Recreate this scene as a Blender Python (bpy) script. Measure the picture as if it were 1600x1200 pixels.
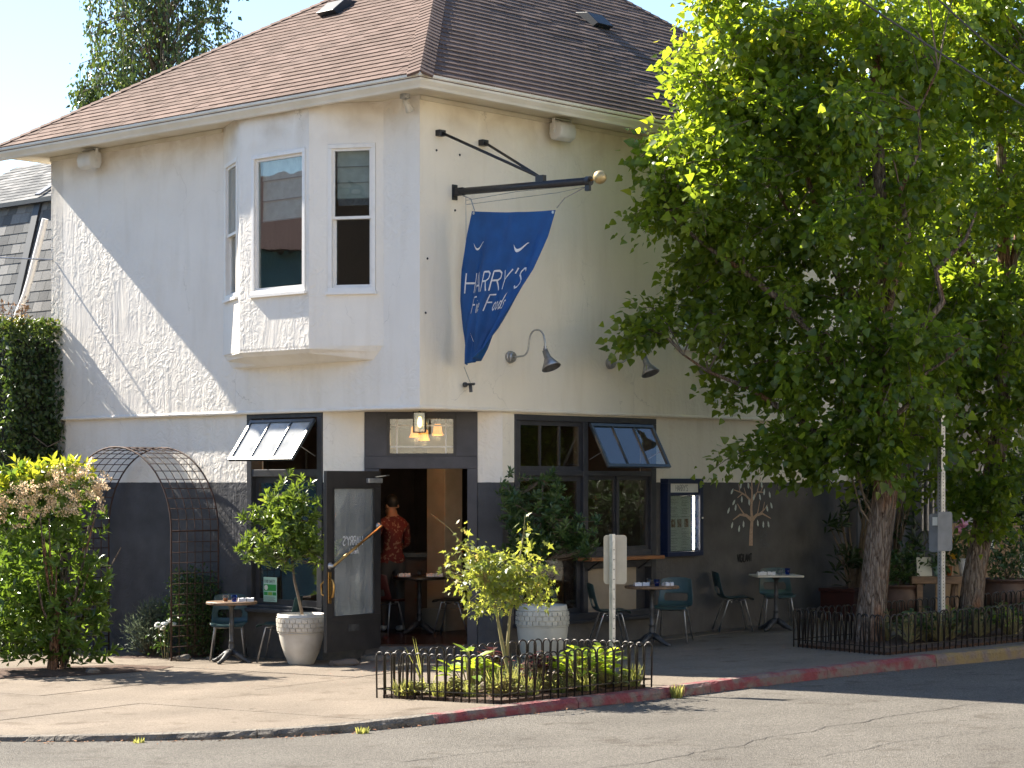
import bpy, bmesh, math, random
import numpy as np
from mathutils import Vector, Matrix
from mathutils.noise import noise as pnoise
R = math.radians
random.seed(7); rng = np.random.default_rng(11)
sc = bpy.context.scene
for o in list(bpy.data.objects): bpy.data.objects.remove(o)
COL = sc.collection

# ------------------------------------------------------------------ camera
HC = 1.96
cam_d = bpy.data.cameras.new('camera'); cam = bpy.data.objects.new('camera', cam_d); COL.objects.link(cam)
cam.location = (0, 0, HC); cam.rotation_euler = (R(90), 0, 0)
cam_d.sensor_width = 36; cam_d.lens = 3387/1600*36; cam_d.shift_y = 155/1600
cam_d.clip_start = .5; cam_d.clip_end = 2000
sc.camera = cam

# ------------------------------------------------------------------ daylight
PHI, ELEV = R(6.5), R(38.6)
rv = np.array([.6752, .7376]); lv = np.array([-.7376, .6752])
trav = -lv*math.cos(PHI) + rv*math.sin(PHI)              # horizontal travel of the sunlight
w = bpy.data.worlds.new('World'); sc.world = w; w.use_nodes = True
nt = w.node_tree; bg = nt.nodes['Background']
sky = nt.nodes.new('ShaderNodeTexSky'); sky.sky_type = 'NISHITA'; sky.sun_disc = False
sky.sun_elevation = ELEV; sky.sun_rotation = math.atan2(-trav[0], -trav[1])
sky.air_density = 1.0; sky.dust_density = .1; sky.ozone_density = 2.4; sky.altitude = 50
nt.links.new(sky.outputs[0], bg.inputs[0]); bg.inputs[1].default_value = .051
sd = bpy.data.lights.new('sun', 'SUN'); sd.energy = 3.6; sd.angle = R(.53); sd.color = (1, .92, .79)
sun = bpy.data.objects.new('sun', sd); COL.objects.link(sun)
tdir = Vector((trav[0]*math.cos(ELEV), trav[1]*math.cos(ELEV), -math.sin(ELEV)))
sun.rotation_euler = tdir.to_track_quat('-Z', 'Y').to_euler(); sun.location = (-20, 40, 30)
vs = sc.view_settings
vs.view_transform = 'Standard'; vs.look = 'None'; vs.gamma = 1; vs.exposure = 2.38; vs.use_curve_mapping = False
sc.render.engine = 'CYCLES'
sc.cycles.max_bounces = 8; sc.cycles.transparent_max_bounces = 24; sc.cycles.caustics_reflective = False; sc.cycles.caustics_refractive = False

# ------------------------------------------------------------------ frames
K = np.array([-1.063, 25.0]); TH = math.atan2(.7376, .6752)
def Bw(bx, by, z=0):                       # building frame (along right wall, along left wall) to world
    p = K + bx*rv + by*lv
    return Vector((p[0], p[1], z))
def gz(x, y=0): return -.11 + .032*x       # the pavement climbs gently to the right
def on_ground(x, y, dz=0): return Vector((x, y, gz(x)+dz))
def Bg(bx, by, dz=0):
    p = Bw(bx, by); return Vector((p.x, p.y, gz(p.x)+dz))

# ------------------------------------------------------------------ materials
def ncol(c): return (c[0], c[1], c[2], 1)
def M(name, c, c2=None, rough=.7, metal=0, nscale=6, bump=0, bscale=40, bdist=.01, spec=.5, lo=.35, hi=.65, detail=6, aniso=None, coat=0):
    m = bpy.data.materials.new(name); m.use_nodes = True; n = m.node_tree.nodes; L = m.node_tree.links
    p = n['Principled BSDF']
    p.inputs['Base Color'].default_value = ncol(c); p.inputs['Roughness'].default_value = rough; p.inputs['Metallic'].default_value = metal
    p.inputs['Specular IOR Level'].default_value = spec; p.inputs['Coat Weight'].default_value = coat
    tc = n.new('ShaderNodeTexCoord'); vec = tc.outputs['Object']
    if aniso:
        mp = n.new('ShaderNodeMapping'); mp.inputs['Scale'].default_value = aniso; L.new(vec, mp.inputs[0]); vec = mp.outputs[0]
    if c2 is not None:
        t = n.new('ShaderNodeTexNoise'); t.inputs['Scale'].default_value = nscale; t.inputs['Detail'].default_value = detail; L.new(vec, t.inputs['Vector'])
        r = n.new('ShaderNodeValToRGB'); r.color_ramp.elements[0].position = lo; r.color_ramp.elements[1].position = hi
        r.color_ramp.elements[0].color = ncol(c); r.color_ramp.elements[1].color = ncol(c2)
        L.new(t.outputs[0], r.inputs[0]); L.new(r.outputs[0], p.inputs['Base Color'])
    if bump:
        t = n.new('ShaderNodeTexNoise'); t.inputs['Scale'].default_value = bscale; t.inputs['Detail'].default_value = 6; L.new(vec, t.inputs['Vector'])
        b = n.new('ShaderNodeBump'); b.inputs['Strength'].default_value = bump; b.inputs['Distance'].default_value = bdist
        L.new(t.outputs[0], b.inputs['Height']); L.new(b.outputs[0], p.inputs['Normal'])
    return m
def glass(name, tint=(.9, .95, .95), ior=1.6, dirt_glare=.0, coat=0):
    m = bpy.data.materials.new(name); m.use_nodes = True; n = m.node_tree.nodes; L = m.node_tree.links
    n.remove(n['Principled BSDF']); out = n['Material Output']
    tr = n.new('ShaderNodeBsdfTransparent'); tr.inputs[0].default_value = ncol(tint)
    gl = n.new('ShaderNodeBsdfGlossy'); gl.inputs['Roughness'].default_value = .015
    fr = n.new('ShaderNodeFresnel'); gb = n.new('ShaderNodeNewGeometry'); im = n.new('ShaderNodeMix'); im.inputs[2].default_value = ior; im.inputs[3].default_value = 1/ior
    L.new(gb.outputs['Backfacing'], im.inputs[0]); L.new(im.outputs[0], fr.inputs[0])      # same reflectance from both sides of the sheet
    fa = n.new('ShaderNodeMath'); fa.inputs[1].default_value = coat; L.new(fr.outputs[0], fa.inputs[0])
    tc = n.new('ShaderNodeTexCoord'); t = n.new('ShaderNodeTexNoise'); t.inputs['Scale'].default_value = 2.2; L.new(tc.outputs['Object'], t.inputs['Vector'])
    b = n.new('ShaderNodeBump'); b.inputs['Strength'].default_value = .12; b.inputs['Distance'].default_value = .02; L.new(t.outputs[0], b.inputs['Height'])
    L.new(b.outputs[0], gl.inputs['Normal'])
    mx = n.new('ShaderNodeMixShader'); L.new(fa.outputs[0], mx.inputs[0]); L.new(tr.outputs[0], mx.inputs[1]); L.new(gl.outputs[0], mx.inputs[2])
    last = mx.outputs[0]
    if dirt_glare:
        df = n.new('ShaderNodeBsdfDiffuse'); df.inputs[0].default_value = (.75, .76, .76, 1)
        t2 = n.new('ShaderNodeTexNoise'); t2.inputs['Scale'].default_value = 3; t2.inputs['Detail'].default_value = 5; L.new(tc.outputs['Object'], t2.inputs['Vector'])
        mt = n.new('ShaderNodeMath'); mt.operation = 'MULTIPLY'; mt.inputs[1].default_value = dirt_glare*2; L.new(t2.outputs[0], mt.inputs[0])
        m2 = n.new('ShaderNodeMixShader'); L.new(mt.outputs[0], m2.inputs[0]); L.new(last, m2.inputs[1]); L.new(df.outputs[0], m2.inputs[2]); last = m2.outputs[0]
    L.new(last, out.inputs[0]); return m
def emit(name, c, s):
    m = bpy.data.materials.new(name); m.use_nodes = True; p = m.node_tree.nodes['Principled BSDF']
    p.inputs['Base Color'].default_value = ncol(c); p.inputs['Emission Color'].default_value = ncol(c); p.inputs['Emission Strength'].default_value = s
    return m
def leaf_mat(name, c1, c2, c3=None, trans=.35, rough=.38, spec=.5, gain=2.5):
    m = bpy.data.materials.new(name); m.use_nodes = True; n = m.node_tree.nodes; L = m.node_tree.links
    p = n['Principled BSDF']; out = n['Material Output']
    at = n.new('ShaderNodeAttribute'); at.attribute_name = 'var'
    r = n.new('ShaderNodeValToRGB'); e = r.color_ramp.elements; e[0].color = ncol(c1); e[1].color = ncol(c2); e[1].position = .85 if c3 else 1
    if c3: k = e.new(1.0); k.color = ncol(c3)
    L.new(at.outputs['Fac'], r.inputs[0]); L.new(r.outputs[0], p.inputs['Base Color'])
    p.inputs['Roughness'].default_value = rough; p.inputs['Specular IOR Level'].default_value = spec
    hs = n.new('ShaderNodeHueSaturation'); hs.inputs['Value'].default_value = gain; hs.inputs['Saturation'].default_value = 1.1; hs.inputs['Hue'].default_value = .475
    L.new(r.outputs[0], hs.inputs['Color'])
    t = n.new('ShaderNodeBsdfTranslucent'); L.new(hs.outputs[0], t.inputs[0])
    mx = n.new('ShaderNodeMixShader'); mx.inputs[0].default_value = trans
    L.new(p.outputs[0], mx.inputs[1]); L.new(t.outputs[0], mx.inputs[2]); L.new(mx.outputs[0], out.inputs[0])
    return m

def stucco(name, white, dark_below=None, band=1.97, strength=.75):
    """hand-trowelled stucco; dark paint below the band line, brown grime under the eave"""
    m = bpy.data.materials.new(name); m.use_nodes = True; n = m.node_tree.nodes; L = m.node_tree.links
    p = n['Principled BSDF']; p.inputs['Roughness'].default_value = .85; p.inputs['Specular IOR Level'].default_value = .2
    tc = n.new('ShaderNodeTexCoord'); O = tc.outputs['Object']; sx = n.new('ShaderNodeSeparateXYZ'); L.new(O, sx.inputs[0])
    def noise(s, d=6, vec=O, dist=0):
        t = n.new('ShaderNodeTexNoise'); t.inputs['Scale'].default_value = s; t.inputs['Detail'].default_value = d; t.inputs['Distortion'].default_value = dist
        L.new(vec, t.inputs['Vector']); return t.outputs[0]
    def ramp(fac, lo, hi, c0=(0, 0, 0), c1=(1, 1, 1)):
        r = n.new('ShaderNodeValToRGB'); r.color_ramp.elements[0].position = lo; r.color_ramp.elements[1].position = hi
        r.color_ramp.elements[0].color = ncol(c0); r.color_ramp.elements[1].color = ncol(c1); L.new(fac, r.inputs[0]); return r.outputs[0]
    def mix(f, a, b):
        x = n.new('ShaderNodeMixRGB'); L.new(f, x.inputs[0])
        for i, v in ((1, a), (2, b)):
            if isinstance(v, tuple): x.inputs[i].default_value = ncol(v)
            else: L.new(v, x.inputs[i])
        return x.outputs[0]
    def math_(op, a, b):
        x = n.new('ShaderNodeMath'); x.operation = op
        for i, v in ((0, a), (1, b)):
            if isinstance(v, (int, float)): x.inputs[i].default_value = v
            else: L.new(v, x.inputs[i])
        return x.outputs[0]
    mp = n.new('ShaderNodeMapping'); mp.inputs['Scale'].default_value = (1, 1, .16); L.new(O, mp.inputs[0])
    streak = ramp(noise(5, 5, mp.outputs[0]), .5, .8)
    c = mix(ramp(noise(1.3, 5), .3, .7), white, tuple(v*.93 for v in white))
    c = mix(math_('MULTIPLY', streak, .34), c, (white[0]*.72, white[1]*.68, white[2]*.6))
    vc = n.new('ShaderNodeTexVoronoi'); vc.feature = 'DISTANCE_TO_EDGE'; vc.inputs['Scale'].default_value = .55; wob = n.new('ShaderNodeMixRGB'); wob.blend_type = 'ADD'; wob.inputs[0].default_value = .8
    wn = n.new('ShaderNodeTexNoise'); wn.inputs['Scale'].default_value = 3; wn.inputs['Detail'].default_value = 6; L.new(O, wn.inputs['Vector']); L.new(O, wob.inputs[1]); L.new(wn.outputs['Color'], wob.inputs[2]); L.new(wob.outputs[0], vc.inputs['Vector'])
    c = mix(math_('MULTIPLY', math_('MULTIPLY', ramp(vc.outputs['Distance'], 0, .004, (1, 1, 1), (0, 0, 0)), ramp(noise(.9, 3), .5, .62)), .45), c, (.30, .26, .21))     # a few hairline cracks
    # grime with its own blotchy shape near the soffit
    h = n.new('ShaderNodeMapRange'); h.inputs['From Min'].default_value = 5.9; h.inputs['From Max'].default_value = 6.5; L.new(sx.outputs['Z'], h.inputs['Value'])
    g = math_('MULTIPLY', math_('MULTIPLY', h.outputs[0], ramp(noise(2.6, 7, O, .6), .38, .68)), .55)
    c = mix(g, c, (.42, .30, .17))
    if dark_below:
        zz = math_('ADD', sx.outputs['Z'], math_('MULTIPLY', math_('SUBTRACT', noise(14, 3), .5), .012))
        st = math_('GREATER_THAN', band, zz)
        dk = mix(ramp(noise(3, 6), .3, .75), dark_below, tuple(v*1.55 for v in dark_below))
        dust = n.new('ShaderNodeMapRange'); dust.inputs['From Min'].default_value = .45; dust.inputs['From Max'].default_value = -.25; L.new(sx.outputs['Z'], dust.inputs['Value'])
        dk = mix(math_('MULTIPLY', math_('MULTIPLY', dust.outputs[0], ramp(noise(9, 6), .35, .7)), .35), dk, (.2, .18, .15))
        c = mix(st, c, dk)
    L.new(c, p.inputs['Base Color'])
    big = noise(5.5, 4, mp.outputs[0], 1.2); med = noise(8, 7, O, 1.8); fine = noise(110, 4)
    hgt = math_('ADD', math_('ADD', math_('MULTIPLY', big, 1.0), math_('MULTIPLY', math_('MULTIPLY', ramp(med, .35, .65), ramp(noise(1.1, 3), .38, .62)), .6)), math_('MULTIPLY', fine, .10))
    b = n.new('ShaderNodeBump'); b.inputs['Strength'].default_value = strength; b.inputs['Distance'].default_value = .03; L.new(hgt, b.inputs['Height'])
    L.new(b.outputs[0], p.inputs['Normal'])
    return m

MT = {}
MT['stucco_left'] = stucco('white trowelled stucco', (.88, .825, .75), (.064, .064, .068), strength=.42)
MT['stucco_right'] = stucco('cream stucco', (.88, .80, .665), (.088, .082, .078), strength=.33)
MT['soffit'] = M('cream soffit paint', (.72, .66, .54), (.6, .52, .39), .7, nscale=2.5, lo=.45, hi=.8)
MT['gutter'] = M('ivory gutter paint', (.78, .73, .64), (.70, .65, .55), .5, nscale=3)
MT['white_frame'] = M('white window paint', (.83, .80, .76), (.73, .70, .65), .45, nscale=7, lo=.5, hi=.8)
MT['charcoal'] = M('charcoal painted timber', (.030, .031, .037), (.045, .045, .052), .45, nscale=9, bump=.15, bscale=60)
MT['lintel'] = M('slate painted timber', (.042, .042, .052), (.060, .058, .070), .5, nscale=6, bump=.15, bscale=50)
MT['door'] = M('dark bronze door', (.020, .019, .020), (.034, .031, .031), .45, nscale=5, bump=.1, bscale=30)
MT['black'] = M('black iron', (.012, .013, .017), (.022, .022, .026), .45, nscale=20)
MT['navy'] = M('navy painted wood', (.006, .014, .045), (.010, .020, .060), .4, nscale=8)
MT['glass'] = glass('window glass', (.82, .86, .86), 1.6, 0, .05)
MT['glass_dirty'] = glass('dusty window glass', (.82, .86, .86), 1.6, .16)
MT['glass_frost'] = glass('sun-struck dusty glass', (.8, .82, .82), 1.6, .38)  # white veil painted into the glass stands in for sun glare
MT['blind'] = M('pale linen blind', (.62, .66, .62), (.52, .56, .52), .9, nscale=12)
MT['seam'] = M('blind seam', (.30, .31, .30))
MT['curtain'] = M('dark check trim', (.12, .12, .13), (.2, .2, .21), .9, nscale=30)
MT['timber'] = M('oiled oak', (.32, .14, .05), (.21, .085, .03), .5, nscale=4, aniso=(1, 6, 6), bump=.2, bscale=30)
MT['tabletop'] = M('weathered table wood', (.23, .14, .08), (.12, .075, .045), .55, nscale=4, aniso=(1, 9, 4), bump=.25, bscale=25)
MT['marble'] = M('pale laminate', (.62, .58, .50), (.5, .46, .4), .35, nscale=4)
MT['cast_iron'] = M('worn cast iron', (.035, .036, .04), (.09, .09, .09), .5, .3, nscale=12, bump=.2, bscale=50)
MT['teal'] = M('faded teal plastic', (.032, .072, .077), (.024, .054, .058), .36, nscale=4)
MT['steel'] = M('galvanised steel', (.50, .51, .52), (.38, .39, .40), .42, .75, nscale=18)
MT['steel_dark'] = M('tarnished steel', (.42, .42, .43), (.28, .28, .29), .38, .8, nscale=14)
MT['brass'] = M('aged brass', (.50, .30, .10), (.32, .18, .06), .35, .9, nscale=14)
MT['gold'] = M('dull gold leaf', (.52, .40, .20), (.42, .31, .14), .45, .6, nscale=14)
MT['white_plastic'] = M('off-white plastic', (.68, .66, .62), (.60, .58, .54), .45, nscale=6)
MT['napkin'] = M('white linen', (.78, .77, .78), (.66, .65, .68), .9, nscale=25, bump=.3, bscale=60)
MT['paper'] = M('paper', (.75, .74, .68), (.69, .68, .60), .8, nscale=3)
MT['ink'] = M('ink', (.05, .05, .05))
MT['chalk'] = M('chalk', (.66, .70, .64), (.48, .53, .49), .95, nscale=60)
MT['chalk_brown'] = M('brown chalk', (.55, .38, .27), (.40, .27, .19), .95, nscale=40)
MT['rust'] = M('rusty wire', (.045, .026, .022), (.08, .04, .028), .75, .2, nscale=30)
MT['fence'] = M('dark bronze enamel', (.016, .014, .013), (.040, .032, .027), .38, .3, nscale=25)
MT['pot_white'] = M('white glazed pot', (.62, .59, .53), (.5, .46, .4), .4, nscale=5, bump=.12, bscale=30)
MT['pot_grey'] = M('celadon glazed pot', (.52, .51, .44), (.43, .42, .36), .35, nscale=5, bump=.1, bscale=30)
MT['pot_brown'] = M('brown clay pot', (.10, .055, .04), (.065, .036, .027), .5, nscale=4, bump=.2, bscale=14)
MT['soil'] = M('bark soil', (.050, .030, .020), (.12, .065, .04), .95, nscale=30, bump=.9, bscale=60, bdist=.03)
def bark_mat(name):
    m = bpy.data.materials.new(name); m.use_nodes = True; n = m.node_tree.nodes; L = m.node_tree.links; p = n['Principled BSDF']; p.inputs['Roughness'].default_value = .92; p.inputs['Specular IOR Level'].default_value = .2
    tc = n.new('ShaderNodeTexCoord'); mp = n.new('ShaderNodeMapping'); mp.inputs['Scale'].default_value = (1, 1, .17); L.new(tc.outputs['Object'], mp.inputs[0])
    nz = n.new('ShaderNodeTexNoise'); nz.inputs['Scale'].default_value = 26; nz.inputs['Detail'].default_value = 6; nz.inputs['Distortion'].default_value = .8; L.new(mp.outputs[0], nz.inputs['Vector'])
    vo = n.new('ShaderNodeTexVoronoi'); vo.feature = 'DISTANCE_TO_EDGE'; vo.inputs['Scale'].default_value = 24; ad = n.new('ShaderNodeMixRGB'); ad.blend_type = 'ADD'; ad.inputs[0].default_value = .07; L.new(mp.outputs[0], ad.inputs[1]); L.new(nz.outputs['Color'], ad.inputs[2]); L.new(ad.outputs[0], vo.inputs['Vector'])
    mu = n.new('ShaderNodeMath'); mu.operation = 'MULTIPLY_ADD'; mu.inputs[1].default_value = 2.2; L.new(vo.outputs['Distance'], mu.inputs[0]); L.new(nz.outputs[0], mu.inputs[2])
    r = n.new('ShaderNodeValToRGB'); e = r.color_ramp.elements; e[0].position = .38; e[0].color = (.055, .038, .028, 1); e[1].position = .95; e[1].color = (.30, .245, .20, 1); k = e.new(.6); k.color = (.17, .125, .095, 1); L.new(mu.outputs[0], r.inputs[0])
    n2 = n.new('ShaderNodeTexNoise'); n2.inputs['Scale'].default_value = 3.5; mp2 = n.new('ShaderNodeMapping'); mp2.inputs['Scale'].default_value = (1, 1, .35); L.new(tc.outputs['Object'], mp2.inputs[0]); L.new(mp2.outputs[0], n2.inputs['Vector'])
    r2 = n.new('ShaderNodeValToRGB'); r2.color_ramp.elements[0].position = .5; r2.color_ramp.elements[1].position = .62; r2.color_ramp.elements[0].color = (1, 1, 1, 1); r2.color_ramp.elements[1].color = (1.1, .78, .6, 1); L.new(n2.outputs[0], r2.inputs[0])
    mx = n.new('ShaderNodeMixRGB'); mx.blend_type = 'MULTIPLY'; mx.inputs[0].default_value = 1; L.new(r.outputs[0], mx.inputs[1]); L.new(r2.outputs[0], mx.inputs[2]); L.new(mx.outputs[0], p.inputs['Base Color'])
    b = n.new('ShaderNodeBump'); b.inputs['Strength'].default_value = 1; b.inputs['Distance'].default_value = .04; L.new(mu.outputs[0], b.inputs['Height']); L.new(b.outputs[0], p.inputs['Normal']); return m
MT['bark'] = bark_mat('furrowed bark')
MT['bark_raw'] = M('bare inner wood', (.30, .16, .09), (.22, .12, .07), .9, nscale=9, aniso=(3, 3, .5), bump=.6, bscale=11, bdist=.03)
MT['twig'] = M('twig bark', (.10, .075, .055), (.17, .13, .09), .9, nscale=12)
MT['stem'] = M('green-brown stem', (.22, .20, .08), (.30, .24, .11), .7, nscale=14)
MT['birch_bark'] = M('birch bark', (.20, .18, .16), (.08, .07, .06), .9, nscale=9)
MT['slate_paint'] = M('dark slate paint', (.022, .026, .032), (.03, .035, .042), .5, nscale=5)
MT['siding'] = M('grey lap siding', (.06, .065, .07), (.085, .09, .095), .7, nscale=5)
MT['interior_wall'] = M('interior brick paint', (.08, .062, .055), (.055, .043, .038), .85, nscale=4)
MT['brick_in'] = M('interior brick', (.13, .075, .06), (.09, .055, .045), .85, nscale=12, bump=.4, bscale=40)
MT['int_floor'] = M('dark varnished floor', (.055, .018, .010), (.035, .012, .008), .25, nscale=5, aniso=(1, 12, 1))
MT['column'] = M('beige plaster column', (.34, .28, .21), (.28, .23, .17), .8, nscale=4)
MT['ceiling'] = M('interior ceiling', (.10, .085, .075), (.08, .07, .06), .9, nscale=3)
MT['bottle'] = M('dark bottle glass', (.010, .014, .008), None, .12, spec=.8)
MT['label'] = M('bottle label', (.55, .50, .40), (.45, .40, .3), .8, nscale=9)
MT['amber'] = emit('amber glass shade', (1.0, .36, .07), .34)
MT['bulb'] = emit('lamp filament', (1.0, .55, .16), 2.4)
MT['led'] = emit('cabinet light strip', (1.0, .82, .62), 7)
MT['green_print'] = M('green print', (.03, .30, .06)); MT['lime_print'] = M('lime print', (.25, .42, .06)); MT['pale_green'] = M('pale green card', (.40, .62, .50), (.46, .66, .55), .6)
MT['kerb'] = M('kerb concrete', (.10, .088, .075), (.20, .175, .145), .95, nscale=6, bump=1, bscale=22, bdist=.05)

# ------------------------------------------------------------------ mesh collectors
class MB:
    def __init__(s): s.v = []; s.f = []
    def add(s, vs, fs):
        k = len(s.v); s.v += [tuple(v) for v in vs]; s.f += [tuple(i+k for i in f) for f in fs]; return s
    def box(s, x0, x1, y0, y1, z0, z1, mat=None):
        vs = [Vector((x, y, z)) for z in (z0, z1) for y in (y0, y1) for x in (x0, x1)]
        if mat is not None: vs = [mat @ v for v in vs]
        return s.add(vs, [(0, 2, 3, 1), (4, 5, 7, 6), (0, 1, 5, 4), (2, 6, 7, 3), (0, 4, 6, 2), (1, 3, 7, 5)])
    def bar(s, a, b, wd, hg, up=(0, 0, 1)):
        a = Vector(a); b = Vector(b); d = (b-a).normalized(); u = Vector(up); x = d.cross(u)
        if x.length < 1e-5: x = d.cross(Vector((1, 0, 0)))
        x.normalize(); u = x.cross(d); vs = []
        for p in (a, b):
            for sx, su in ((-1, -1), (1, -1), (1, 1), (-1, 1)): vs.append(p + x*sx*wd/2 + u*su*hg/2)
        return s.add(vs, [(0, 1, 2, 3), (7, 6, 5, 4), (0, 4, 5, 1), (1, 5, 6, 2), (2, 6, 7, 3), (3, 7, 4, 0)])
    def tube(s, pts, rad, n=8, caps=True):
        pts = [Vector(p) for p in pts]; m = len(pts); rs = [rad]*m if isinstance(rad, (int, float)) else rad
        rings = []; px = None
        for i, p in enumerate(pts):
            d = (pts[min(i+1, m-1)] - pts[max(i-1, 0)])
            if d.length < 1e-9: d = Vector((0, 0, 1))
            d.normalize()
            if px is None:
                px = d.cross(Vector((0, 0, 1)))
                if px.length < .05: px = d.cross(Vector((1, 0, 0)))
            px = (px - d*px.dot(d)).normalized(); py = d.cross(px)
            rings.append([p + (px*math.cos(2*math.pi*k/n) + py*math.sin(2*math.pi*k/n))*rs[i] for k in range(n)])
        vs = [v for rg in rings for v in rg]
        fs = [(i*n+k, i*n+(k+1) % n, (i+1)*n+(k+1) % n, (i+1)*n+k) for i in range(m-1) for k in range(n)]
        if caps: fs += [tuple(reversed(range(n))), tuple(range((m-1)*n, m*n))]
        return s.add(vs, fs)
    def lathe(s, prof, n=24, c=(0, 0, 0), mat=None):
        vs = []
        for r_, z in prof:
            for k in range(n):
                a = 2*math.pi*k/n; v = Vector((r_*math.cos(a), r_*math.sin(a), z))
                if mat is not None: v = mat @ v
                vs.append(v + Vector(c))
        m = len(prof)
        fs = [(i*n+k, i*n+(k+1) % n, (i+1)*n+(k+1) % n, (i+1)*n+k) for i in range(m-1) for k in range(n)]
        if prof[0][0] > 1e-4: fs.append(tuple(reversed(range(n))))
        if prof[-1][0] > 1e-4: fs.append(tuple(range((m-1)*n, m*n)))
        return s.add(vs, fs)
    def prism(s, poly, z0, z1):          # poly: list of (x,y); z may be callables
        n = len(poly); f0 = z0 if callable(z0) else (lambda x, y: z0); f1 = z1 if callable(z1) else (lambda x, y: z1)
        vs = [(x, y, f0(x, y)) for x, y in poly] + [(x, y, f1(x, y)) for x, y in poly]
        return s.add(vs, [tuple(reversed(range(n))), tuple(range(n, 2*n))] + [(i, (i+1) % n, n+(i+1) % n, n+i) for i in range(n)])
    def mesh(s, name='mesh'):
        me = bpy.data.meshes.new(name); me.from_pydata(s.v, [], s.f); me.update(); return me

def link(o, parent=None):
    COL.objects.link(o)
    if parent is not None: o.parent = parent
    return o
def part(name, mb, mat, parent=None, smooth=False, bevel=0, loc=None, rot=None):
    me = mb.mesh(name) if isinstance(mb, MB) else mb
    o = link(bpy.data.objects.new(name, me), parent)
    if mat is not None and not me.materials: me.materials.append(MT[mat] if isinstance(mat, str) else mat)
    if smooth: me.shade_smooth()
    if bevel:
        b = o.modifiers.new('bevel', 'BEVEL'); b.width = bevel; b.segments = 2; b.limit_method = 'ANGLE'; b.angle_limit = R(40)
    if loc is not None: o.location = loc
    if rot is not None: o.rotation_euler = rot
    return o
def auto_smooth(o, ang=40):
    me = o.data; me.shade_smooth(); me.set_sharp_from_angle(angle=R(ang)); return o
def tag(o, label=None, cat=None, group=None, kind=None):
    if label: o['label'] = label
    if cat: o['category'] = cat
    if group: o['group'] = group
    if kind: o['kind'] = kind
    return o
def thing(name, label, cat, loc=(0, 0, 0), rotz=0, group=None):
    o = link(bpy.data.objects.new(name, None)); o.empty_display_size = .2
    o.location = loc; o.rotation_euler = (0, 0, rotz); return tag(o, label, cat, group)
def copy_tree(o, parent=None):
    c = o.copy(); COL.objects.link(c); c.parent = parent
    for ch in list(o.children): copy_tree(ch, c)
    return c

# ---- leaves: many small folded faces in one mesh
LEAF = {
 'kite': ([(0, 0, 0), (-.5, .38, .10), (0, 1, -.04), (.5, .38, .10)], [(0, 3, 2), (0, 2, 1)]),
 'oval': ([(0, 0, 0), (-.40, .3, .07), (-.42, .62, .06), (0, 1, -.06), (.42, .62, .06), (.40, .3, .07), (0, .5, 0)], [(0, 5, 6), (5, 4, 6), (4, 3, 6), (3, 2, 6), (2, 1, 6), (1, 0, 6)]),
 'delta': ([(0, 0, 0), (.42, .08, .06), (.46, .30, .08), (.22, .66, .03), (0, 1, -.08), (-.22, .66, .03), (-.46, .30, .08), (-.42, .08, .06), (0, .42, -.01)], [(0, 1, 8), (1, 2, 8), (2, 3, 8), (3, 4, 8), (4, 5, 8), (5, 6, 8), (6, 7, 8), (7, 0, 8)]),
 'blade': ([(-.5, 0, 0), (.5, 0, 0), (-.35, .5, .08), (.35, .5, .08), (0, 1, -.05)], [(0, 1, 3, 2), (2, 3, 4)]),
 'maple': ([(0, 0, 0), (.32, -.02, .02), (.16, .22, 0), (.55, .42, -.02), (.2, .45, .02), (0, 1, -.06), (-.2, .45, .02), (-.55, .42, -.02), (-.16, .22, 0), (-.32, -.02, .02)], [(0, 1, 2), (0, 2, 4), (2, 3, 4), (0, 4, 6), (4, 5, 6), (0, 6, 8), (6, 7, 8), (0, 8, 9)]),
}
def norm(a): return a/np.maximum(np.linalg.norm(a, axis=1, keepdims=True), 1e-9)
def leaf_mesh(name, P, D, N, L, W, shape='kite', var=None):
    P = np.asarray(P, float); n = len(P); D = norm(np.asarray(D, float)); X = norm(np.cross(D, N)); Nn = np.cross(X, D)
    T, Fc = LEAF[shape]; T = np.array(T); k = len(T)
    V = (P[:, None, :] + X[:, None, :]*(T[None, :, 0:1]*W[:, None, None]) + D[:, None, :]*(T[None, :, 1:2]*L[:, None, None]) + Nn[:, None, :]*(T[None, :, 2:3]*L[:, None, None])).reshape(-1, 3)
    me = bpy.data.meshes.new(name)
    loops = []; starts = []; tot = 0
    base = np.concatenate([np.array(f) for f in Fc]); cnt = len(base)
    ls = (base[None, :] + (np.arange(n)*k)[:, None]).reshape(-1)
    off = np.concatenate([[0], np.cumsum([len(f) for f in Fc])[:-1]])
    st = (off[None, :] + (np.arange(n)*cnt)[:, None]).reshape(-1)
    me.vertices.add(len(V)); me.vertices.foreach_set('co', V.reshape(-1).astype(np.float32))
    me.loops.add(len(ls)); me.loops.foreach_set('vertex_index', ls.astype(np.int32))
    me.polygons.add(len(st)); me.polygons.foreach_set('loop_start', st.astype(np.int32))
    me.update(calc_edges=True); me.validate()
    if var is None: var = rng.random(n)
    a = me.attributes.new('var', 'FLOAT', 'POINT'); a.data.foreach_set('value', np.repeat(var, k).astype(np.float32))
    return me
def rand_dirs(n): return norm(rng.normal(size=(n, 3)))
def blob_points(blobs, n, shell=.35, power=1.0):
    """points through a union of ellipsoids, denser outwards"""
    B = np.array(blobs, float); vol = (B[:, 3]*B[:, 4]*B[:, 5])**power; idx = rng.choice(len(B), n, p=vol/vol.sum())
    d = rand_dirs(n); rr = rng.random(n)**(shell)
    return B[idx, :3] + d*rr[:, None]*B[idx, 3:6], d, idx
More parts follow.
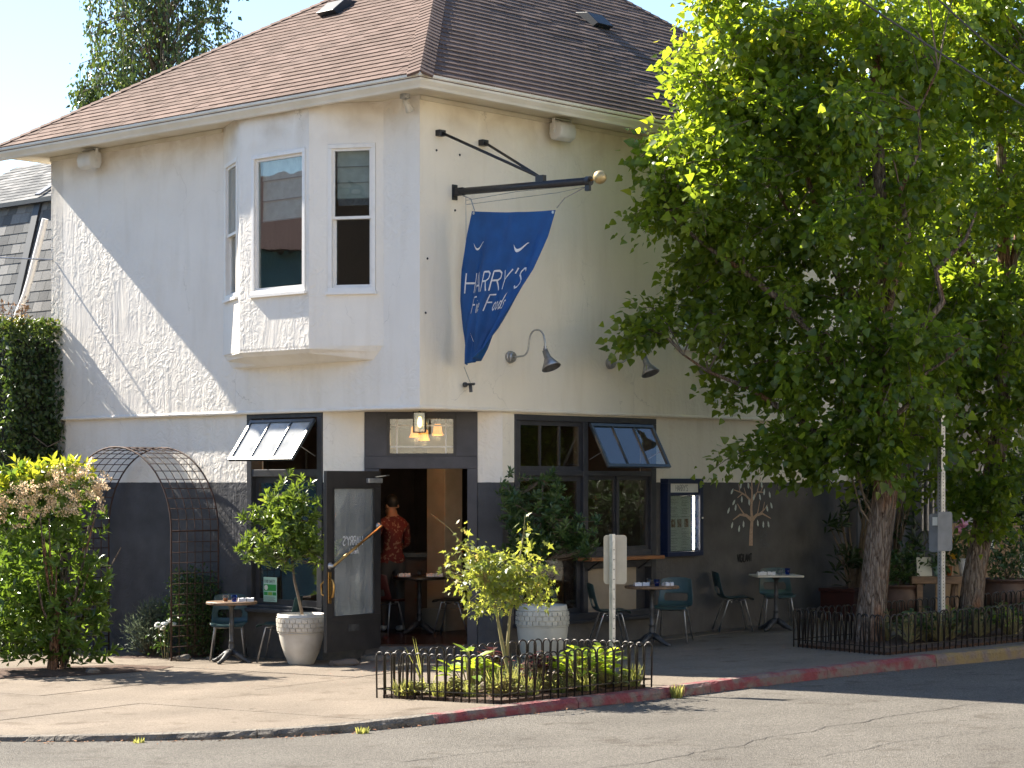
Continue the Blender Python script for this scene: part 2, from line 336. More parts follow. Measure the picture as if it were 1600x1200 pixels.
def foliage(name, centers, per, spread, size, ratio, mat, parent, shape='kite', droop=.3, up=.5, outward=None, var_spatial=True, keep=None, jit=.3):
    C = np.repeat(np.asarray(centers, float), per, axis=0); n = len(C)
    g = rng.normal(size=(n, 3))*spread; P = C + g
    D = norm(g + rand_dirs(n)*spread*1.2); D[:, 2] -= droop; D = norm(D)
    N = rand_dirs(n)*.9; N[:, 2] += up
    L = size*(1 + jit*rng.normal(size=n)).clip(.45, 1.7); W = L*ratio
    cv = np.repeat(rng.random(len(centers)), per)
    var = (.55*rng.random(n) + .45*cv) if var_spatial else rng.random(n)
    if keep is not None:
        k = keep(P); P, D, N, L, W, var = P[k], D[k], N[k], L[k], W[k], var[k]
    me = leaf_mesh(name, P, D, N, L, W, shape, var)
    return part(name, me, mat, parent)

# ---- stroke lettering (flat painted marks)
FONT = {
 'H': (.6, [[(0, 0), (0, 1)], [(.6, 0), (.6, 1)], [(0, .5), (.6, .5)]]), 'A': (.64, [[(0, 0), (.32, 1), (.64, 0)], [(.11, .33), (.53, .33)]]),
 'R': (.55, [[(0, 0), (0, 1), (.33, 1), (.5, .88), (.5, .64), (.33, .52), (0, .52)], [(.28, .52), (.55, 0)]]), 'Y': (.6, [[(0, 1), (.3, .5), (.6, 1)], [(.3, .5), (.3, 0)]]),
 "'": (.1, [[(.08, 1.05), (.02, .78)]]), 'S': (.5, [[(.5, .84), (.38, .98), (.18, 1), (.03, .87), (.05, .68), (.25, .53), (.45, .4), (.5, .2), (.38, .04), (.15, 0), (0, .14)]]),
 'V': (.6, [[(0, 1), (.3, 0), (.6, 1)]]), 'I': (.08, [[(.04, 0), (.04, 1)]]), 'G': (.6, [[(.55, .82), (.4, 1), (.17, .97), (0, .7), (0, .3), (.17, .02), (.4, 0), (.58, .2), (.58, .45), (.33, .45)]]),
 'L': (.45, [[(0, 1), (0, 0), (.45, 0)]]), 'N': (.58, [[(0, 0), (0, 1), (.58, 0), (.58, 1)]]), 'T': (.6, [[(0, 1), (.6, 1)], [(.3, 1), (.3, 0)]]),
 'F': (.5, [[(0, 0), (0, 1), (.5, 1)], [(0, .52), (.4, .52)]]), 'O': (.62, [[(.31, 1), (.06, .82), (0, .5), (.06, .18), (.31, 0), (.56, .18), (.62, .5), (.56, .82), (.31, 1)]]),
 'D': (.56, [[(0, 0), (0, 1), (.3, 1), (.5, .8), (.56, .5), (.5, .2), (.3, 0), (0, 0)]]), 'E': (.48, [[(.48, 1), (0, 1), (0, 0), (.48, 0)], [(0, .52), (.4, .52)]]),
 'i': (.12, [[(.1, .55), (.05, 0)], [(.13, .72), (.12, .76)]]), 'n': (.4, [[(.05, .5), (0, 0), (.1, .35), (.28, .5), (.33, .3), (.3, 0), (.4, .06)]]), 'e': (.36, [[(.04, .25), (.3, .3), (.28, .48), (.12, .5), (.02, .3), (.06, .06), (.22, 0), (.38, .12)]]),
 'o': (.36, [[(.2, .5), (.04, .4), (.02, .12), (.16, 0), (.3, .12), (.32, .38), (.2, .5)]]), 'd': (.4, [[(.32, .42), (.14, .5), (.02, .25), (.1, 0), (.28, .12), (.42, 1.0), (.32, .1), (.42, .02)]]),
 's': (.32, [[(.3, .45), (.14, .5), (.08, .36), (.24, .22), (.18, .02), (0, .04)]]), 'l': (.2, [[(0, .1), (.2, .8), (.12, 1), (.06, .7), (.06, .1), (.2, .02)]]), 't': (.25, [[(.14, .85), (.08, .1), (.24, .02)], [(0, .58), (.26, .6)]]),
 'p': (.4, [[(.08, .5), (0, -.4)], [(.05, .3), (.2, .5), (.36, .4), (.34, .1), (.16, 0), (.05, .12)]]), 'r': (.3, [[(.04, .5), (0, 0)], [(.03, .25), (.14, .48), (.3, .46)]]),
 'g': (.4, [[(.34, .45), (.14, .5), (.03, .25), (.14, .02), (.32, .2), (.36, .5), (.3, -.3), (.12, -.42), (.0, -.25)]]), 'B': (.52, [[(0, 0), (0, 1), (.3, 1), (.45, .85), (.4, .6), (0, .53)], [(.3, .55), (.52, .35), (.48, .1), (.3, 0), (0, 0)]]), ' ': (.3, []),
}
def strokes(text, gap=.16):
    out = []; x = 0
    for ch in text:
        wd, ss = FONT[ch]; out += [[(x+a, b) for a, b in s] for s in ss]; x += wd + gap
    return out, x-gap
def ribbon(mb, lines, width, fn, sub=4):
    """painted strokes of even width laid on a surface fn(x, y)"""
    for ln in lines:
        pts = []
        for (a, b), (c, d) in zip(ln[:-1], ln[1:]):
            for k in range(sub): pts.append((a+(c-a)*k/sub, b+(d-b)*k/sub))
        pts.append(ln[-1]); vs = []
        for i, (x, y) in enumerate(pts):
            x0, y0 = pts[max(i-1, 0)]; x1, y1 = pts[min(i+1, len(pts)-1)]; dx, dy = x1-x0, y1-y0; q = math.hypot(dx, dy) or 1
            vs += [fn(x-dy/q*width/2, y+dx/q*width/2), fn(x+dy/q*width/2, y-dx/q*width/2)]
        mb.add(vs, [(2*i, 2*i+1, 2*i+3, 2*i+2) for i in range(len(pts)-1)])
    return mb
def put_text(mb, text, height, fn, x0=0, y0=0, width=.1, gap=.16, slant=0, squeeze=1):
    ls, tot = strokes(text, gap)
    ls = [[(x0+(a+b*slant)*height*squeeze, y0+b*height) for a, b in l] for l in ls]
    return ribbon(mb, ls, width*height, fn)
# ================================================================== THE SETTING
def pav_mat(name, c1, c2, speck, crack=None, bump=.5):
    m = bpy.data.materials.new(name); m.use_nodes = True; n = m.node_tree.nodes; L = m.node_tree.links; p = n['Principled BSDF']
    p.inputs['Roughness'].default_value = .9; p.inputs['Specular IOR Level'].default_value = .25
    geo = n.new('ShaderNodeNewGeometry'); V = geo.outputs['Position']
    def noise(s, d=6): 
        t = n.new('ShaderNodeTexNoise'); t.inputs['Scale'].default_value = s; t.inputs['Detail'].default_value = d; L.new(V, t.inputs['Vector']); return t.outputs[0]
    def ramp(f, lo, hi, c0, c1_):
        r = n.new('ShaderNodeValToRGB'); r.color_ramp.elements[0].position = lo; r.color_ramp.elements[1].position = hi; r.color_ramp.elements[0].color = ncol(c0); r.color_ramp.elements[1].color = ncol(c1_); L.new(f, r.inputs[0]); return r.outputs[0]
    a = ramp(noise(.9, 7), .3, .7, c1, c2)
    vo = n.new('ShaderNodeTexVoronoi'); vo.inputs['Scale'].default_value = 95; L.new(V, vo.inputs['Vector'])
    sp = ramp(vo.outputs['Color'], .25, .8, (1-speck,)*3, (1+speck,)*3)
    mx = n.new('ShaderNodeMixRGB'); mx.blend_type = 'MULTIPLY'; mx.inputs[0].default_value = 1; L.new(a, mx.inputs[1]); L.new(sp, mx.inputs[2]); c = mx.outputs[0]
    st = ramp(noise(2.7, 8), .58, .72, (1, 1, 1), (.58, .54, .50)); m3 = n.new('ShaderNodeMixRGB'); m3.blend_type = 'MULTIPLY'; m3.inputs[0].default_value = .8; L.new(c, m3.inputs[1]); L.new(st, m3.inputs[2]); c = m3.outputs[0]
    sp2 = ramp(noise(5.5, 3), .68, .76, (1, 1, 1), (.55, .53, .50)); m4 = n.new('ShaderNodeMixRGB'); m4.blend_type = 'MULTIPLY'; m4.inputs[0].default_value = .8; L.new(c, m4.inputs[1]); L.new(sp2, m4.inputs[2]); c = m4.outputs[0]     # oil spots and gum
    hgt = noise(120, 4)
    if crack:
        v2 = n.new('ShaderNodeTexVoronoi'); v2.feature = 'DISTANCE_TO_EDGE'; v2.inputs['Scale'].default_value = crack
        nz = n.new('ShaderNodeTexNoise'); nz.inputs['Scale'].default_value = 2.5; nz.inputs['Detail'].default_value = 6; L.new(V, nz.inputs['Vector'])
        ad = n.new('ShaderNodeMixRGB'); ad.blend_type = 'ADD'; ad.inputs[0].default_value = .45; L.new(V, ad.inputs[1]); L.new(nz.outputs['Color'], ad.inputs[2]); L.new(ad.outputs[0], v2.inputs['Vector'])
        cr = ramp(v2.outputs['Distance'], .0, .006, (.25, .24, .22), (1, 1, 1)); m2 = n.new('ShaderNodeMixRGB'); m2.blend_type = 'MULTIPLY'; m2.inputs[0].default_value = .9; L.new(c, m2.inputs[1]); L.new(cr, m2.inputs[2]); c = m2.outputs[0]
    L.new(c, p.inputs['Base Color'])
    b = n.new('ShaderNodeBump'); b.inputs['Strength'].default_value = bump; b.inputs['Distance'].default_value = .012
    ms = n.new('ShaderNodeMath'); ms.operation = 'ADD'; L.new(vo.outputs['Distance'], ms.inputs[0]); L.new(hgt, ms.inputs[1]); L.new(ms.outputs[0], b.inputs['Height']); L.new(b.outputs[0], p.inputs['Normal'])
    return m
MT['road'] = pav_mat('worn asphalt', (.118, .107, .092), (.155, .141, .122), .33, None, .8)
MT['pave'] = pav_mat('exposed aggregate pavement', (.152, .124, .096), (.215, .176, .137), .20, None, .45)
MT['bed'] = M('joint grit', (.05, .045, .04), (.08, .07, .06), .95, nscale=30)
MT['ground'] = M('distant ground', (.10, .10, .08), (.14, .13, .10), .95, nscale=.4)

S = 260
tag(part('ground', MB().add([(x, y, gz(x)-.32) for x, y in ((-S, -S), (S, -S), (S, S), (-S, S))], [(0, 1, 2, 3)]), 'ground'), kind='structure')
KERB = [(-16, 27.5), (-12, 23.6), (-8, 20.3), (-6.2, 19.35), (-4.45, 18.85), (-3.6, 18.72), (-2.55, 18.66), (-1.76, 18.78), (-.85, 19.36), (0, 20.12), (1.43, 21.22), (2.69, 22.5), (4.22, 23.85), (5.86, 24.95), (9, 27.3), (14, 31.5), (22, 38.5)]
def smooth_line(pts, it=2):
    for _ in range(it):
        q = [pts[0]]
        for a, b in zip(pts[:-1], pts[1:]): q += [(a[0]*.75+b[0]*.25, a[1]*.75+b[1]*.25), (a[0]*.25+b[0]*.75, a[1]*.25+b[1]*.75)]
        pts = q + [pts[-1]]
    return pts
KL = smooth_line(KERB, 3)
# road: one sheet up to the kerb foot
def rz(x): return gz(x) - min(.135, max(.03, .082+.0098*x))      # the kerb dies out towards the ramp at the left
def road_sheet():
    cols = [(-60, 60)] + [(x, y+.05) for x, y in KL] + [(60, 72)]; ys = [0, .02, .06, .15, .4, 1]; vs = [(x, y+(-45-y)*t, rz(x)) for x, y in cols for t in ys]; m_ = len(ys)
    return MB().add(vs, [(i*m_+k, i*m_+k+1, (i+1)*m_+k+1, (i+1)*m_+k) for i in range(len(cols)-1) for k in range(m_-1)])
tag(part('road', road_sheet(), 'road'), kind='structure')

def clip(poly, a, b, c):                  # keep a*x+b*y<=c
    out = []
    for i in range(len(poly)):
        p, q = poly[i], poly[(i+1) % len(poly)]; dp, dq = a*p[0]+b*p[1]-c, a*q[0]+b*q[1]-c
        if dp <= 0: out.append(p)
        if (dp < 0 < dq) or (dq < 0 < dp):
            t = dp/(dp-dq); out.append((p[0]+(q[0]-p[0])*t, p[1]+(q[1]-p[1])*t))
    return out
# pavement: grit bed and separate slabs with open joints, cut along the building's directions
def offset_line(pts, d):
    out = []
    for i, p in enumerate(pts):
        a, b = pts[max(i-1, 0)], pts[min(i+1, len(pts)-1)]; dx, dy = b[0]-a[0], b[1]-a[1]; q = math.hypot(dx, dy); out.append((p[0]-dy/q*d, p[1]+dx/q*d))
    return out
KI = offset_line(KL, .17)
side_poly = KI + [(22, 60), (-16, 60)]
sidewalk = tag(part('sidewalk', MB().add([(x, y, gz(x)-.035) for x, y in side_poly], [tuple(range(len(side_poly)))]), 'bed'), kind='structure')
def cutline(poly, ax, val):               # split by building-frame coordinate
    n = rv if ax == 0 else lv; c = val + float(K @ n)
    return clip(poly, n[0], n[1], c), clip(poly, -n[0], -n[1], -c)
pieces = [side_poly]
def split(sel, ax, val):
    global pieces; new = []
    for p in pieces:
        cx = np.mean([q[0] for q in p]); cy = np.mean([q[1] for q in p]); bx, by = float((np.array([cx, cy])-K) @ rv), float((np.array([cx, cy])-K) @ lv)
        if sel(bx, by):
            new += [q for q in cutline(p, ax, val) if len(q) > 2]
        else: new.append(p)
    pieces = new
allp = lambda bx, by: True
split(allp, 0, -1.35); split(allp, 1, -.38); split(lambda x, y: x < -1.35, 0, -4.3); split(lambda x, y: x < -4.3 and y < -.38, 1, -1.75)
split(lambda x, y: x > -1.35 and y < -.38, 0, .95); split(lambda x, y: x > .95 and y < -.38, 0, 3.1); split(lambda x, y: x > .95 and x < 3.1 and y < -.38, 1, -2.4)
split(lambda x, y: x > 3.1 and y < -.38, 0, 5.6); split(lambda x, y: x < -1.35 and y > -.38, 1, 3.2); split(lambda x, y: x < -1.35 and y > 3.2, 1, 7)
split(lambda x, y: x < -1.35 and -.38 < y < 3.2, 1, 1.35); split(lambda x, y: -4.3 < x < -1.35 and y < -.38, 0, -2.85)
def inset(poly, d):
    cx = sum(p[0] for p in poly)/len(poly); cy = sum(p[1] for p in poly)/len(poly); out = []
    for x, y in poly:
        q = math.hypot(x-cx, y-cy); out.append((x-(x-cx)/q*d, y-(y-cy)/q*d))
    return out
for p in pieces:
    p = inset(p, .011); j = random.uniform(-.004, .004)
    part('paving_slab', MB().prism(p, lambda x, y: gz(x)-.1, lambda x, y, j=j: gz(x)+j), 'pave', sidewalk, bevel=.006)
# kerb: cast sections, worn paint on some
def kerb_mat(name, c):
    m = M(name, c, (.17, .13, .11), .85, nscale=6, lo=.42, hi=.60, bump=.9, bscale=28, bdist=.03); return m
MT['kerb_red'] = kerb_mat('worn red kerb paint', (.20, .045, .05)); MT['kerb_yellow'] = kerb_mat('worn yellow kerb paint', (.22, .16, .07))
kerb = tag(part('kerb', MB().add([(x, y, gz(x)-.15) for x, y in KL + list(reversed(KI))], [tuple(range(2*len(KL)))]), 'bed'), kind='structure')
acc = 0; start = 0
for i in range(1, len(KL)):
    acc += math.hypot(KL[i][0]-KL[i-1][0], KL[i][1]-KL[i-1][1])
    if acc > 1.7 or i == len(KL)-1:
        a = KL[start:i+1]; b = KI[start:i+1]; mb = MB(); n = len(a); prof = []
        for t, ((x, y), (u, v)) in enumerate(zip(a, b)):
            e = .012 if t == 0 else 0
            wv = .012*pnoise(Vector((x*2.1, y*2.1, 0)))+.012*pnoise(Vector((x*7.3, y*7.3, 4)))
            if t == 0: d0 = Vector((a[1][0]-x, a[1][1]-y)).normalized()*.009; x += d0.x; y += d0.y; u += d0.x; v += d0.y
            z = gz(x)
            ox, oy = (u-x)/.17, (v-y)/.17
            prof.append([(x-ox*(.012+wv), y-oy*(.012+wv), z-.2), (x-ox*wv, y-oy*wv, z-.035+wv), (x+ox*(.03+wv), y+oy*(.03+wv), z+.002+wv*.4), (u-ox*.008, v-oy*.008, z+.003), (u-ox*.008, v-oy*.008, z-.2)])
        vs = [q for r_ in prof for q in r_]; fs = [(t*5+k, t*5+k+1, (t+1)*5+k+1, (t+1)*5+k) for t in range(n-1) for k in range(4)] + [(0, 1, 2, 3, 4), tuple((n-1)*5+k for k in (4, 3, 2, 1, 0))]
        xm = a[n//2][0]
        part('kerb_section', MB().add(vs, fs), 'kerb' if xm < -.15 else ('kerb_red' if xm < 5.2 else 'kerb_yellow'), kerb)
        acc = 0; start = i

# ================================================================== THE BUILDING (frame: x along right wall, y along left wall)
bld = thing('restaurant_building', 'two-storey white stucco corner restaurant with brown shingle roof and dark painted base', 'building', Bw(0, 0, 0), TH)
class Panel:
    """wall plane seen from outside, u to the right, y inwards"""
    def __init__(s, A, B):
        s.A = Vector((A[0], A[1], 0)); d = Vector((B[0]-A[0], B[1]-A[1], 0)); s.len = d.length; d.normalize(); s.d = d; s.inn = Vector((-d.y, d.x, 0))
        s.mat = Matrix(((d.x, s.inn.x, 0, A[0]), (d.y, s.inn.y, 0, A[1]), (0, 0, 1, 0), (0, 0, 0, 1)))
    def place(s, o): o.matrix_basis = s.mat; return o
def wall(name, pan, z0, z1, holes, th, mat, u0=0, u1=None):
    u1 = pan.len if u1 is None else u1
    us = sorted({u0, u1} | {max(u0, min(u1, h[i])) for h in holes for i in (0, 1)}); zs = sorted({z0, z1} | {max(z0, min(z1, h[i])) for h in holes for i in (2, 3)})
    solid = lambda i, j: 0 <= i < len(us)-1 and 0 <= j < len(zs)-1 and not any(h[0]-1e-6 <= us[i] and us[i+1] <= h[1]+1e-6 and h[2]-1e-6 <= zs[j] and zs[j+1] <= h[3]+1e-6 for h in holes)
    mb = MB(); vid = {}
    def V(i, j, k):
        if (i, j, k) not in vid: vid[(i, j, k)] = len(mb.v); mb.v.append((us[i], th*k, zs[j]))
        return vid[(i, j, k)]
    for i in range(len(us)-1):
        for j in range(len(zs)-1):
            if not solid(i, j): continue
            mb.f.append((V(i, j, 0), V(i+1, j, 0), V(i+1, j+1, 0), V(i, j+1, 0))); mb.f.append((V(i, j, 1), V(i, j+1, 1), V(i+1, j+1, 1), V(i+1, j, 1)))
            if not solid(i-1, j): mb.f.append((V(i, j, 0), V(i, j+1, 0), V(i, j+1, 1), V(i, j, 1)))
            if not solid(i+1, j): mb.f.append((V(i+1, j, 0), V(i+1, j, 1), V(i+1, j+1, 1), V(i+1, j+1, 0)))
            if not solid(i, j-1): mb.f.append((V(i, j, 0), V(i, j, 1), V(i+1, j, 1), V(i+1, j, 0)))
            if not solid(i, j+1): mb.f.append((V(i, j+1, 0), V(i+1, j+1, 0), V(i+1, j+1, 1), V(i, j+1, 1)))
    return pan.place(part(name, mb, mat, bld))
WY, WX, LX = 7.157, 10.25, 9.1            # wall ends
ZL, ZT = 2.825, 6.44                      # ledge and soffit heights
pUL = Panel((0, WY), (0, .003)); pUR = Panel((.003, 0), (WX, 0)); pLL = Panel((.05, WY), (.05, 1.70)); pCH = Panel((.05, 1.70), (1.46, .05)); pLR = Panel((1.46, .05), (LX, .05))
pBL = Panel((0, 3.5), (-.45, 2.65)); pBF = Panel((-.45, 2.65), (-.45, 1.40)); pBR = Panel((-.45, 1.40), (0, .6))
wall('upper_wall', pUL, ZL, ZT, [(WY-3.36, WY-.74, 3.46, ZT)], .28, 'stucco_left')
wall('upper_wall', pUR, ZL, ZT, [(4.8, 5.9, 3.75, 5.06)], .28, 'stucco_right', u0=.0)
wall('upper_wall', Panel((WX, 0), (WX, WY)), ZL, ZT, [], .28, 'stucco_right'); wall('upper_wall', Panel((WX, WY), (0, WY)), ZL, ZT, [], .28, 'stucco_left')
wall('lower_wall', pLL, -.5, ZL, [(WY-3.09, WY-1.70, .40, ZL)], .26, 'stucco_left')
wall('lower_wall', pCH, -.5, ZL, [(.50, 1.87, -.5, ZL)], .26, 'stucco_left')
wall('lower_wall', pLR, -.5, ZL, [(.21, 2.94, .25, 2.80)], .26, 'stucco_right')
wall('lower_wall', Panel((LX, .05), (LX, WY)), -.5, ZL, [], .26, 'stucco_right'); wall('lower_wall', Panel((LX, WY), (.05, WY)), -.5, ZL, [], .26, 'stucco_left')
# rounded plaster nose along the ledge, overhang slab above the chamfered corner
for nm, a, b, mt in (('ledge', (.005, WY), (.005, 0), 'stucco_left'), ('ledge', (0, .005), (WX, .005), 'stucco_right')):
    mb = MB(); mb.tube([Vector((a[0], a[1], ZL+.014)).lerp(Vector((b[0], b[1], ZL+.014)), t/20)+Vector((0, 0, .006*pnoise(Vector((t*.7, a[0]*9, 3))))) for t in range(21)], .024, 10); part(nm, mb, mt, bld, smooth=True)
part('overhang_slab', MB().prism([(.02, 1.75), (.02, .02), (1.5, .02), (1.5, .28), (.28, 1.75)], ZL-.004, ZL+.1), 'stucco_left', bld)
part('upper_floor', MB().prism([(.3, 7), (.3, 1.6), (1.55, .3), (8.95, .3), (8.95, 7)], ZL-.06, ZL+.02), 'ceiling', bld)
# bay
for pn in (pBL, pBF, pBR):
    holes = {pBL: [(.119, .825, 4.25, 5.965)], pBF: [(.217, 1.19, 4.235, 5.935)], pBR: [(.232, .822, 4.21, 5.955)]}[pn]
    wall('bay_wall', pn, 3.57, ZT-.002, holes, .13, 'stucco_left')
o0 = [(.02, 3.5), (-.45, 2.65), (-.45, 1.40), (.02, .6)]; o1 = [(.02, 3.47), (-.40, 2.63), (-.40, 1.43), (.02, .64)]; o2 = [(.02, 3.40), (-.22, 2.60), (-.22, 1.47), (.02, .74)]
part('bay_base', MB().add([(x, y, 3.59) for x, y in o0]+[(x, y, 3.55) for x, y in o0]+[(x, y, 3.50) for x, y in o1]+[(x, y, 3.41) for x, y in o2]+[(.02, 3.3, 3.385), (.02, .85, 3.385)],
     [(0, 1, 2, 3)] + [(4*k+i, 4*(k+1)+i, 4*(k+1)+i+1, 4*k+i+1) for k in range(3) for i in range(3)] + [(12, 16, 17, 15, 14, 13)]), 'stucco_left', bld)

# ---- roof
OV, YE, XE, ZE = .62, 7.66, 10.8, 6.5327
tL, tR, tE, tF = .64, .715, .65, .83
h = (YE+OV)/(1/tR+1/tE); ya = -OV+h/tR; xa, xb = -OV+h/tL, XE-h/tF; za = ZE+h
C0, C1, C2, C3 = Vector((-OV, -OV, ZE)), Vector((-OV, YE, ZE)), Vector((XE, YE, ZE)), Vector((XE, -OV, ZE)); A1, A2 = Vector((xa, ya, za)), Vector((xb, ya, za))
def shingle_mat(name, c1, c2, c3):
    m = bpy.data.materials.new(name); m.use_nodes = True; n = m.node_tree.nodes; L = m.node_tree.links; p = n['Principled BSDF']; p.inputs['Roughness'].default_value = .92; p.inputs['Specular IOR Level'].default_value = .2
    at = n.new('ShaderNodeAttribute'); at.attribute_name = 'var'; oi = n.new('ShaderNodeObjectInfo'); ad = n.new('ShaderNodeMath'); ad.operation = 'ADD'; L.new(at.outputs['Fac'], ad.inputs[0]); L.new(oi.outputs['Random'], ad.inputs[1]); fr = n.new('ShaderNodeMath'); fr.operation = 'FRACT'; L.new(ad.outputs[0], fr.inputs[0])
    r = n.new('ShaderNodeValToRGB'); e = r.color_ramp.elements; e[0].color = ncol(c1); e[1].color = ncol(c3); k = e.new(.5); k.color = ncol(c2); L.new(fr.outputs[0], r.inputs[0])
    g = n.new('ShaderNodeNewGeometry'); t = n.new('ShaderNodeTexNoise'); t.inputs['Scale'].default_value = 70; t.inputs['Detail'].default_value = 5; L.new(g.outputs['Position'], t.inputs['Vector'])
    r2 = n.new('ShaderNodeValToRGB'); r2.color_ramp.elements[0].position = .3; r2.color_ramp.elements[1].position = .7; r2.color_ramp.elements[0].color = (.78, .78, .78, 1); r2.color_ramp.elements[1].color = (1.18, 1.18, 1.18, 1); L.new(t.outputs[0], r2.inputs[0])
    t3 = n.new('ShaderNodeTexNoise'); t3.inputs['Scale'].default_value = .8; t3.inputs['Detail'].default_value = 6; L.new(g.outputs['Position'], t3.inputs['Vector']); r3 = n.new('ShaderNodeValToRGB'); r3.color_ramp.elements[0].position = .35; r3.color_ramp.elements[1].position = .7; r3.color_ramp.elements[0].color = (.86, .84, .84, 1); r3.color_ramp.elements[1].color = (1.08, 1.06, 1.05, 1); L.new(t3.outputs[0], r3.inputs[0])
    c = r.outputs[0]
    for q in (r2, r3):
        mx = n.new('ShaderNodeMixRGB'); mx.blend_type = 'MULTIPLY'; mx.inputs[0].default_value = 1; L.new(c, mx.inputs[1]); L.new(q.outputs[0], mx.inputs[2]); c = mx.outputs[0]
    L.new(c, p.inputs['Base Color'])
    b = n.new('ShaderNodeBump'); b.inputs['Strength'].default_value = .5; b.inputs['Distance'].default_value = .006; L.new(t.outputs[0], b.inputs['Height']); L.new(b.outputs[0], p.inputs['Normal'])
    return m
MT['shingle'] = shingle_mat('brown asphalt shingle', (.118, .080, .064), (.143, .098, .080), (.17, .118, .098))
MT['shingle_grey'] = shingle_mat('grey asphalt shingle', (.10, .105, .11), (.17, .175, .175), (.25, .25, .245))
roof = part('roof', MB().add([C0, C1, C2, C3, A1, A2]+[p-Vector((0, 0, .05)) for p in (C0, C1, C2, C3)], [(0, 4, 1), (1, 4, 5, 2), (2, 5, 3), (3, 5, 4, 0), (6, 7, 8, 9), (0, 1, 7, 6), (1, 2, 8, 7), (2, 3, 9, 8), (3, 0, 6, 9)]), 'shingle', bld)
def face_tabs(P, e, wd, drift=.41, th=.014):
    """shingle tabs of one roof face; P = corners, the first edge is the eave"""
    O = P[0]; a = (P[1]-P[0]).normalized(); nrm = (P[1]-P[0]).cross(P[2]-P[0]).normalized()
    if nrm.z < 0: nrm = -nrm
    s = nrm.cross(a)
    if s.z < 0: s = -s
    poly = [((p-O).dot(a), (p-O).dot(s)) for p in P]; ar = sum(poly[i][0]*poly[(i+1) % len(poly)][1]-poly[(i+1) % len(poly)][0]*poly[i][1] for i in range(len(poly)))
    if ar < 0: poly.reverse()
    smax = max(q[1] for q in poly); amin = min(q[0] for q in poly); amax = max(q[0] for q in poly); out = []
    k = 0
    while k*e < smax:
        x = amin - ((k*drift) % 1)*wd - wd
        while x < amax:
            x0, x1 = x+.004, x+wd-.004; q = [(x0, k*e-.012), (x1, k*e-.012), (x1, k*e+e*1.12), (x0, k*e+e*1.12)]; c = list(q)
            for i in range(len(poly)):
                p0, p1 = poly[i], poly[(i+1) % len(poly)]; dx, dy = p1[0]-p0[0], p1[1]-p0[1]
                if abs(dy) < 1e-6 and p0[1] < .01: continue
                c = clip(c, dy, -dx, dy*p0[0]-dx*p0[1])
                if len(c) < 3: break
            if len(c) >= 3: out.append((k, x0, c, len(c) == 4 and all(abs(u[0]-v[0])+abs(u[1]-v[1]) < 1e-6 for u, v in zip(c, q))))
            x += wd
        k += 1
    return O, a, s, nrm, out, e, wd, th
def tab_verts(c, s0, e, th):
    zf = lambda v: th*(1-min(max((v-s0)/(e*1.12), 0), 1)*.72)+.004
    return [(x, y, zf(y)) for x, y in c]
def tab_mesh(c, s0, e, th):
    t = tab_verts(c, s0, e, th); n = len(t); b = [(x, y, z-th*.9) for x, y, z in t]
    return MB().add(t+b, [tuple(range(n))]+[(i, n+i, n+(i+1) % n, (i+1) % n) for i in range(n)])
def proj(wp):
    return 800+3387*wp.x/wp.y, 755-3387*(wp.z-HC)/wp.y
def roof_tabs(faces, e, wd, parent, mat, limit, base, name='shingle', ths=None):
    items = []
    for fi, P in enumerate(faces):
        O, a, s, nrm, out, e_, w_, th = face_tabs(P, e, wd, th=ths[fi] if ths else .014)
        for k, x0, c, full in out:
            ctr = O + a*(sum(q[0] for q in c)/len(c)) + s*(sum(q[1] for q in c)/len(c)); wp = base @ ctr; px, py = proj(wp)
            area = 0 if not (-5 < px < 1605 and -5 < py < 1205) else max(0, -nrm.dot((base.inverted() @ Vector((0, 0, HC)) - ctr).normalized())*-1)/(wp.y**2)*(1 if full else .5)
            items.append((area, k, x0, c, full, (O, a, s, nrm), th))
    items.sort(key=lambda q: -q[0]); shared = None; st = MB(); var = []
    for i, (ar, k, x0, c, full, (O, a, s, nrm), th) in enumerate(items):
        if i < limit and ar > 0:
            th2 = th*random.uniform(.8, 1.25)
            if full:
                if shared is None: shared = tab_mesh([(0, -.012), (wd-.008, -.012), (wd-.008, e*1.12), (0, e*1.12)], 0, e, th).mesh('shingle')
                o = part(name, shared, mat, parent); loc = O + a*x0 + s*(k*e)
            else:
                o = part(name, tab_mesh([(u-x0, v-k*e) for u, v in c], 0, e, th), mat, parent); loc = O + a*x0 + s*(k*e)
            o.matrix_basis = Matrix(((a.x, s.x, nrm.x, loc.x), (a.y, s.y, nrm.y, loc.y), (a.z, s.z, nrm.z, loc.z), (0, 0, 0, 1)))
        else:
            m = tab_mesh(c, k*e, e, th*random.uniform(.85, 1.2)); st.add([O + a*v[0] + s*v[1] + nrm*v[2] for v in m.v], m.f); var += [random.random()]*len(m.v)
    if st.v:
        me = st.mesh('shingles'); at = me.attributes.new('var', 'FLOAT', 'POINT'); at.data.foreach_set('value', np.array(var, np.float32)); tag(part(name+'s', me, mat, parent), kind='stuff')
BM4 = Matrix.Translation(Bw(0, 0, 0)) @ Matrix.Rotation(TH, 4, 'Z')
roof_tabs([[C0, C1, A1], [C3, C0, A1, A2], [C1, C2, A2, A1], [C2, C3, A2]], .145, .30, roof, 'shingle', 300, BM4, ths=[.016, .020, .014, .014])
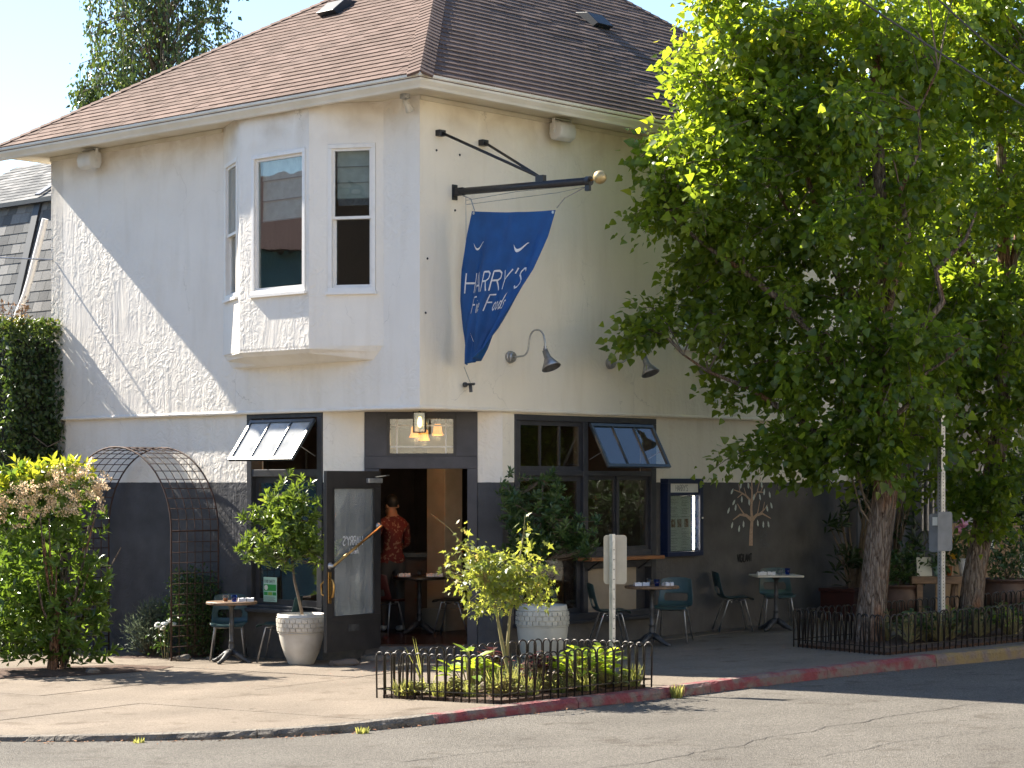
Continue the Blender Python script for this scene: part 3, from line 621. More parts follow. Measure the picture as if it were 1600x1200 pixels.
# hip caps, folded over the hips and the ridge
def hip_caps(a, b, nl, nr, e=.15, wdt=.15):
    d = (b-a).normalized(); n = int((b-a).length/e); up = (nl+nr).normalized(); sl = nl.cross(d).normalized(); sr = d.cross(nr).normalized()
    if sl.dot(nr) > 0: sl = -sl
    if sr.dot(nl) > 0: sr = -sr
    mb = MB(); t = .022
    for k, (z0) in enumerate((1,)):
        v = []
        for dist, off in ((-.01, t+.012), (e*1.2, t)):
            for q in (sl*wdt, Vector((0, 0, 0)), sr*wdt): v.append(d*dist + q + (nl if q.dot(sl) > .01 else (nr if q.dot(sr) > .01 else up))*off)
        for dist, off in ((-.01, .004), (e*1.2, .004)):
            for q in (sl*wdt, Vector((0, 0, 0)), sr*wdt): v.append(d*dist + q + (nl if q.dot(sl) > .01 else (nr if q.dot(sr) > .01 else up))*off)
    mb.add(v, [(0, 1, 4, 3), (1, 2, 5, 4), (6, 7, 1, 0), (7, 8, 2, 1), (0, 3, 9, 6), (2, 8, 11, 5)])
    me = mb.mesh('hip_cap')
    for k in range(n): part('hip_cap', me, 'shingle', roof, loc=a + d*(k*e))
def fn(p, q, r_):
    n = (q-p).cross(r_-p).normalized(); return n if n.z > 0 else -n
nL, nR, nE, nF = fn(C0, C1, A1), fn(C3, C0, A1), fn(C1, C2, A1), fn(C2, C3, A2)
hip_caps(C0, A1, nL, nR); hip_caps(C1, A1, nE, nL); hip_caps(C3, A2, nR, nF); hip_caps(A1, A2, nE, nR)
# slant-back roof vents
def vent(pos, up, nrm, px):
    side = up.cross(nrm); mb = MB(); vs = []
    for su, hh in ((-.22, .10), (.05, .13), (.25, .02)):
        for sd in (-1, 1): vs += [pos + up*su + side*sd*.17 + nrm*hh]
    for su in (-.16, .05, .25):
        for sd in (-1, 1): vs += [pos + up*su + side*sd*.17 + nrm*.0]
    mb.add(vs, [(0, 1, 3, 2), (2, 3, 5, 4), (0, 2, 8, 6), (1, 7, 9, 3), (2, 4, 10, 8), (3, 9, 11, 5), (0, 6, 7, 1)]); part('roof_vent', mb, 'slate_paint', roof, bevel=.01)
sL = nL.cross(Vector((0, 1, 0))); sL = sL if sL.z > 0 else -sL; sR = nR.cross(Vector((1, 0, 0))); sR = sR if sR.z > 0 else -sR
vent(Vector((2.1, 3.65, ZE+(2.1+OV)*tL)), sL, nL, 0); vent(Vector((5.42, 1.98, ZE+(1.98+OV)*tR)), sR, nR, 0)
# soffit, fascia, gutters
part('soffit', MB().box(-OV+.1, XE-.1, -OV+.1, YE-.1, ZT, ZT+.035), 'soffit', bld)
gp = [(0, -.15), (.055, -.15), (.07, -.12), (.108, -.075), (.116, -.034), (.128, -.03), (.128, .012), (.116, .012), (.10, -.02), (0, -.02)]
g0 = OV-.115; n = len(gp)
part('gutter', MB().add([(-(g0+d), YE+.02, ZE+z) for d, z in gp]+[(-(g0+d), -(g0+d), ZE+z) for d, z in gp], [(i, (i+1) % n, n+(i+1) % n, n+i) for i in range(n)]+[tuple(range(n))]), 'gutter', bld)
part('gutter', MB().add([(-(g0+d), -(g0+d)+.0, ZE+z) for d, z in gp]+[(XE+.02, -(g0+d), ZE+z) for d, z in gp], [(i, (i+1) % n, n+(i+1) % n, n+i) for i in range(n)]+[tuple(range(n, 2*n))]), 'gutter', bld)
part('fascia', MB().box(-OV+.09, XE-.08, YE-.11, YE-.08, ZT-.02, ZE-.01).box(XE-.11, XE-.08, -OV+.1, YE-.112, ZT-.02, ZE-.01), 'gutter', bld)
mb = MB()   # thin cornice line where the wall meets the soffit
for a, b in (((-.012, 7.157), (-.012, 3.5)), ((0, -.012), (WX, -.012))): mb.bar((a[0], a[1], ZT-.03), (b[0], b[1], ZT-.03), .03, .05)
part('cornice_strip', mb, 'soffit', bld)

# ---- upper windows
def frame_bars(u0, u1, z0, z1, wd, y0, y1):
    return MB().box(u0, u1, y0, y1, z0, z0+wd).box(u0, u1, y0, y1, z1-wd, z1).box(u0, u0+wd, y0+.001, y1-.001, z0+wd, z1-wd).box(u1-wd, u1, y0+.001, y1-.001, z0+wd, z1-wd)
def sash(win, u0, u1, z0, z1, wd, y0, mat='white_frame', gl='glass', th=.035):
    s = part('sash', frame_bars(u0, u1, z0, z1, wd, y0, y0+th), mat, win)
    part('pane', MB().box(u0+wd-.004, u1-wd+.004, y0+th*.4, y0+th*.4+.005, z0+wd-.004, z1-wd+.004), gl, win)
def blind(win, u0, u1, z0, z1, y, n):
    mb = MB(); ss = MB()
    for k in range(n):
        a, b = z0+(z1-z0)*k/n, z0+(z1-z0)*(k+1)/n
        mb.add([(u0, y, a), (u1, y, a), (u1, y+.012, b), (u0, y+.012, b)], [(0, 1, 2, 3)]); ss.box(u0, u1, y-.006, y-.002, a-.004, a+.006)
    bo = part('blind', mb, 'blind', win); part('blind_seams', ss, 'seam', win)
def window(pan, u0, u1, z0, z1, split, zb):
    win = pan.place(part('window', frame_bars(u0+.003, u1-.003, z0+.003, z1-.003, .05, -.012, .10), 'white_frame', bld, bevel=.004))
    part('sill', MB().box(u0-.02, u1+.02, -.04, .02, z0-.03, z0+.004), 'white_frame', win)
    if split: sash(win, u0+.05, u1-.05, split-.02, z1-.05, .032, .015); sash(win, u0+.05, u1-.05, z0+.05, split+.02, .04, .055)
    else: sash(win, u0+.05, u1-.05, z0+.05, z1-.05, .035, .03)
    if zb: blind(win, u0+.085, u1-.085, zb, z1-.07, .105, 3)
    return win
window(pBL, .119, .825, 4.25, 5.965, 5.06, 5.1); wf = window(pBF, .217, 1.19, 4.235, 5.935, None, 5.13); wr = window(pBR, .232, .822, 4.21, 5.955, 5.09, 5.32)
part('blind_hem', MB().box(.33, .73, .106, .110, 5.24, 5.318), 'curtain', wr)
window(pUR, 4.8, 5.9, 3.75, 5.06, 4.42, 4.7)

# ---- ground floor: left window with open awning sash
def awning(win, u0, u1, ztop, length, ang, mat='awning', gl='glass', wd=.045):
    """three-light sash hinged at its head, swung outwards"""
    o = part('awning_sash', None or (lambda m: m)(MB().box(0, u1-u0, -.02, .02, -length, -length+wd).box(0, u1-u0, -.02, .02, -wd, 0).box(0, wd, -.019, .019, -length+wd, -wd).box(u1-u0-wd, u1-u0, -.019, .019, -length+wd, -wd)
        .box((u1-u0)/3-.012, (u1-u0)/3+.012, -.016, .016, -length+wd, -wd).box(2*(u1-u0)/3-.012, 2*(u1-u0)/3+.012, -.016, .016, -length+wd, -wd)), mat, win, bevel=.004)
    o.location = (u0, -.03, ztop); o.rotation_euler = (R(-ang), 0, 0)
    W = u1-u0
    g = part('awning_panes', MB().box(wd, W-wd, -.002, .003, -length+wd, -wd), gl, win); g.location = o.location; g.rotation_euler = o.rotation_euler
    st = MB()
    for x in (.06, W-.06):
        q = Matrix.Rotation(R(-ang), 3, 'X') @ Vector((x, 0, -length*.62)); st.bar((u0+x, .02, ztop-length*.72), (u0+q.x, q.y-.03, ztop+q.z), .014, .006)
    part('stay', st, 'steel', win)
MT['awning'] = M('blue-grey gloss paint', (.035, .048, .06), (.05, .062, .075), .28, nscale=9)
u0, u1 = WY-3.09+.003, WY-1.70-.003
wl = pLL.place(part('window', MB().box(u0, u1, -.02, .16, 2.76, ZL-.002).box(u0, u0+.09, -.02, .16, .45, 2.76).box(u1-.09, u1, -.02, .16, .45, 2.76).box(u0+.09, u1-.09, -.015, .15, 2.04, 2.13).box(u0, u1, -.02, .16, .402, .45), 'charcoal', bld, bevel=.006))
part('sill', MB().box(u0-.05, u1+.0, -.10, .02, .36, .41), 'charcoal', wl, bevel=.006)
sash(wl, u0+.09, u1-.09, .45, 2.04, .075, .05, 'charcoal'); awning(wl, u0+.10, u1-.10, 2.735, .62, 37, gl='glass_frost')
card = tag(pLL.place(part('notice_card', MB().box(WY-2.822, WY-2.575, .03, .034, .49, .795), 'pale_green', None)), 'pale green food safety card in the left ground-floor window', 'notice'); card.matrix_world = BM4 @ pLL.mat
cf = lambda x, y: Vector((WY-2.822+x, .0285, .49+y)); mb = MB(); put_text(mb, 'FOOD SAFETY', .034, cf, .02, .235, .13, gap=.2, squeeze=.72); part('print', mb, 'ink', card)
part('band', MB().box(WY-2.81, WY-2.585, .0275, .0295, .625, .705), 'green_print', card)
part('smile_disc', MB().lathe([(.033, 0), (.033, .002)], 16, mat=Matrix.Rotation(R(90), 4, 'X')), 'paper', card, loc=(WY-2.77, .0275, .665))
part('band', MB().box(WY-2.81, WY-2.745, .0275, .0295, .57, .61), 'green_print', card); part('band', MB().box(WY-2.735, WY-2.66, .0275, .0295, .57, .61), 'lime_print', card); part('band', MB().box(WY-2.65, WY-2.585, .0275, .0295, .57, .61), 'green_print', card)
mb = MB(); [mb.box(WY-2.81, WY-2.60-.02*(k % 2), .0278, .0292, .505+k*.014, .509+k*.014) for k in range(4)]; part('print', mb, 'ink', card)

# ---- ground floor: right window group
u0, u1 = .213, 2.937
um = 1.53
wr_ = pLR.place(part('window', MB().box(u0, u1, -.02, .17, 2.725, 2.797).box(u0, u0+.08, -.02, .17, .253, 2.725).box(u1-.10, u1, -.02, .17, .253, 2.725).box(um-.045, um+.045, -.015, .16, .33, 2.725).box(u0+.08, um-.045, -.01, .15, 2.05, 2.115).box(um+.045, u1-.10, -.01, .15, 2.05, 2.115).box(u0+.08, u1-.10, -.02, .16, .253, .33), 'charcoal', bld, bevel=.006))
sash(wr_, u0+.08, um-.045, 2.115, 2.725, .055, .02, 'charcoal')
W3 = (um-.045-u0-.08-.11)/3; part('glazing_bars', MB().box(u0+.135+W3-.014, u0+.135+W3+.014, .022, .05, 2.17, 2.67).box(u0+.135+2*W3-.014, u0+.135+2*W3+.014, .022, .05, 2.17, 2.67), 'charcoal', wr_)
sash(wr_, u0+.08, um-.045, .33, 2.05, .065, .04, 'charcoal')
sash(wr_, um+.045, um+.68, 1.10, 2.05, .05, .06, 'charcoal'); sash(wr_, um+.66, u1-.10, 1.10, 2.05, .05, .03, 'charcoal')
awning(wr_, um+.05, u1-.105, 2.71, .63, 29, gl='glass')
part('rail', MB().box(um+.045, u1-.10, -.01, .15, .88, 1.10), 'charcoal', wr_)
part('panel', MB().box(um+.06, u1-.32, .06, .08, .33, .88), 'column', wr_); part('panel_dark', MB().box(um+.045, u1-.1, .09, .11, .33, .88), 'charcoal', wr_)
part('sill', MB().box(u0-.02, u1+.0, -.07, .02, .21, .255), 'charcoal', wr_, bevel=.006)
o = thing('bar_ledge', 'orange-brown timber drink ledge under the right-hand sliding window', 'ledge', Bw(2.82, .05, .985), TH); part('board', MB().box(0, 1.45, -.26, -.02, 0, .045), 'timber', o, bevel=.005)
mb = MB(); [mb.bar((x, -.03, -.12), (x, -.22, -.004), .03, .02) for x in (.2, 1.2)]; part('bracket', mb, 'black', o)

# ---- chamfered corner: door surround, transom, door
c0, c1 = .503, 1.867
d0, d1 = .68, 1.745
sur = pCH.place(part('door_surround', MB().box(c0, d0, -.015, .2, -.12, 2.135).box(d1, c1, -.015, .2, -.12, 2.135).box(c0, c1, -.02, .2, 2.135, 2.285).box(c0, .775, -.012, .2, 2.285, ZL-.006).box(1.61, c1, -.012, .2, 2.285, ZL-.006).box(.775, 1.61, -.012, .2, 2.77, ZL-.006), 'lintel', bld, bevel=.005))
tr = part('transom_window', frame_bars(.775, 1.61, 2.285, 2.77, .035, .0, .06), 'charcoal', sur)
part('pane', MB().box(.80, 1.585, .03, .034, 2.31, 2.745), 'glass', tr)
mb = MB(); [mb.box(x-.008, x+.008, .018, .03, 2.32, 2.735) for x in (.895, 1.485)]; [mb.box(.81, 1.575, .019, .029, z-.008, z+.008) for z in (2.40, 2.655)]; part('glazing_bars', mb, 'white_frame', tr)
part('threshold', MB().box(d0, d1, -.06, .28, -.16, -.005), 'cast_iron', sur, bevel=.006)
part('doorstep', MB().box(c0-.02, c1+.02, -.26, -.02, -.35, -.105), 'kerb', sur, bevel=.01)
# door leaf: hinged on the left jamb, swung well open towards the street
door = part('door', MB().box(0, 1.05, -.022, .022, .005, .42).box(0, 1.05, -.022, .022, 1.93, 2.13).box(0, .13, -.0215, .0215, .42, 1.93).box(.92, 1.05, -.0215, .0215, .42, 1.93), 'door', bld, bevel=.004)
hp = pCH.mat @ Vector((d0+.005, -.03, 0)); door.location = (hp.x, hp.y, -.025)
free = np.array([-2.20, 25.22]); hw = Bw(hp.x, hp.y); wd_ = math.atan2(free[1]-hw.y, free[0]-hw.x)
door.rotation_euler = (0, 0, wd_-TH)
part('glass', MB().box(.125, .925, -.004, .004, .415, 1.935), 'glass_dirty', door)
part('beading', frame_bars(.118, .932, .408, 1.942, .022, .0225, .030), 'door', door)
part('kick_panel', MB().box(.08, .97, .0222, .026, .06, .36), 'door', door); part('letter_plate', MB().box(.44, .64, .026, .033, .235, .315), 'cast_iron', door, bevel=.004)
# street-side face of the open leaf is +y here
bar = MB().tube([(.06, .075, 1.47), (.99, .075, 1.02)], .016, 10); part('push_bar', bar, 'brass', door, smooth=True)
for x, z in ((.06, 1.47), (.99, 1.02)): part('bar_rose', MB().lathe([(.042, 0), (.042, .012), (.022, .02), (.018, .055), (.0, .055)], 16, mat=Matrix.Rotation(R(-90), 4, 'X')), 'steel', door, smooth=True, loc=(x, .022, z))
part('handle_plate', MB().box(.965, 1.03, .022, .032, .58, .95), 'brass', door, bevel=.006)
part('pull_handle', MB().tube([(.998, .03, .64), (.998, .075, .66), (.998, .085, .73), (.998, .085, .80), (.998, .072, .85), (.998, .03, .88)], [.012, .012, .014, .014, .012, .012], 8), 'brass', door, smooth=True)
part('lever_handle', MB().tube([(1.0, -.03, .66), (1.0, -.09, .69), (1.0, -.1, .80), (1.0, -.03, .86)], .012, 8), 'brass', door, smooth=True)
part('closer', MB().box(.02, .30, .024, .07, 1.985, 2.045), 'steel', door, bevel=.008); part('closer_arm', MB().bar((.16, .06, 2.06), (.02, .10, 2.075), .02, .008).bar((.02, .10, 2.075), (-.12, .05, 2.08), .02, .008), 'steel', door)
df = lambda x, y: Vector((.34+x, .0062, 1.25+y)); mb = MB()
put_text(mb, "HARRY'S", .105, df, 0, 0, .10, squeeze=.8); part('lettering', mb, 'napkin', door)
mb = MB(); put_text(mb, 'Fine Foods', .07, df, .09, -.10, .14, gap=.05, slant=.2, squeeze=.62); part('lettering', mb, 'napkin', door)

# ---- inside
part('interior_floor', MB().prism([(.3, 6.9), (.3, 1.8), (1.55, .30), (8.8, .30), (8.8, 6.9)], -.12, -.01), 'int_floor', bld)
part('interior_wall', MB().box(5.2, 5.35, .3, 6.9, -.01, 2.75), 'interior_wall', bld); part('interior_wall', MB().box(.31, 5.2, 5.3, 5.45, -.01, 2.75), 'interior_wall', bld)
brk = MB().box(0, .21, -.008, .008, 0, .065).mesh('brick'); wallp = bld.children[-1]
for k in range(26):
    for j in range(14): part('brick', brk, 'brick_in', wallp, loc=(1.6+j*.225+(k % 2)*.11, 5.29, .9+k*.072))
part('column', MB().box(2.98, 3.32, 2.50, 2.84, .28, 2.76).box(2.93, 3.37, 2.45, 2.89, -.01, .28), 'column', bld, bevel=.01)
# ================================================================== THINGS ON THE BUILDING
def inB(name, label, cat, bx, by, z, rot=0, group=None): return thing(name, label, cat, Bw(bx, by, z), TH+rot, group)
# loudspeakers under the eave
def speaker(label, bx, by, z, rot):
    t = inB('loudspeaker', label, 'loudspeaker', bx, by, z, rot, 'loudspeakers under the eave'); mb = MB(); prof = [(-.09, .105), (.03, .125), (.10, .085), (.12, .0), (.10, -.085), (.02, -.125), (-.07, -.10), (-.10, -.02)]
    n = len(prof); vs = []
    for x in (-.145, -.125, .125, .145):
        k = .86 if abs(x) > .13 else 1; vs += [(x, -y*k, z_*k) for y, z_ in prof]
    mb.add(vs, [(r_*n+i, r_*n+(i+1) % n, (r_+1)*n+(i+1) % n, (r_+1)*n+i) for r_ in range(3) for i in range(n)]+[tuple(reversed(range(n))), tuple(range(3*n, 4*n))])
    b = auto_smooth(part('cabinet', mb, 'white_plastic', t, bevel=.012), 50)
    part('bracket', MB().box(-.16, -.148, -.02, .02, -.03, .14).box(.148, .16, -.02, .02, -.03, .14).box(-.16, .16, -.02, .02, .14, .15), 'white_plastic', t)
    for s in (-1, 1): part('knob', MB().lathe([(.02, 0), (.02, .015), (0, .015)], 12, mat=Matrix.Rotation(R(90)*s, 4, 'Y')), 'white_plastic', t, loc=(s*.158, 0, 0))
speaker('white wall loudspeaker under the eave of the sunny left facade', -.17, 6.05, 6.27, R(-90)); speaker('white wall loudspeaker under the eave above the blue flag', 2.30, -.17, 6.27, 0)
t = inB('flood_light', 'small white flood light under the eave at the building corner', 'lamp', -.14, .10, 6.44, 0)
part('base', MB().lathe([(.06, -.05), (.06, 0)], 14), 'steel', t); part('arm', MB().tube([(0, 0, -.05), (-.01, -.01, -.10)], .012, 8), 'white_plastic', t)
part('lamp_head', MB().lathe([(.0, .075), (.03, .07), (.036, .0), (.055, -.07), (.05, -.07), (.0, -.04)], 14, mat=Matrix.Rotation(R(-38), 4, 'Y')), 'white_plastic', t, smooth=True, loc=(.02, -.02, -.13))

# flag pole and flag, square to the right wall
t = inB('flag_pole', 'black projecting flag pole with two stays and a gold ball', 'flag pole', .57, 0, 5.37)
part('wall_plate', MB().box(-.04, .04, -.02, .003, -.09, .09).box(-.03, .03, -.16, -.02, -.045, .045), 'black', t, bevel=.004)
part('pole', MB().tube([(0, -.10, 0), (0, -2.06, -.06)], .042, 14), 'black', t, smooth=True); part('end_cap', MB().tube([(0, -2.04, -.06), (0, -2.10, -.062)], .052, 14).box(-.02, .02, -2.09, -2.03, -.17, -.06), 'black', t)
part('finial', MB().lathe([(.075*math.sin(math.pi*k/14), -.075*math.cos(math.pi*k/14)) for k in range(15)], 20), 'gold', t, smooth=True, loc=(0, -2.235, -.035)); part('finial_pin', MB().tube([(0, -2.1, -.055), (0, -2.18, -.04)], .012, 8), 'brass', t)
for bx, z in ((.306-.57, 6.03-5.37), (1.034-.57, 6.0-5.37)):
    part('stay', MB().tube([(bx, -.06, z), (0, -1.36, .045)], .017, 8), 'black', t, smooth=True); part('stay_bracket', MB().box(bx-.05, bx+.05, -.075, .003, z-.035, z+.035), 'black', t, bevel=.004)
part('stay_clamp', MB().box(-.03, .03, -1.42, -1.30, -.05, .07), 'black', t, bevel=.004)
part('halyard', MB().tube([(0, -.14, -.05), (0, -.27, -.10), (0, -.33, -.24)], .006, 6).tube([(0, -.2, -.11), (0, -1.0, -.08), (0, -2.02, -.10)], .0035, 5).tube([(0, -.2, -.16), (0, -1.62, -.15), (0, -2.04, -.12)], .0035, 5).tube([(0, -1.60, -.32), (0, -1.72, -.22), (0, -2.04, -.12)], .006, 6).tube([(.02, -.17, -.06), (.02, -.19, -2.0)], .0035, 5), 'steel_dark', t)
Lc = [(0, -.293, 5.125), (.15, -.215, 4.86), (.35, -.13, 4.45), (.55, -.11, 4.10), (.75, -.135, 3.75), (.9, -.16, 3.52), (1, -.175, 3.34)]
Rc = [(0, -1.582, 5.03), (.15, -1.48, 4.74), (.35, -1.29, 4.38), (.55, -1.06, 4.07), (.75, -.82, 3.74), (.9, -.62, 3.52), (1, -.47, 3.41)]
def lerp_curve(c, v):
    for a, b in zip(c[:-1], c[1:]):
        if v <= b[0]: t_ = (v-a[0])/(b[0]-a[0]); return a[1]+(b[1]-a[1])*t_, a[2]+(b[2]-a[2])*t_
    return c[-1][1], c[-1][2]
def flag_pt(u, v, lift=0):
    a = lerp_curve(Lc, v); b = lerp_curve(Rc, v); y = a[0]+(b[0]-a[0])*u; z = a[1]+(b[1]-a[1])*u - .02*math.sin(u*math.pi)*(1-v)
    q = u*1.0 + (1-v)*.9                        # folds run from the pulled corner up to the free corner
    amp = .012 + .055*min(v*1.25, 1)*(1-.35*v); x = amp*(math.sin(u*9+2.2*v) + .6*math.sin(u*19-5*v) + .35*math.sin(u*31+7*v)) + .10*v*v*math.sin(u*4.2) - .05*v
    return Vector((x-lift, y, z-5.37))
fl = inB('flag', "blue hanging flag lettered HARRY'S on the black pole", 'flag', .57, 0, 5.37); nu, nv = 44, 60
vs = [flag_pt(i/nu, j/nv) for j in range(nv+1) for i in range(nu+1)]
MT['flag'] = M('royal blue flag cloth', (.003, .075, .27), (.002, .058, .21), .65, nscale=5, bump=.15, bscale=200)
cl = part('cloth', MB().add(vs, [(j*(nu+1)+i, j*(nu+1)+i+1, (j+1)*(nu+1)+i+1, (j+1)*(nu+1)+i) for j in range(nv) for i in range(nu)]), 'flag', fl, smooth=True); sm = cl.modifiers.new('thick', 'SOLIDIFY'); sm.thickness = .003
def flag_xy(lift):
    return lambda y, z: flag_pt(y, z, lift)
mb = MB(); ls, tot = strokes("HARRY'S", .17); hgt = .135
ff = lambda x, y: flag_pt(.07+x, .505-y*1.0, .007); ribbon(mb, [[(a/tot*.80, b*.135 + a/tot*.035) for a, b in l] for l in ls], .0125, ff, 6); part('lettering', mb, 'napkin', fl)
mb = MB(); ls, tot = strokes('Fine Foods', .13); ribbon(mb, [[(.12+(a+b*.25)/tot*.56, -.135+b*.11+a/tot*.03) for a, b in l] for l in ls], .0095, ff, 5); part('lettering', mb, 'napkin', fl)
for uc, wid, tk in ((.15, .06, .008), (.70, .075, .015)):
    m_ = []
    for k in range(11):
        s_ = k/10; m_.append((uc-wid+2*wid*s_, .195+.035*math.sin(math.pi*min(1, s_*1.15))-.012*s_))
    vs = []
    for k, (a, b) in enumerate(m_): s_ = math.sin(math.pi*k/10)*tk + .002; vs += [flag_pt(a, b-s_*.2, .007), flag_pt(a, b+s_, .007)]
    part('eye_mark', MB().add(vs, [(2*k, 2*k+1, 2*k+3, 2*k+2) for k in range(10)]), 'napkin', fl)
for u_, v_ in ((.02, .012), (.98, .012)):
    q = flag_pt(u_, v_, .006); part('grommet', MB().lathe([(.008, -.003), (.018, -.003), (.018, .003), (.008, .003)], 10, mat=Matrix.Rotation(R(90), 4, 'Y')), 'steel', fl, loc=q)
hm_ = MB()
for k in range(40):
    a_, b_ = k/40, (k+1)/40; hm_.add([flag_pt(a_, .0, .005), flag_pt(b_, .0, .005), flag_pt(b_, .022, .005), flag_pt(a_, .022, .005)], [(0, 1, 2, 3)])
    hm_.add([flag_pt(0, a_, .005), flag_pt(.02, a_, .005), flag_pt(.02, b_, .005), flag_pt(0, b_, .005)], [(0, 1, 2, 3)]); hm_.add([flag_pt(.98, a_, .005), flag_pt(1, a_, .005), flag_pt(1, b_, .005), flag_pt(.98, b_, .005)], [(0, 1, 2, 3)])
part('hem', hm_, 'flag', fl)
part('corner_patch', MB().add([flag_pt(.06, .83, .007), flag_pt(.28, .84, .007), flag_pt(.22, .775, .007)], [(0, 1, 2)]), 'napkin', fl)
t = inB('wall_cleat', 'small rusted iron fitting on the wall tying the flag end', 'wall fitting', .74, 0, 3.12)
part('rose', MB().lathe([(.03, 0), (.03, .03), (.012, .05), (.012, .16), (0, .16)], 12, mat=Matrix.Rotation(R(90), 4, 'X')), 'cast_iron', t); part('cross_arm', MB().tube([(-.06, -.10, .0), (.07, -.10, .01)], .014, 8).tube([(0, -.10, .0), (.0, -.11, -.09)], .02, 8), 'cast_iron', t); part('wire', MB().tube([(0, -.10, .02), (-.16, -.15, .20)], .004, 5), 'steel_dark', t)
mb = MB()
for bx, z in ((.27, 5.83), (.66, 5.82), (.58, 5.16), (.12, 4.56), (.09, 3.93)): mb.lathe([(.014, 0), (.014, .006)], 8, c=(bx, -.003, z), mat=Matrix.Rotation(R(90), 4, 'X'))
o = part('bolt_holes', mb, 'black', bld)
# gooseneck lamps
def goose(label, bx):
    t = inB('gooseneck_lamp', label, 'wall lamp', bx, 0, 3.48, 0, 'gooseneck lamps on the right wall')
    part('junction_box', MB().lathe([(.075, 0), (.075, .03), (.062, .034), (.062, .062), (.045, .075), (.02, .075), (0, .075)], 20, mat=Matrix.Rotation(R(90), 4, 'X')), 'steel_dark', t, bevel=.003)
    pts = [(0, -.06, 0), (0, -.18, 0), (0, -.25, .01), (0, -.30, .06), (0, -.315, .16), (0, -.335, .25), (0, -.385, .30), (0, -.45, .31), (0, -.51, .29), (0, -.55, .24), (0, -.57, .17), (0, -.575, .10)]
    part('neck', MB().tube([Vector((p[0], p[1], 0))+Vector((0, 0, p[2])) for p in [q+() for q in smooth3(pts)]], .011, 8), 'steel', t, smooth=True)
    part('swivel', MB().tube([(0, -.575, .11), (0, -.578, .06)], .02, 10).tube([(-.03, -.578, .07), (.03, -.578, .07)], .012, 8), 'steel_dark', t)
    tl = Matrix.Translation((0, -.57, .06)) @ Matrix.Rotation(R(-26), 4, 'X')
    sh = part('shade', MB().lathe([(0, .0), (.034, -.005), (.042, -.10), (.055, -.125), (.12, -.235), (.115, -.238), (.05, -.13), (.036, -.105), (0, -.09)], 24), 'steel_dark', t, smooth=True); sh.matrix_basis = tl
def smooth3(pts):
    out = [pts[0]]
    for a, b in zip(pts[:-1], pts[1:]): out += [tuple(a[i]*.75+b[i]*.25 for i in range(3)), tuple(a[i]*.25+b[i]*.75 for i in range(3))]
    return out+[pts[-1]]
goose('gooseneck wall lamp nearest the blue flag', 1.53); goose('gooseneck wall lamp half hidden by leaves above the menu case', 3.40); goose('gooseneck wall lamp hidden behind the tree except its round mount', 5.33)
# menu case
t = inB('menu_case', "navy wooden menu display case headed HARRY'S on the dark wall", 'menu case', 4.50, .05, 1.0)
W_, H_ = .76, 1.02
part('case', MB().box(0, W_, -.13, -.0, 0, .06).box(0, W_, -.13, 0, H_-.06, H_).box(0, .06, -.129, 0, .06, H_-.06).box(W_-.07, W_, -.129, 0, .06, H_-.06).box(.06, W_-.07, -.01, 0, .06, H_-.06).box(.06, W_-.07, -.125, -.03, .80, .835), 'navy', t, bevel=.004)
part('header_card', MB().box(.07, W_-.08, -.10, -.095, .838, H_-.065), 'paper', t); mb = MB(); put_text(mb, "HARRY'S", .08, lambda x, y: Vector((.20+x, -.1015, .856+y)), 0, 0, .07, gap=.12, squeeze=.75); part('lettering', mb, 'ink', t)
part('menu_sheet', MB().box(.07, .53, -.095, -.09, .07, .79), 'paper', t); mb = MB()
for k in range(34):
    z = .765-k*.0205
    if .37 < z < .50: continue
    for x0 in (.10, .33):
        if (k*7+int(x0*100)) % 5: mb.box(x0, x0+.10+.05*((k*13) % 4)/3, -.0958, -.0952, z, z+.006)
mb.box(.09, .51, -.0958, -.0952, .515, .52); mb.box(.09, .51, -.0958, -.0952, .235, .24); part('print', mb, M('menu print', (.38, .37, .35)), t)
for x in (.11, .24, .39): part('picture', MB().box(x, x+.085, -.097, -.0955, .38, .49), M('menu photo', (.25, .10, .05), (.55, .5, .42), nscale=25), t)
part('light_strip', MB().box(.60, .622, -.085, -.07, .08, .79), 'led', t)
part('glass', MB().box(.062, W_-.072, -.115, -.112, .062, .798), 'glass', t); part('lock', MB().lathe([(.014, 0), (.014, .02), (0, .02)], 10, mat=Matrix.Rotation(R(90), 4, 'X')), 'steel', t, loc=(W_-.035, -.13, .5))
# chalk drawing and writing on the dark wall
t = inB('chalk_drawing', 'chalk tree drawing with pale leaves on the dark wall', 'drawing', 6.50, .05, 0)
cw = lambda x, y: Vector((x, -.004, y)); mb = MB()
def taper(mb, pts, w0, w1):
    n = len(pts); vs = []
    for i, (x, y) in enumerate(pts):
        a, b = pts[max(i-1, 0)], pts[min(i+1, n-1)]; dx, dy = b[0]-a[0], b[1]-a[1]; q = math.hypot(dx, dy); w_ = (w0+(w1-w0)*i/(n-1))/2; vs += [cw(x-dy/q*w_, y+dx/q*w_), cw(x+dy/q*w_, y-dx/q*w_)]
    mb.add(vs, [(2*i, 2*i+1, 2*i+3, 2*i+2) for i in range(n-1)])
taper(mb, [(-.01, 1.10), (0, 1.30), (.02, 1.47), (.0, 1.60), (.02, 1.80), (.01, 2.02)], .085, .03)
k0 = len(mb.v)
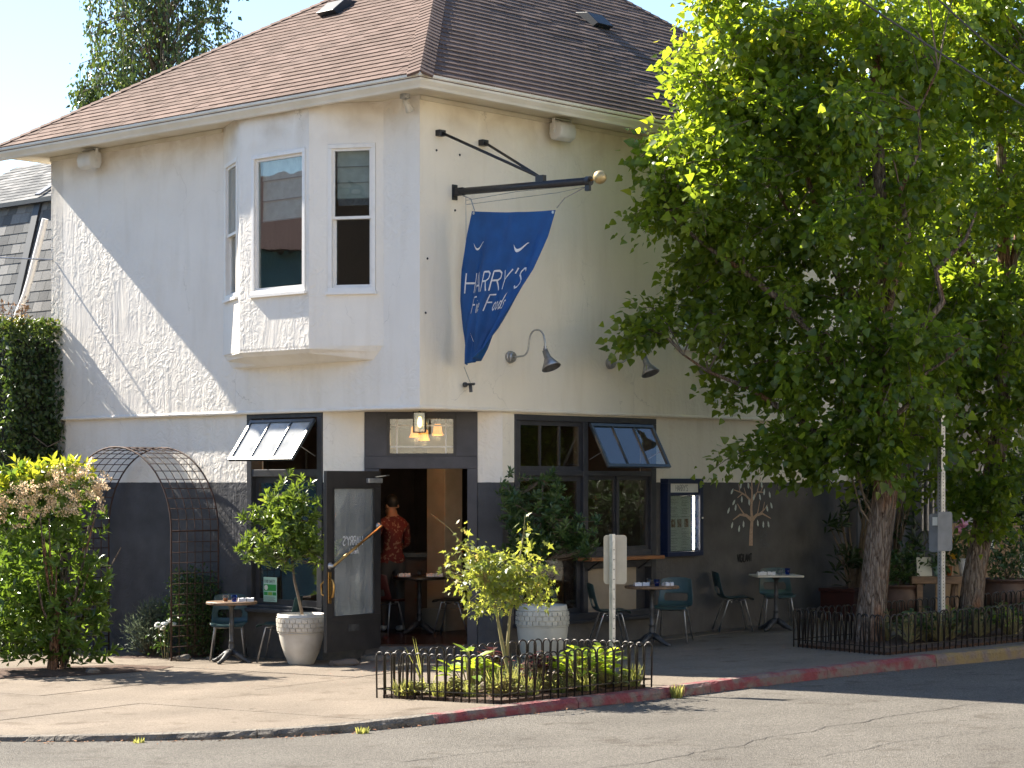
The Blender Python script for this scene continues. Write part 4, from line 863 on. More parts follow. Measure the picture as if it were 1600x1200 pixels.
for pts, w0 in (([(.02, 1.45), (-.12, 1.52), (-.26, 1.53), (-.42, 1.46)], .06), ([(.02, 1.45), (.12, 1.52), (.26, 1.54), (.46, 1.47)], .06), ([(-.16, 1.53), (-.26, 1.62), (-.32, 1.68)], .025), ([(.2, 1.54), (.31, 1.60), (.38, 1.66)], .025), ([(.26, 1.55), (.31, 1.70)], .02), ([(.14, 1.52), (.2, 1.72)], .02),
               ([(.01, 1.70), (-.12, 1.79), (-.26, 1.84), (-.4, 1.87)], .04), ([(.01, 1.70), (.1, 1.80), (.14, 1.84), (.32, 1.83)], .04), ([(-.2, 1.82), (-.32, 1.76)], .02), ([(-.12, 1.80), (-.17, 1.90)], .02), ([(.14, 1.85), (.22, 2.04)], .025), ([(-.26, 1.84), (-.29, 1.95)], .02), ([(.02, 1.84), (-.06, 1.96)], .02), ([(.22, 1.84), (.28, 1.93)], .018)):
    sub = MB(); taper(sub, pts, w0, .012); mb.add([(v[0], v[1]-.0006, v[2]) for v in sub.v], sub.f)
part('trunk_strokes', mb, 'chalk_brown', t); mb = MB()
for x, z, a in ((-.44, 1.85, -35), (-.40, 1.70, -40), (-.52, 1.59, -30), (-.36, 1.63, -10), (-.22, 1.74, 0), (-.05, 1.70, 5), (-.24, 1.93, -20), (-.07, 1.93, 10), (.24, 1.94, 10), (.30, 1.84, -10), (.43, 1.80, 15), (.2, 1.77, 15), (.06, 1.77, -15), (.37, 1.61, 20), (.47, 1.65, 25), (-.44, 1.39, -20), (-.28, 1.34, -10), (-.18, 1.40, 0), (.15, 1.41, 10), (.28, 1.39, 0), (.40, 1.39, 15)):
    ca, sa = math.cos(R(a)), math.sin(R(a)); mb.add([Vector((x+u*ca+v*sa*-1, -.005, z+u*sa+v*ca)) for u, v in ((0, .05), (.02, .015), (.018, -.03), (0, -.05), (-.02, -.02), (-.015, .02))], [(0, 1, 2, 3, 4, 5)])
part('leaf_marks', mb, 'chalk', t)
MT['chalk_faint'] = M('smudged chalk', (.13, .13, .135), (.085, .085, .09), .95, nscale=40)
o = inB('chalk_writing', 'faint handwritten chalk words beside the chalk tree trunk', 'writing', 6.50, .05, 0); mb = MB()
put_text(mb, 'Little', .10, cw, .21, 1.22, .09, gap=.04, slant=.15, squeeze=.9); put_text(mb, 'Dipper', .11, cw, .22, 1.07, .09, gap=.05, slant=.1, squeeze=.85); put_text(mb, 'Big', .10, cw, -.2, 1.20, .08, gap=.04, slant=.15, squeeze=.8)
part('lettering', mb, 'chalk_faint', o)
o = inB('painted_word', 'word VIGILANT painted in black capitals on the dark wall', 'writing', 6.18, .05, 0); mb = MB(); put_text(mb, 'VIGILANT', .105, cw, 0, .885, .22, gap=.17, squeeze=.66); part('lettering', mb, M('black paint', (.004, .004, .004), rough=.6), o)
# wire trellis arch against the left wall
t = inB('trellis_arch', 'rusty wire mesh garden arch against the left wall', 'trellis', -.02, 4.68, -.28)
def arch(y_, n=30):
    out = [Vector((y_, 1.13, 0)), Vector((y_, 1.13, 1.65))]
    for k in range(1, n): a = math.pi*k/n; out.append(Vector((y_, 1.13*math.cos(a), 1.65+1.05*math.sin(a))))
    return out + [Vector((y_, -1.13, 1.65)), Vector((y_, -1.13, 0))]
for k in range(7): part('hoop_wire', MB().tube(arch(-.02-.125*k), .011 if k in (0, 6) else .0055, 6), 'rust', t, smooth=True)
seg = [Vector((0, s*1.13, .08+.13*k)) for s in (1, -1) for k in range(13)] + [Vector((0, 1.13*math.cos(a), 1.65+1.05*math.sin(a))) for a in [math.pi*k/24 for k in range(25)]]
cw_ = MB().tube([(-.02, 0, 0), (-.77, 0, 0)], .0055, 5).mesh('cross_wire')
for p in seg: part('cross_wire', cw_, 'rust', t, loc=p)
# hanging lantern and pendant lamps
t = inB('lantern', 'square glass lantern hanging over the entrance transom', 'lantern', .56, .56, 2.56, R(-50))
part('frame', MB().box(-.075, .075, -.075, .075, 0, .012).box(-.075, .075, -.075, .075, .235, .25).box(-.01, .01, -.01, .01, .25, .27), 'black', t)
mb = MB(); [mb.box(x-.006, x+.006, y-.006, y+.006, .012, .235) for x in (-.069, .069) for y in (-.069, .069)]; part('corner_posts', mb, 'black', t)
mb = MB(); [mb.box(-.066, .066, y-.001, y+.001, .012, .235) for y in (-.069, .069)]; [mb.box(x-.001, x+.001, -.066, .066, .012, .235) for x in (-.069, .069)]; part('panes', mb, 'glass', t)
part('bulb', MB().lathe([(0, .06), (.022, .08), (.03, .12), (.02, .165), (.012, .19), (0, .19)], 12), 'bulb', t, smooth=True)
def pendant(label, bx, by, z):
    t = inB('pendant_lamp', label, 'lamp', bx, by, z, 0, 'amber pendant lamps inside the entrance')
    part('shade', MB().lathe([(.035, .14), (.05, .12), (.055, .05), (.075, .0), (.07, .0), (.048, .05), (.03, .13)], 18), 'amber', t, smooth=True); part('rod', MB().tube([(0, 0, .13), (0, 0, 2.76-z)], .01, 6), 'black', t); part('socket', MB().lathe([(.03, .13), (.03, .18), (.012, .2), (0, .2)], 12), 'black', t)
    d = bpy.data.lights.new('lamp_light', 'POINT'); d.energy = 1.5; d.color = (1, .62, .3); d.shadow_soft_size = .05; o = link(bpy.data.objects.new('lamp_light', d), t); o.location = (0, 0, -.02)
pendant('amber bell pendant lamp seen right in the transom window', 1.62, 1.30, 2.56); pendant('amber bell pendant lamp seen in the middle of the transom window', 1.70, 1.62, 2.50); pendant('amber bell pendant lamp partly behind the lantern', 1.9, 1.98, 2.55)
# ================================================================== FURNITURE
def make_chair(label, loc, rot, mat='teal', leg='steel_dark', group='plastic shell chairs at the pavement tables'):
    t = thing('chair', label, 'chair', loc, rot, group)
    prof = [(.235, .415), (.225, .437), (.19, .447), (.10, .440), (0, .432), (-.10, .432), (-.16, .440), (-.20, .465), (-.225, .51), (-.24, .555), (-.252, .60), (-.265, .66), (-.278, .73), (-.287, .79), (-.288, .805)]
    nx = 12; vs = []; fs = []
    for j, (y, z) in enumerate(prof):
        hw = .225 - (.02 if j < 2 else 0) - .012*max(0, j-9) * .6
        for i in range(nx+1):
            s = -1+2*i/nx; e = abs(s)**3; lift = .022*e if j < 7 else 0; fwd = .045*e if j >= 7 else .045*e*max(0, j-4)/3
            cz = -.02*e*max(0, (j-12)/2) if j > 11 else 0
            vs.append((s*hw, y+fwd, z+lift*(1-.5*(j < 2))+cz))
    for j in range(len(prof)-1):
        for i in range(nx):
            if 8 <= j <= 9 and 2 < i < nx-3 or (j == 8 or j == 9) and i in (2, nx-3): continue
            a = j*(nx+1)+i; fs.append((a, a+1, a+nx+2, a+nx+1))
    sh = part('shell', MB().add(vs, fs), mat, t, smooth=True); m = sh.modifiers.new('thick', 'SOLIDIFY'); m.thickness = .007; m = sh.modifiers.new('sub', 'SUBSURF'); m.levels = 1; m.render_levels = 1
    for sx in (-1, 1):
        for top, foot in (((sx*.16, .12, .425), (sx*.215, .215, 0)), ((sx*.16, -.10, .425), (sx*.215, -.25, 0))):
            part('leg', MB().tube([(top[0]*.9, top[1]*.5, .424), top, tuple(top[i]+(foot[i]-top[i])*.06 for i in range(3)), foot], .0105, 8), leg, t, smooth=True)
    part('brace', MB().tube([(-.165, .06, .40), (.165, .06, .40)], .008, 6).tube([(-.165, -.06, .40), (.165, -.06, .40)], .008, 6), leg, t)
    return t
def make_table(label, loc, rot, top='tabletop', r_=.31, square=False):
    t = thing('cafe_table', label, 'table', loc, rot, 'cafe tables on the pavement')
    if square: part('table_top', MB().box(-r_, r_, -r_, r_, .715, .74), top, t, bevel=.006)
    else: part('table_top', MB().lathe([(0, .71), (r_-.012, .71), (r_, .716), (r_, .738), (r_-.006, .745), (0, .745)], 40), top, t)
    part('column', MB().lathe([(.055, .10), (.05, .14), (.034, .17), (.04, .20), (.034, .22), (.034, .245), (.042, .25), (.030, .27), (.028, .45), (.036, .46), (.028, .475), (.026, .66), (.05, .69), (.09, .71), (0, .71)], 16), 'cast_iron', t, smooth=True)
    for k in range(4):
        a = R(45+90*k); c, s = math.cos(a), math.sin(a)
        part('foot', MB().tube([(c*.02, s*.02, .13), (c*.10, s*.10, .10), (c*.18, s*.18, .05), (c*.25, s*.25, .018), (c*.28, s*.28, .018)], [.045, .036, .028, .022, .018], 8), 'cast_iron', t, smooth=True)
    return t
def tumbler(label, loc, c, fill=None, grp='drinking glasses on the pavement tables'):
    t = thing('tumbler', label, 'glass', loc, 0, grp)
    part('cup', MB().lathe([(.026, 0), (.033, .035), (.037, .085), (.034, .085), (.030, .035), (.024, .008), (0, .008)], 16), c, t, smooth=True)
    if fill: part('drink', MB().lathe([(.023, .009), (.0295, .035), (.030, .045), (0, .045)], 16), fill, t, smooth=True)
def napkin(label, loc, rot, ln=.19):
    t = thing('napkin_roll', label, 'napkin', loc, rot, 'rolled napkins with cutlery'); vs = []; n = 10
    prof = [(-.05, .0), (-.045, .03), (-.02, .043), (.02, .04), (.045, .028), (.05, 0)]
    m_ = len(prof); vs = [(-ln/2+ln*k/n+.004*math.sin(k*2.3+j), y*(1-.12*math.sin(k*1.3)), z*(1+.15*math.sin(k*1.9+j))) for k in range(n+1) for j, (y, z) in enumerate(prof)]
    part('cloth', MB().add(vs, [(k*m_+j, k*m_+j+1, (k+1)*m_+j+1, (k+1)*m_+j) for k in range(n) for j in range(m_-1)]+[tuple(range(m_)), tuple(reversed(range(n*m_, n*m_+m_)))]), 'napkin', t, smooth=True)
    part('cord', MB().tube([(0, -.054, .0), (.004, -.05, .036), (.006, -.02, .05), (.006, .02, .047), (.004, .05, .032), (0, .054, .0)], .003, 5), 'ink', t)
MT['cup_clear'] = glass('clear tumbler', (.9, .9, .9), 1.5); MT['cup_blue'] = glass('blue tumbler', (.22, .42, .85), 1.5); MT['tea'] = M('amber drink', (.35, .10, .02), rough=.2)
def yaw_to(dx, dy): return math.atan2(-dx, dy)     # local +y points along (dx, dy)

p = on_ground(-3.40, 26.30); make_table('round wooden cafe table with iron base at the left', p, .3); zt = p.z+.745
tumbler('small tumbler of amber drink on the left table', (p.x-.06, p.y-.12, zt), 'cup_clear', 'tea'); tumbler('blue tumbler on the left table', (p.x+.04, p.y-.10, zt), 'cup_blue'); napkin('white napkin roll on the left table', (p.x+.17, p.y, zt), .25)
make_chair('teal shell chair facing the street behind the left table', on_ground(-3.50, 26.78), yaw_to(.06, -1), leg='steel_dark'); make_chair('teal shell chair seen from the side beside the white pot', on_ground(-2.83, 26.27), yaw_to(-1, .12))
p = Bg(3.27, -.80); make_table('round wooden cafe table beneath the drink ledge', p, .1, r_=.34); zt = p.z+.745
napkin('white napkin roll on the middle table', (p.x-.13, p.y-.05, zt), .1); tumbler('blue tumbler on the middle table', (p.x+.05, p.y-.18, zt), 'cup_blue'); tumbler('clear tumbler behind the napkins on the middle table', (p.x-.02, p.y+.12, zt), 'cup_clear'); napkin('short napkin roll at the right edge of the middle table', (p.x+.2, p.y, zt), .4, .12)
make_chair('dark teal shell chair left of the middle table, by the sign post', p+Vector((-.52, .02, -.016)), yaw_to(1, .12)); make_chair('dark teal shell chair right of the middle table, under the menu case', p+Vector((.30, .50, .012)), yaw_to(-.25, -1))
p = Bg(5.93, -.78); make_table('square pale-topped cafe table below the chalk tree', p, R(5), 'marble', .31, True); zt = p.z+.741
napkin('white napkin roll on the pale square table', (p.x-.14, p.y-.08, zt), .05, .24); tumbler('clear tumbler on the pale square table', (p.x+.04, p.y-.1, zt), 'cup_clear'); tumbler('blue tumbler on the pale square table', (p.x+.15, p.y, zt), 'cup_blue')
make_chair('dark teal shell chair seen from the side left of the pale table', p+Vector((-.56, .05, -.016)), yaw_to(1, .1)); make_chair('dark teal shell chair behind the pale table against the wall', p+Vector((.07, .42, .004)), yaw_to(.05, -1))

# ---- inside the doorway
p = Bw(2.45, 2.45, -.01); t = make_table('dark round table set for dining inside the doorway', p, 0, M('dark table', (.02, .014, .012), rough=.35), .36); t['group'] = 'tables'; del t['group']
napkin('white napkin at the left of the indoor table', (p.x-.2, p.y, p.z+.745), .2, .16); napkin('white napkin at the right of the indoor table', (p.x+.2, p.y, p.z+.745), .05, .22)
tumbler('small tumbler on the indoor table', (p.x, p.y+.05, p.z+.745), 'cup_clear')
MT['red_seat'] = M('oxblood plastic', (.09, .018, .014), rough=.35); MT['dark_seat'] = M('black plastic', (.012, .012, .012), rough=.4)
make_chair('oxblood shell chair just inside the open door', Bw(1.95, 2.62, -.01), yaw_to(.5, 1), 'red_seat', 'steel_dark', 'chairs inside'); make_chair('black shell chair inside at the right of the doorway', Bw(2.60, 1.98, -.01), yaw_to(-1, .2), 'dark_seat', 'steel_dark', 'chairs inside')
t = inB('bar_counter', 'dark bar counter at the back of the room', 'counter', 2.4, 3.75, 0, R(-45)); part('base', MB().box(-1.4, 1.2, 0, .5, -.01, .96), 'interior_wall', t); part('counter_top', MB().box(-1.45, 1.25, -.05, .55, .96, 1.02), 'dark_seat', t)
for i, (x, c) in enumerate(((.05, 'cup_clear'), (.25, 'label'), (.36, 'cup_clear'))): w_ = t.matrix_basis; q = Matrix.Translation(t.location) @ Matrix.Rotation(t.rotation_euler.z, 4, 'Z') @ Vector((x, .1, 1.02)); tumbler(['clear jar on the bar counter', 'pale tall jar on the bar counter', 'glass at the right end of the bar counter'][i], q, c, None, 'jars on the bar')
t = inB('shelf_unit', 'black metal shelving with glassware behind the bar', 'shelf', 2.2, 4.35, 0, R(-45)); mb = MB()
for x in (-.55, -.02, .5): mb.box(x-.015, x+.015, 0, .03, -.01, 2.4)
part('uprights', mb, 'black', t)
for z in (1.30, 1.62, 1.92): part('shelf', MB().box(-.6, .55, 0, .26, z, z+.02), 'black', t)
q0 = Matrix.Translation(t.location) @ Matrix.Rotation(t.rotation_euler.z, 4, 'Z')
for i in range(9):
    x = -.5+i*.12; g = thing('glass_jar', 'clear glass jar on the bar shelving', 'jar', q0 @ Vector((x, .1, (1.32, 1.64, 1.94)[i % 3])), 0, 'glassware on the bar shelves')
    part('body', MB().lathe([(.035, 0), (.04, .06), (.03, .12), (.018, .16), (.018, .2), (0, .2)], 10), 'napkin' if i % 4 == 0 else 'cup_clear', g, smooth=True)

# wine bottles in the right window
def bottle(loc, i):
    t = thing('wine_bottle', 'dark wine bottle standing inside the right window', 'bottle', loc, random.random()*6, 'wine bottles in the right window')
    part('body', BOT, 'bottle', t); part('label', LAB, 'label', t)
BOT = MB().lathe([(.036, 0), (.037, .17), (.03, .20), (.014, .235), (.013, .29), (.016, .295), (.016, .31), (0, .31)], 14).mesh('bottle'); BOT.shade_smooth(); LAB = MB().lathe([(.0375, .05), (.0378, .13)], 14).mesh('label')
for row, z in ((0, .475), (1, .90)):
    for i in range(10): bottle(Bw(1.86+i*.105+random.uniform(-.02, .02), .36+.05*(i % 2), z), i)
t = inB('window_shelf', 'low display shelf for bottles inside the right window', 'shelf', 1.75, .33, 0)
for z in (.455, .88): part('board', MB().box(0, 1.15, 0, .22, z, z+.018), 'timber', t)
part('upright', MB().box(0, .03, 0, .22, -.01, .88).box(1.12, 1.15, 0, .22, -.01, .88), 'timber', t)

# ================================================================== PERSON AT THE BAR
def make_person():
    J = {}; E_ = []; Rr = {}
    def j(n_, p, r_, par=None):
        J[n_] = Vector(p); Rr[n_] = r_
        if par: E_.append((par, n_))
    # facing -x (profile), body turned a little to the bar; right arm bent forward
    j('pel', (0, 0, .95), (.155, .125)); j('waist', (0, 0, 1.10), (.15, .12), 'pel'); j('chest', (.0, 0, 1.30), (.18, .135), 'waist'); j('sho', (.01, 0, 1.45), (.15, .11), 'chest'); j('neck', (0, 0, 1.54), (.06, .06), 'sho'); j('head0', (-.02, 0, 1.60), (.075, .07), 'neck'); j('head1', (-.025, 0, 1.68), (.098, .08), 'head0'); j('head2', (-.015, 0, 1.755), (.088, .074), 'head1')
    j('jaw', (-.085, 0, 1.60), (.035, .04), 'head0'); j('nose', (-.125, 0, 1.668), (.016, .016), 'head1')
    for s, nm in ((-1, 'a'), (1, 'b')):
        j('shl'+nm, (.01, s*.19, 1.43), (.07, .07), 'sho'); j('elb'+nm, (-.02 if s < 0 else -.05, s*.26, 1.16), (.047, .047), 'shl'+nm); j('wri'+nm, (-.24, s*.18, 1.08), (.032, .03), 'elb'+nm); j('pal'+nm, (-.31, s*.165, 1.075), (.034, .022), 'wri'+nm)
        for k in range(4):
            y = s*.165+(k-1.5)*.021; j(f'f{k}{nm}', (-.355, y, 1.07), (.0095, .0095), 'pal'+nm); j(f'g{k}{nm}', (-.385, y, 1.05-.003*k), (.0085, .0085), f'f{k}{nm}'); j(f'h{k}{nm}', (-.392+.006*abs(k-1), y, 1.025), (.0075, .0075), f'g{k}{nm}')
        j('t0'+nm, (-.30, s*.165-s*.045, 1.07), (.011, .011), 'pal'+nm); j('t1'+nm, (-.335, s*.165-s*.058, 1.06), (.009, .009), 't0'+nm)
        j('hip'+nm, (0, s*.095, .88), (.105, .10), 'pel'); j('kne'+nm, (-.02+.03*s, s*.115, .50), (.065, .065), 'hip'+nm); j('ank'+nm, (.02+.03*s, s*.12, .10), (.042, .042), 'kne'+nm); j('hee'+nm, (.03+.03*s, s*.12, .045), (.042, .04), 'ank'+nm); j('toe'+nm, (-.14+.03*s, s*.13, .035), (.036, .03), 'hee'+nm)
    names = list(J); me = bpy.data.meshes.new('body'); me.from_pydata([J[n_] for n_ in names], [(names.index(a), names.index(b)) for a, b in E_], [])
    o = bpy.data.objects.new('tmp', me); COL.objects.link(o); sk = o.modifiers.new('skin', 'SKIN'); sb = o.modifiers.new('sub', 'SUBSURF'); sb.levels = 2; sb.render_levels = 2
    for i, n_ in enumerate(names): me.skin_vertices[0].data[i].radius = Rr[n_]
    me.skin_vertices[0].data[0].use_root = True
    dg = bpy.context.evaluated_depsgraph_get(); me2 = bpy.data.meshes.new_from_object(o.evaluated_get(dg)); bpy.data.objects.remove(o)
    for m_ in (M('skin', (.30, .15, .09), rough=.55), M('red floral shirt', (.11, .012, .011), (.25, .14, .09), .8, nscale=24, lo=.55, hi=.62), M('grey trousers', (.05, .05, .05), rough=.9), M('pale shoe', (.5, .48, .45), rough=.6), M('dark hair', (.012, .010, .009), rough=.6)): me2.materials.append(m_)
    for pl in me2.polygons:
        c = pl.center; arm = abs(c.y) > .145 or c.x < -.17
        if c.z < .085: k = 3
        elif c.z < .93: k = 2
        elif c.z < 1.535 and not (arm and c.z < 1.22 and (c.x < -.08)): k = 1
        else: k = 0
        if c.z > 1.66 and c.x > -.055 or c.z > 1.735: k = 4
        pl.material_index = k
    me2.shade_smooth(); return me2
t = thing('person', 'person in a red floral shirt standing at the bar inside', 'person', Bw(2.42, 2.93, -.01), TH-R(43)); pm = make_person(); o = part('body', pm, None, t); o.rotation_euler = (0, 0, R(-62))
bm_ = bmesh.new(); bmesh.ops.create_uvsphere(bm_, u_segments=16, v_segments=10, radius=1)
for v in list(bm_.verts): v.co = Vector((v.co.x*.106-.012, v.co.y*.088, v.co.z*.10+1.725))
bmesh.ops.delete(bm_, geom=[v for v in bm_.verts if v.co.z < 1.66 or (v.co.x < -.065 and v.co.z < 1.76)], context='VERTS'); hm = bpy.data.meshes.new('hair'); bm_.to_mesh(hm); bm_.free(); hm.shade_smooth()
o = part('hair', hm, pm.materials[4], t); o.rotation_euler = (0, 0, R(-62))
for s in (-1, 1): o = part('ear', MB().lathe([(0, -.012), (.022, -.008), (.026, 0), (.012, .008), (0, .006)], 10, mat=Matrix.Rotation(R(90), 4, 'X')), pm.materials[0], t, smooth=True); o.location = Matrix.Rotation(R(-62), 3, 'Z') @ Vector((0, s*.085, 1.665)); o.rotation_euler = (0, 0, R(-62))

# ================================================================== POTS AND PLANTERS
def pot(label, loc, prof, mat, relief, n_rel=26):
    t = thing('plant_pot', label, 'plant pot', loc, 0); part('pot', MB().lathe(prof, 48), mat, t, smooth=True)
    rt, zt = prof[-3] if len(prof) > 3 else prof[-1]
    part('soil', MB().lathe([(rt*.93, zt-.07), (0, zt-.055)], 24), 'soil', t)
    mb = MB()
    def rad(z):
        for a, b in zip(prof[:-1], prof[1:]):
            if a[1] <= z <= b[1] and b[1] > a[1]: return a[0]+(b[0]-a[0])*(z-a[1])/(b[1]-a[1])
        return prof[0][0]
    for row, z in enumerate(relief):
        for k in range(n_rel):
            a0 = 2*math.pi*(k+.5*(row % 2))/n_rel; a1 = a0+2*math.pi*.86/n_rel; vs = []
            for zz in (z, z+.042):
                for a in (a0, (a0+a1)/2, a1):
                    for d in (-.004, .017): r_ = rad(zz)+d; vs.append((r_*math.cos(a), r_*math.sin(a), zz))
            mb.add(vs, [(1, 3, 9, 7), (3, 5, 11, 9), (0, 1, 7, 6), (4, 10, 11, 5), (0, 2, 3, 1), (2, 4, 5, 3), (6, 7, 9, 8), (8, 9, 11, 10)])
    part('relief_band', mb, mat, t)
    for z in (relief[0]-.02, relief[-1]+.06): part('ring', MB().lathe([(rad(z)+.003, z-.008), (rad(z)+.012, z), (rad(z)+.003, z+.008)], 48), mat, t, smooth=True)
    return t
PL = on_ground(-2.50, 25.72); PR = on_ground(.36, 25.60)
pot('tall tapered white pot with ribbed band left of the door', PL, [(.14, 0), (.155, .02), (.215, .15), (.255, .30), (.275, .42), (.282, .52), (.285, .60), (.272, .605), (.262, .56), (.255, .50)], 'pot_white', (.40, .453, .506))
pot('pale green-grey barrel pot with basketwork band right of the door', PR, [(.235, 0), (.25, .02), (.285, .18), (.302, .34), (.302, .48), (.292, .60), (.285, .625), (.268, .625), (.265, .58), (.26, .52)], 'pot_grey', (.395, .45, .505))
def rosettes(name, centers, per, size, ratio, mat, parent, shape='oval', updir=.25, var0=0):
    """leaves set round shoot tips"""
    C = np.asarray(centers, float); n = len(C); ax = rand_dirs(n); ax[:, 2] = np.abs(ax[:, 2])*.6+updir; ax = norm(ax)
    P = []; D = []; N = []; L = []; va = []
    for c, a in zip(C, ax):
        u = np.cross(a, [0.3, .5, .81]); u /= np.linalg.norm(u); v = np.cross(a, u); cv = rng.random()
        for k in range(per):
            ph = k*2.4+rng.random()*.5; q = k/per; d = a*(.25+.9*q)+(u*math.cos(ph)+v*math.sin(ph))*(1.0-.35*q); P.append(c+a*size*(q*.9-.5)+rng.normal(size=3)*.008); D.append(d+rng.normal(size=3)*.15); N.append(a+rng.normal(size=3)*.25); L.append(size*(.75+.5*rng.random())); va.append(min(1, max(0, var0+.5*cv+.35*rng.random()+.2*q)))
    L = np.array(L); return part(name, leaf_mesh(name, P, np.array(D), np.array(N), L, L*ratio, shape, np.array(va)), mat, parent)
def small_tree(name, label, base, path, blobs, n, per, size, ratio, lm, bark, stems=None, rad=.02, shape='oval', cat='tree'):
    t = thing(name, label, cat, base); pts = [Vector(p) for p in path]; m_ = len(pts)
    part('trunk', MB().tube(pts, [rad*(1-.55*i/(m_-1)) for i in range(m_)], 10), bark, t, smooth=True)
    C, _, _ = blob_points(blobs, n, .5); mb = MB(); top = pts[-1]; skel = pts[m_//2:]
    for c in C[::2]:
        s = min(skel, key=lambda q: (q-Vector(c)).length+abs(q.z-c[2])*.3); m1 = s.lerp(Vector(c), .5)+Vector((0, 0, -.03)); mb.tube([s, m1, Vector(c)], [rad*.35, rad*.22, rad*.12], 5, False)
    tag(part('branches', mb, bark, t), kind='stuff'); rosettes('crown', C, per, size, ratio, lm, t, shape); return t
MT['laurel'] = leaf_mat('sunny laurel leaf', (.045, .085, .018), (.13, .20, .035), (.22, .26, .05), .32, .32)  # sunlight put into the colour: lit copy of the darker laurel leaf below
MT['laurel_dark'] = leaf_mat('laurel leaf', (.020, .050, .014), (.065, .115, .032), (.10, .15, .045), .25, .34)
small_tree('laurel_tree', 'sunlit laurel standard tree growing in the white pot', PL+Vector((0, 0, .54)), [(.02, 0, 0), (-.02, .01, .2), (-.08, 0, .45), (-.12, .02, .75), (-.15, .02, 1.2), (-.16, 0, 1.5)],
    [(-.16, 0, 1.02, .50, .45, .36), (-.12, 0, 1.35, .34, .34, .38), (-.50, 0, .82, .26, .3, .20), (.18, .05, .80, .26, .3, .25), (-.58, 0, 1.22, .14, .2, .12), (-.30, -.1, .70, .3, .3, .18)], 260, 13, .088, .36, 'laurel', 'twig')
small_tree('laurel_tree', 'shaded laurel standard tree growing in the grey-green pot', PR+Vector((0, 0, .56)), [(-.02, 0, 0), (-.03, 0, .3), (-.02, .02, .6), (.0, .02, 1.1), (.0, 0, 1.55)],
    [(0, 0, 1.0, .46, .45, .42), (-.30, 0, 1.30, .26, .3, .34), (.12, 0, 1.36, .26, .3, .28), (.42, 0, .80, .26, .3, .24), (.60, 0, 1.0, .14, .18, .14), (-.2, 0, .72, .3, .3, .2)], 270, 13, .088, .36, 'laurel_dark', 'twig')
# ================================================================== PLANTING
MT['poplar'] = leaf_mat('poplar leaf', (.055, .105, .016), (.14, .20, .028), (.32, .32, .04), .55, .32, .6, 2.9)
MT['box'] = leaf_mat('box leaf', (.018, .045, .010), (.05, .10, .02), (.09, .14, .03), .25, .4)
MT['creeper'] = leaf_mat('creeper leaf', (.020, .045, .010), (.06, .095, .02), (.22, .16, .05), .3, .4)
MT['cherry_laurel'] = leaf_mat('glossy shrub leaf', (.035, .075, .014), (.10, .17, .03), (.19, .26, .05), .38, .28, .6)
MT['new_leaf'] = leaf_mat('young yellow-green leaf', (.17, .22, .03), (.28, .31, .045), None, .42, .35)
MT['blossom'] = leaf_mat('cream blossom', (.74, .60, .38), (.88, .76, .54), None, .5, .8, .1, 1.15)
MT['lavender'] = leaf_mat('grey-green foliage', (.06, .085, .055), (.11, .14, .085), None, .2, .6)
MT['maple'] = leaf_mat('pale maple leaf', (.10, .15, .03), (.24, .27, .06), (.32, .25, .09), .4, .4)
MT['hosta'] = leaf_mat('lime leaf', (.16, .26, .035), (.28, .36, .06), None, .38, .4)
MT['heuchera'] = leaf_mat('maroon leaf', (.045, .018, .018), (.12, .055, .045), None, .25, .5)
MT['sedge'] = leaf_mat('straw-green leaf', (.16, .19, .05), (.30, .31, .11), None, .35, .5)
MT['birch'] = leaf_mat('birch leaf', (.022, .045, .012), (.055, .09, .022), (.10, .14, .03), .3, .4)
MT['dark_leaf'] = leaf_mat('dark evergreen leaf', (.012, .030, .009), (.032, .06, .016), (.05, .085, .022), .2, .4)
MT['petal_white'] = M('white petal', (.78, .77, .74), rough=.7); MT['petal_pink'] = M('pink petal', (.55, .20, .33), (.65, .35, .45), .7, nscale=20); MT['petal_yellow'] = M('yellow petal', (.65, .33, .02), rough=.7)

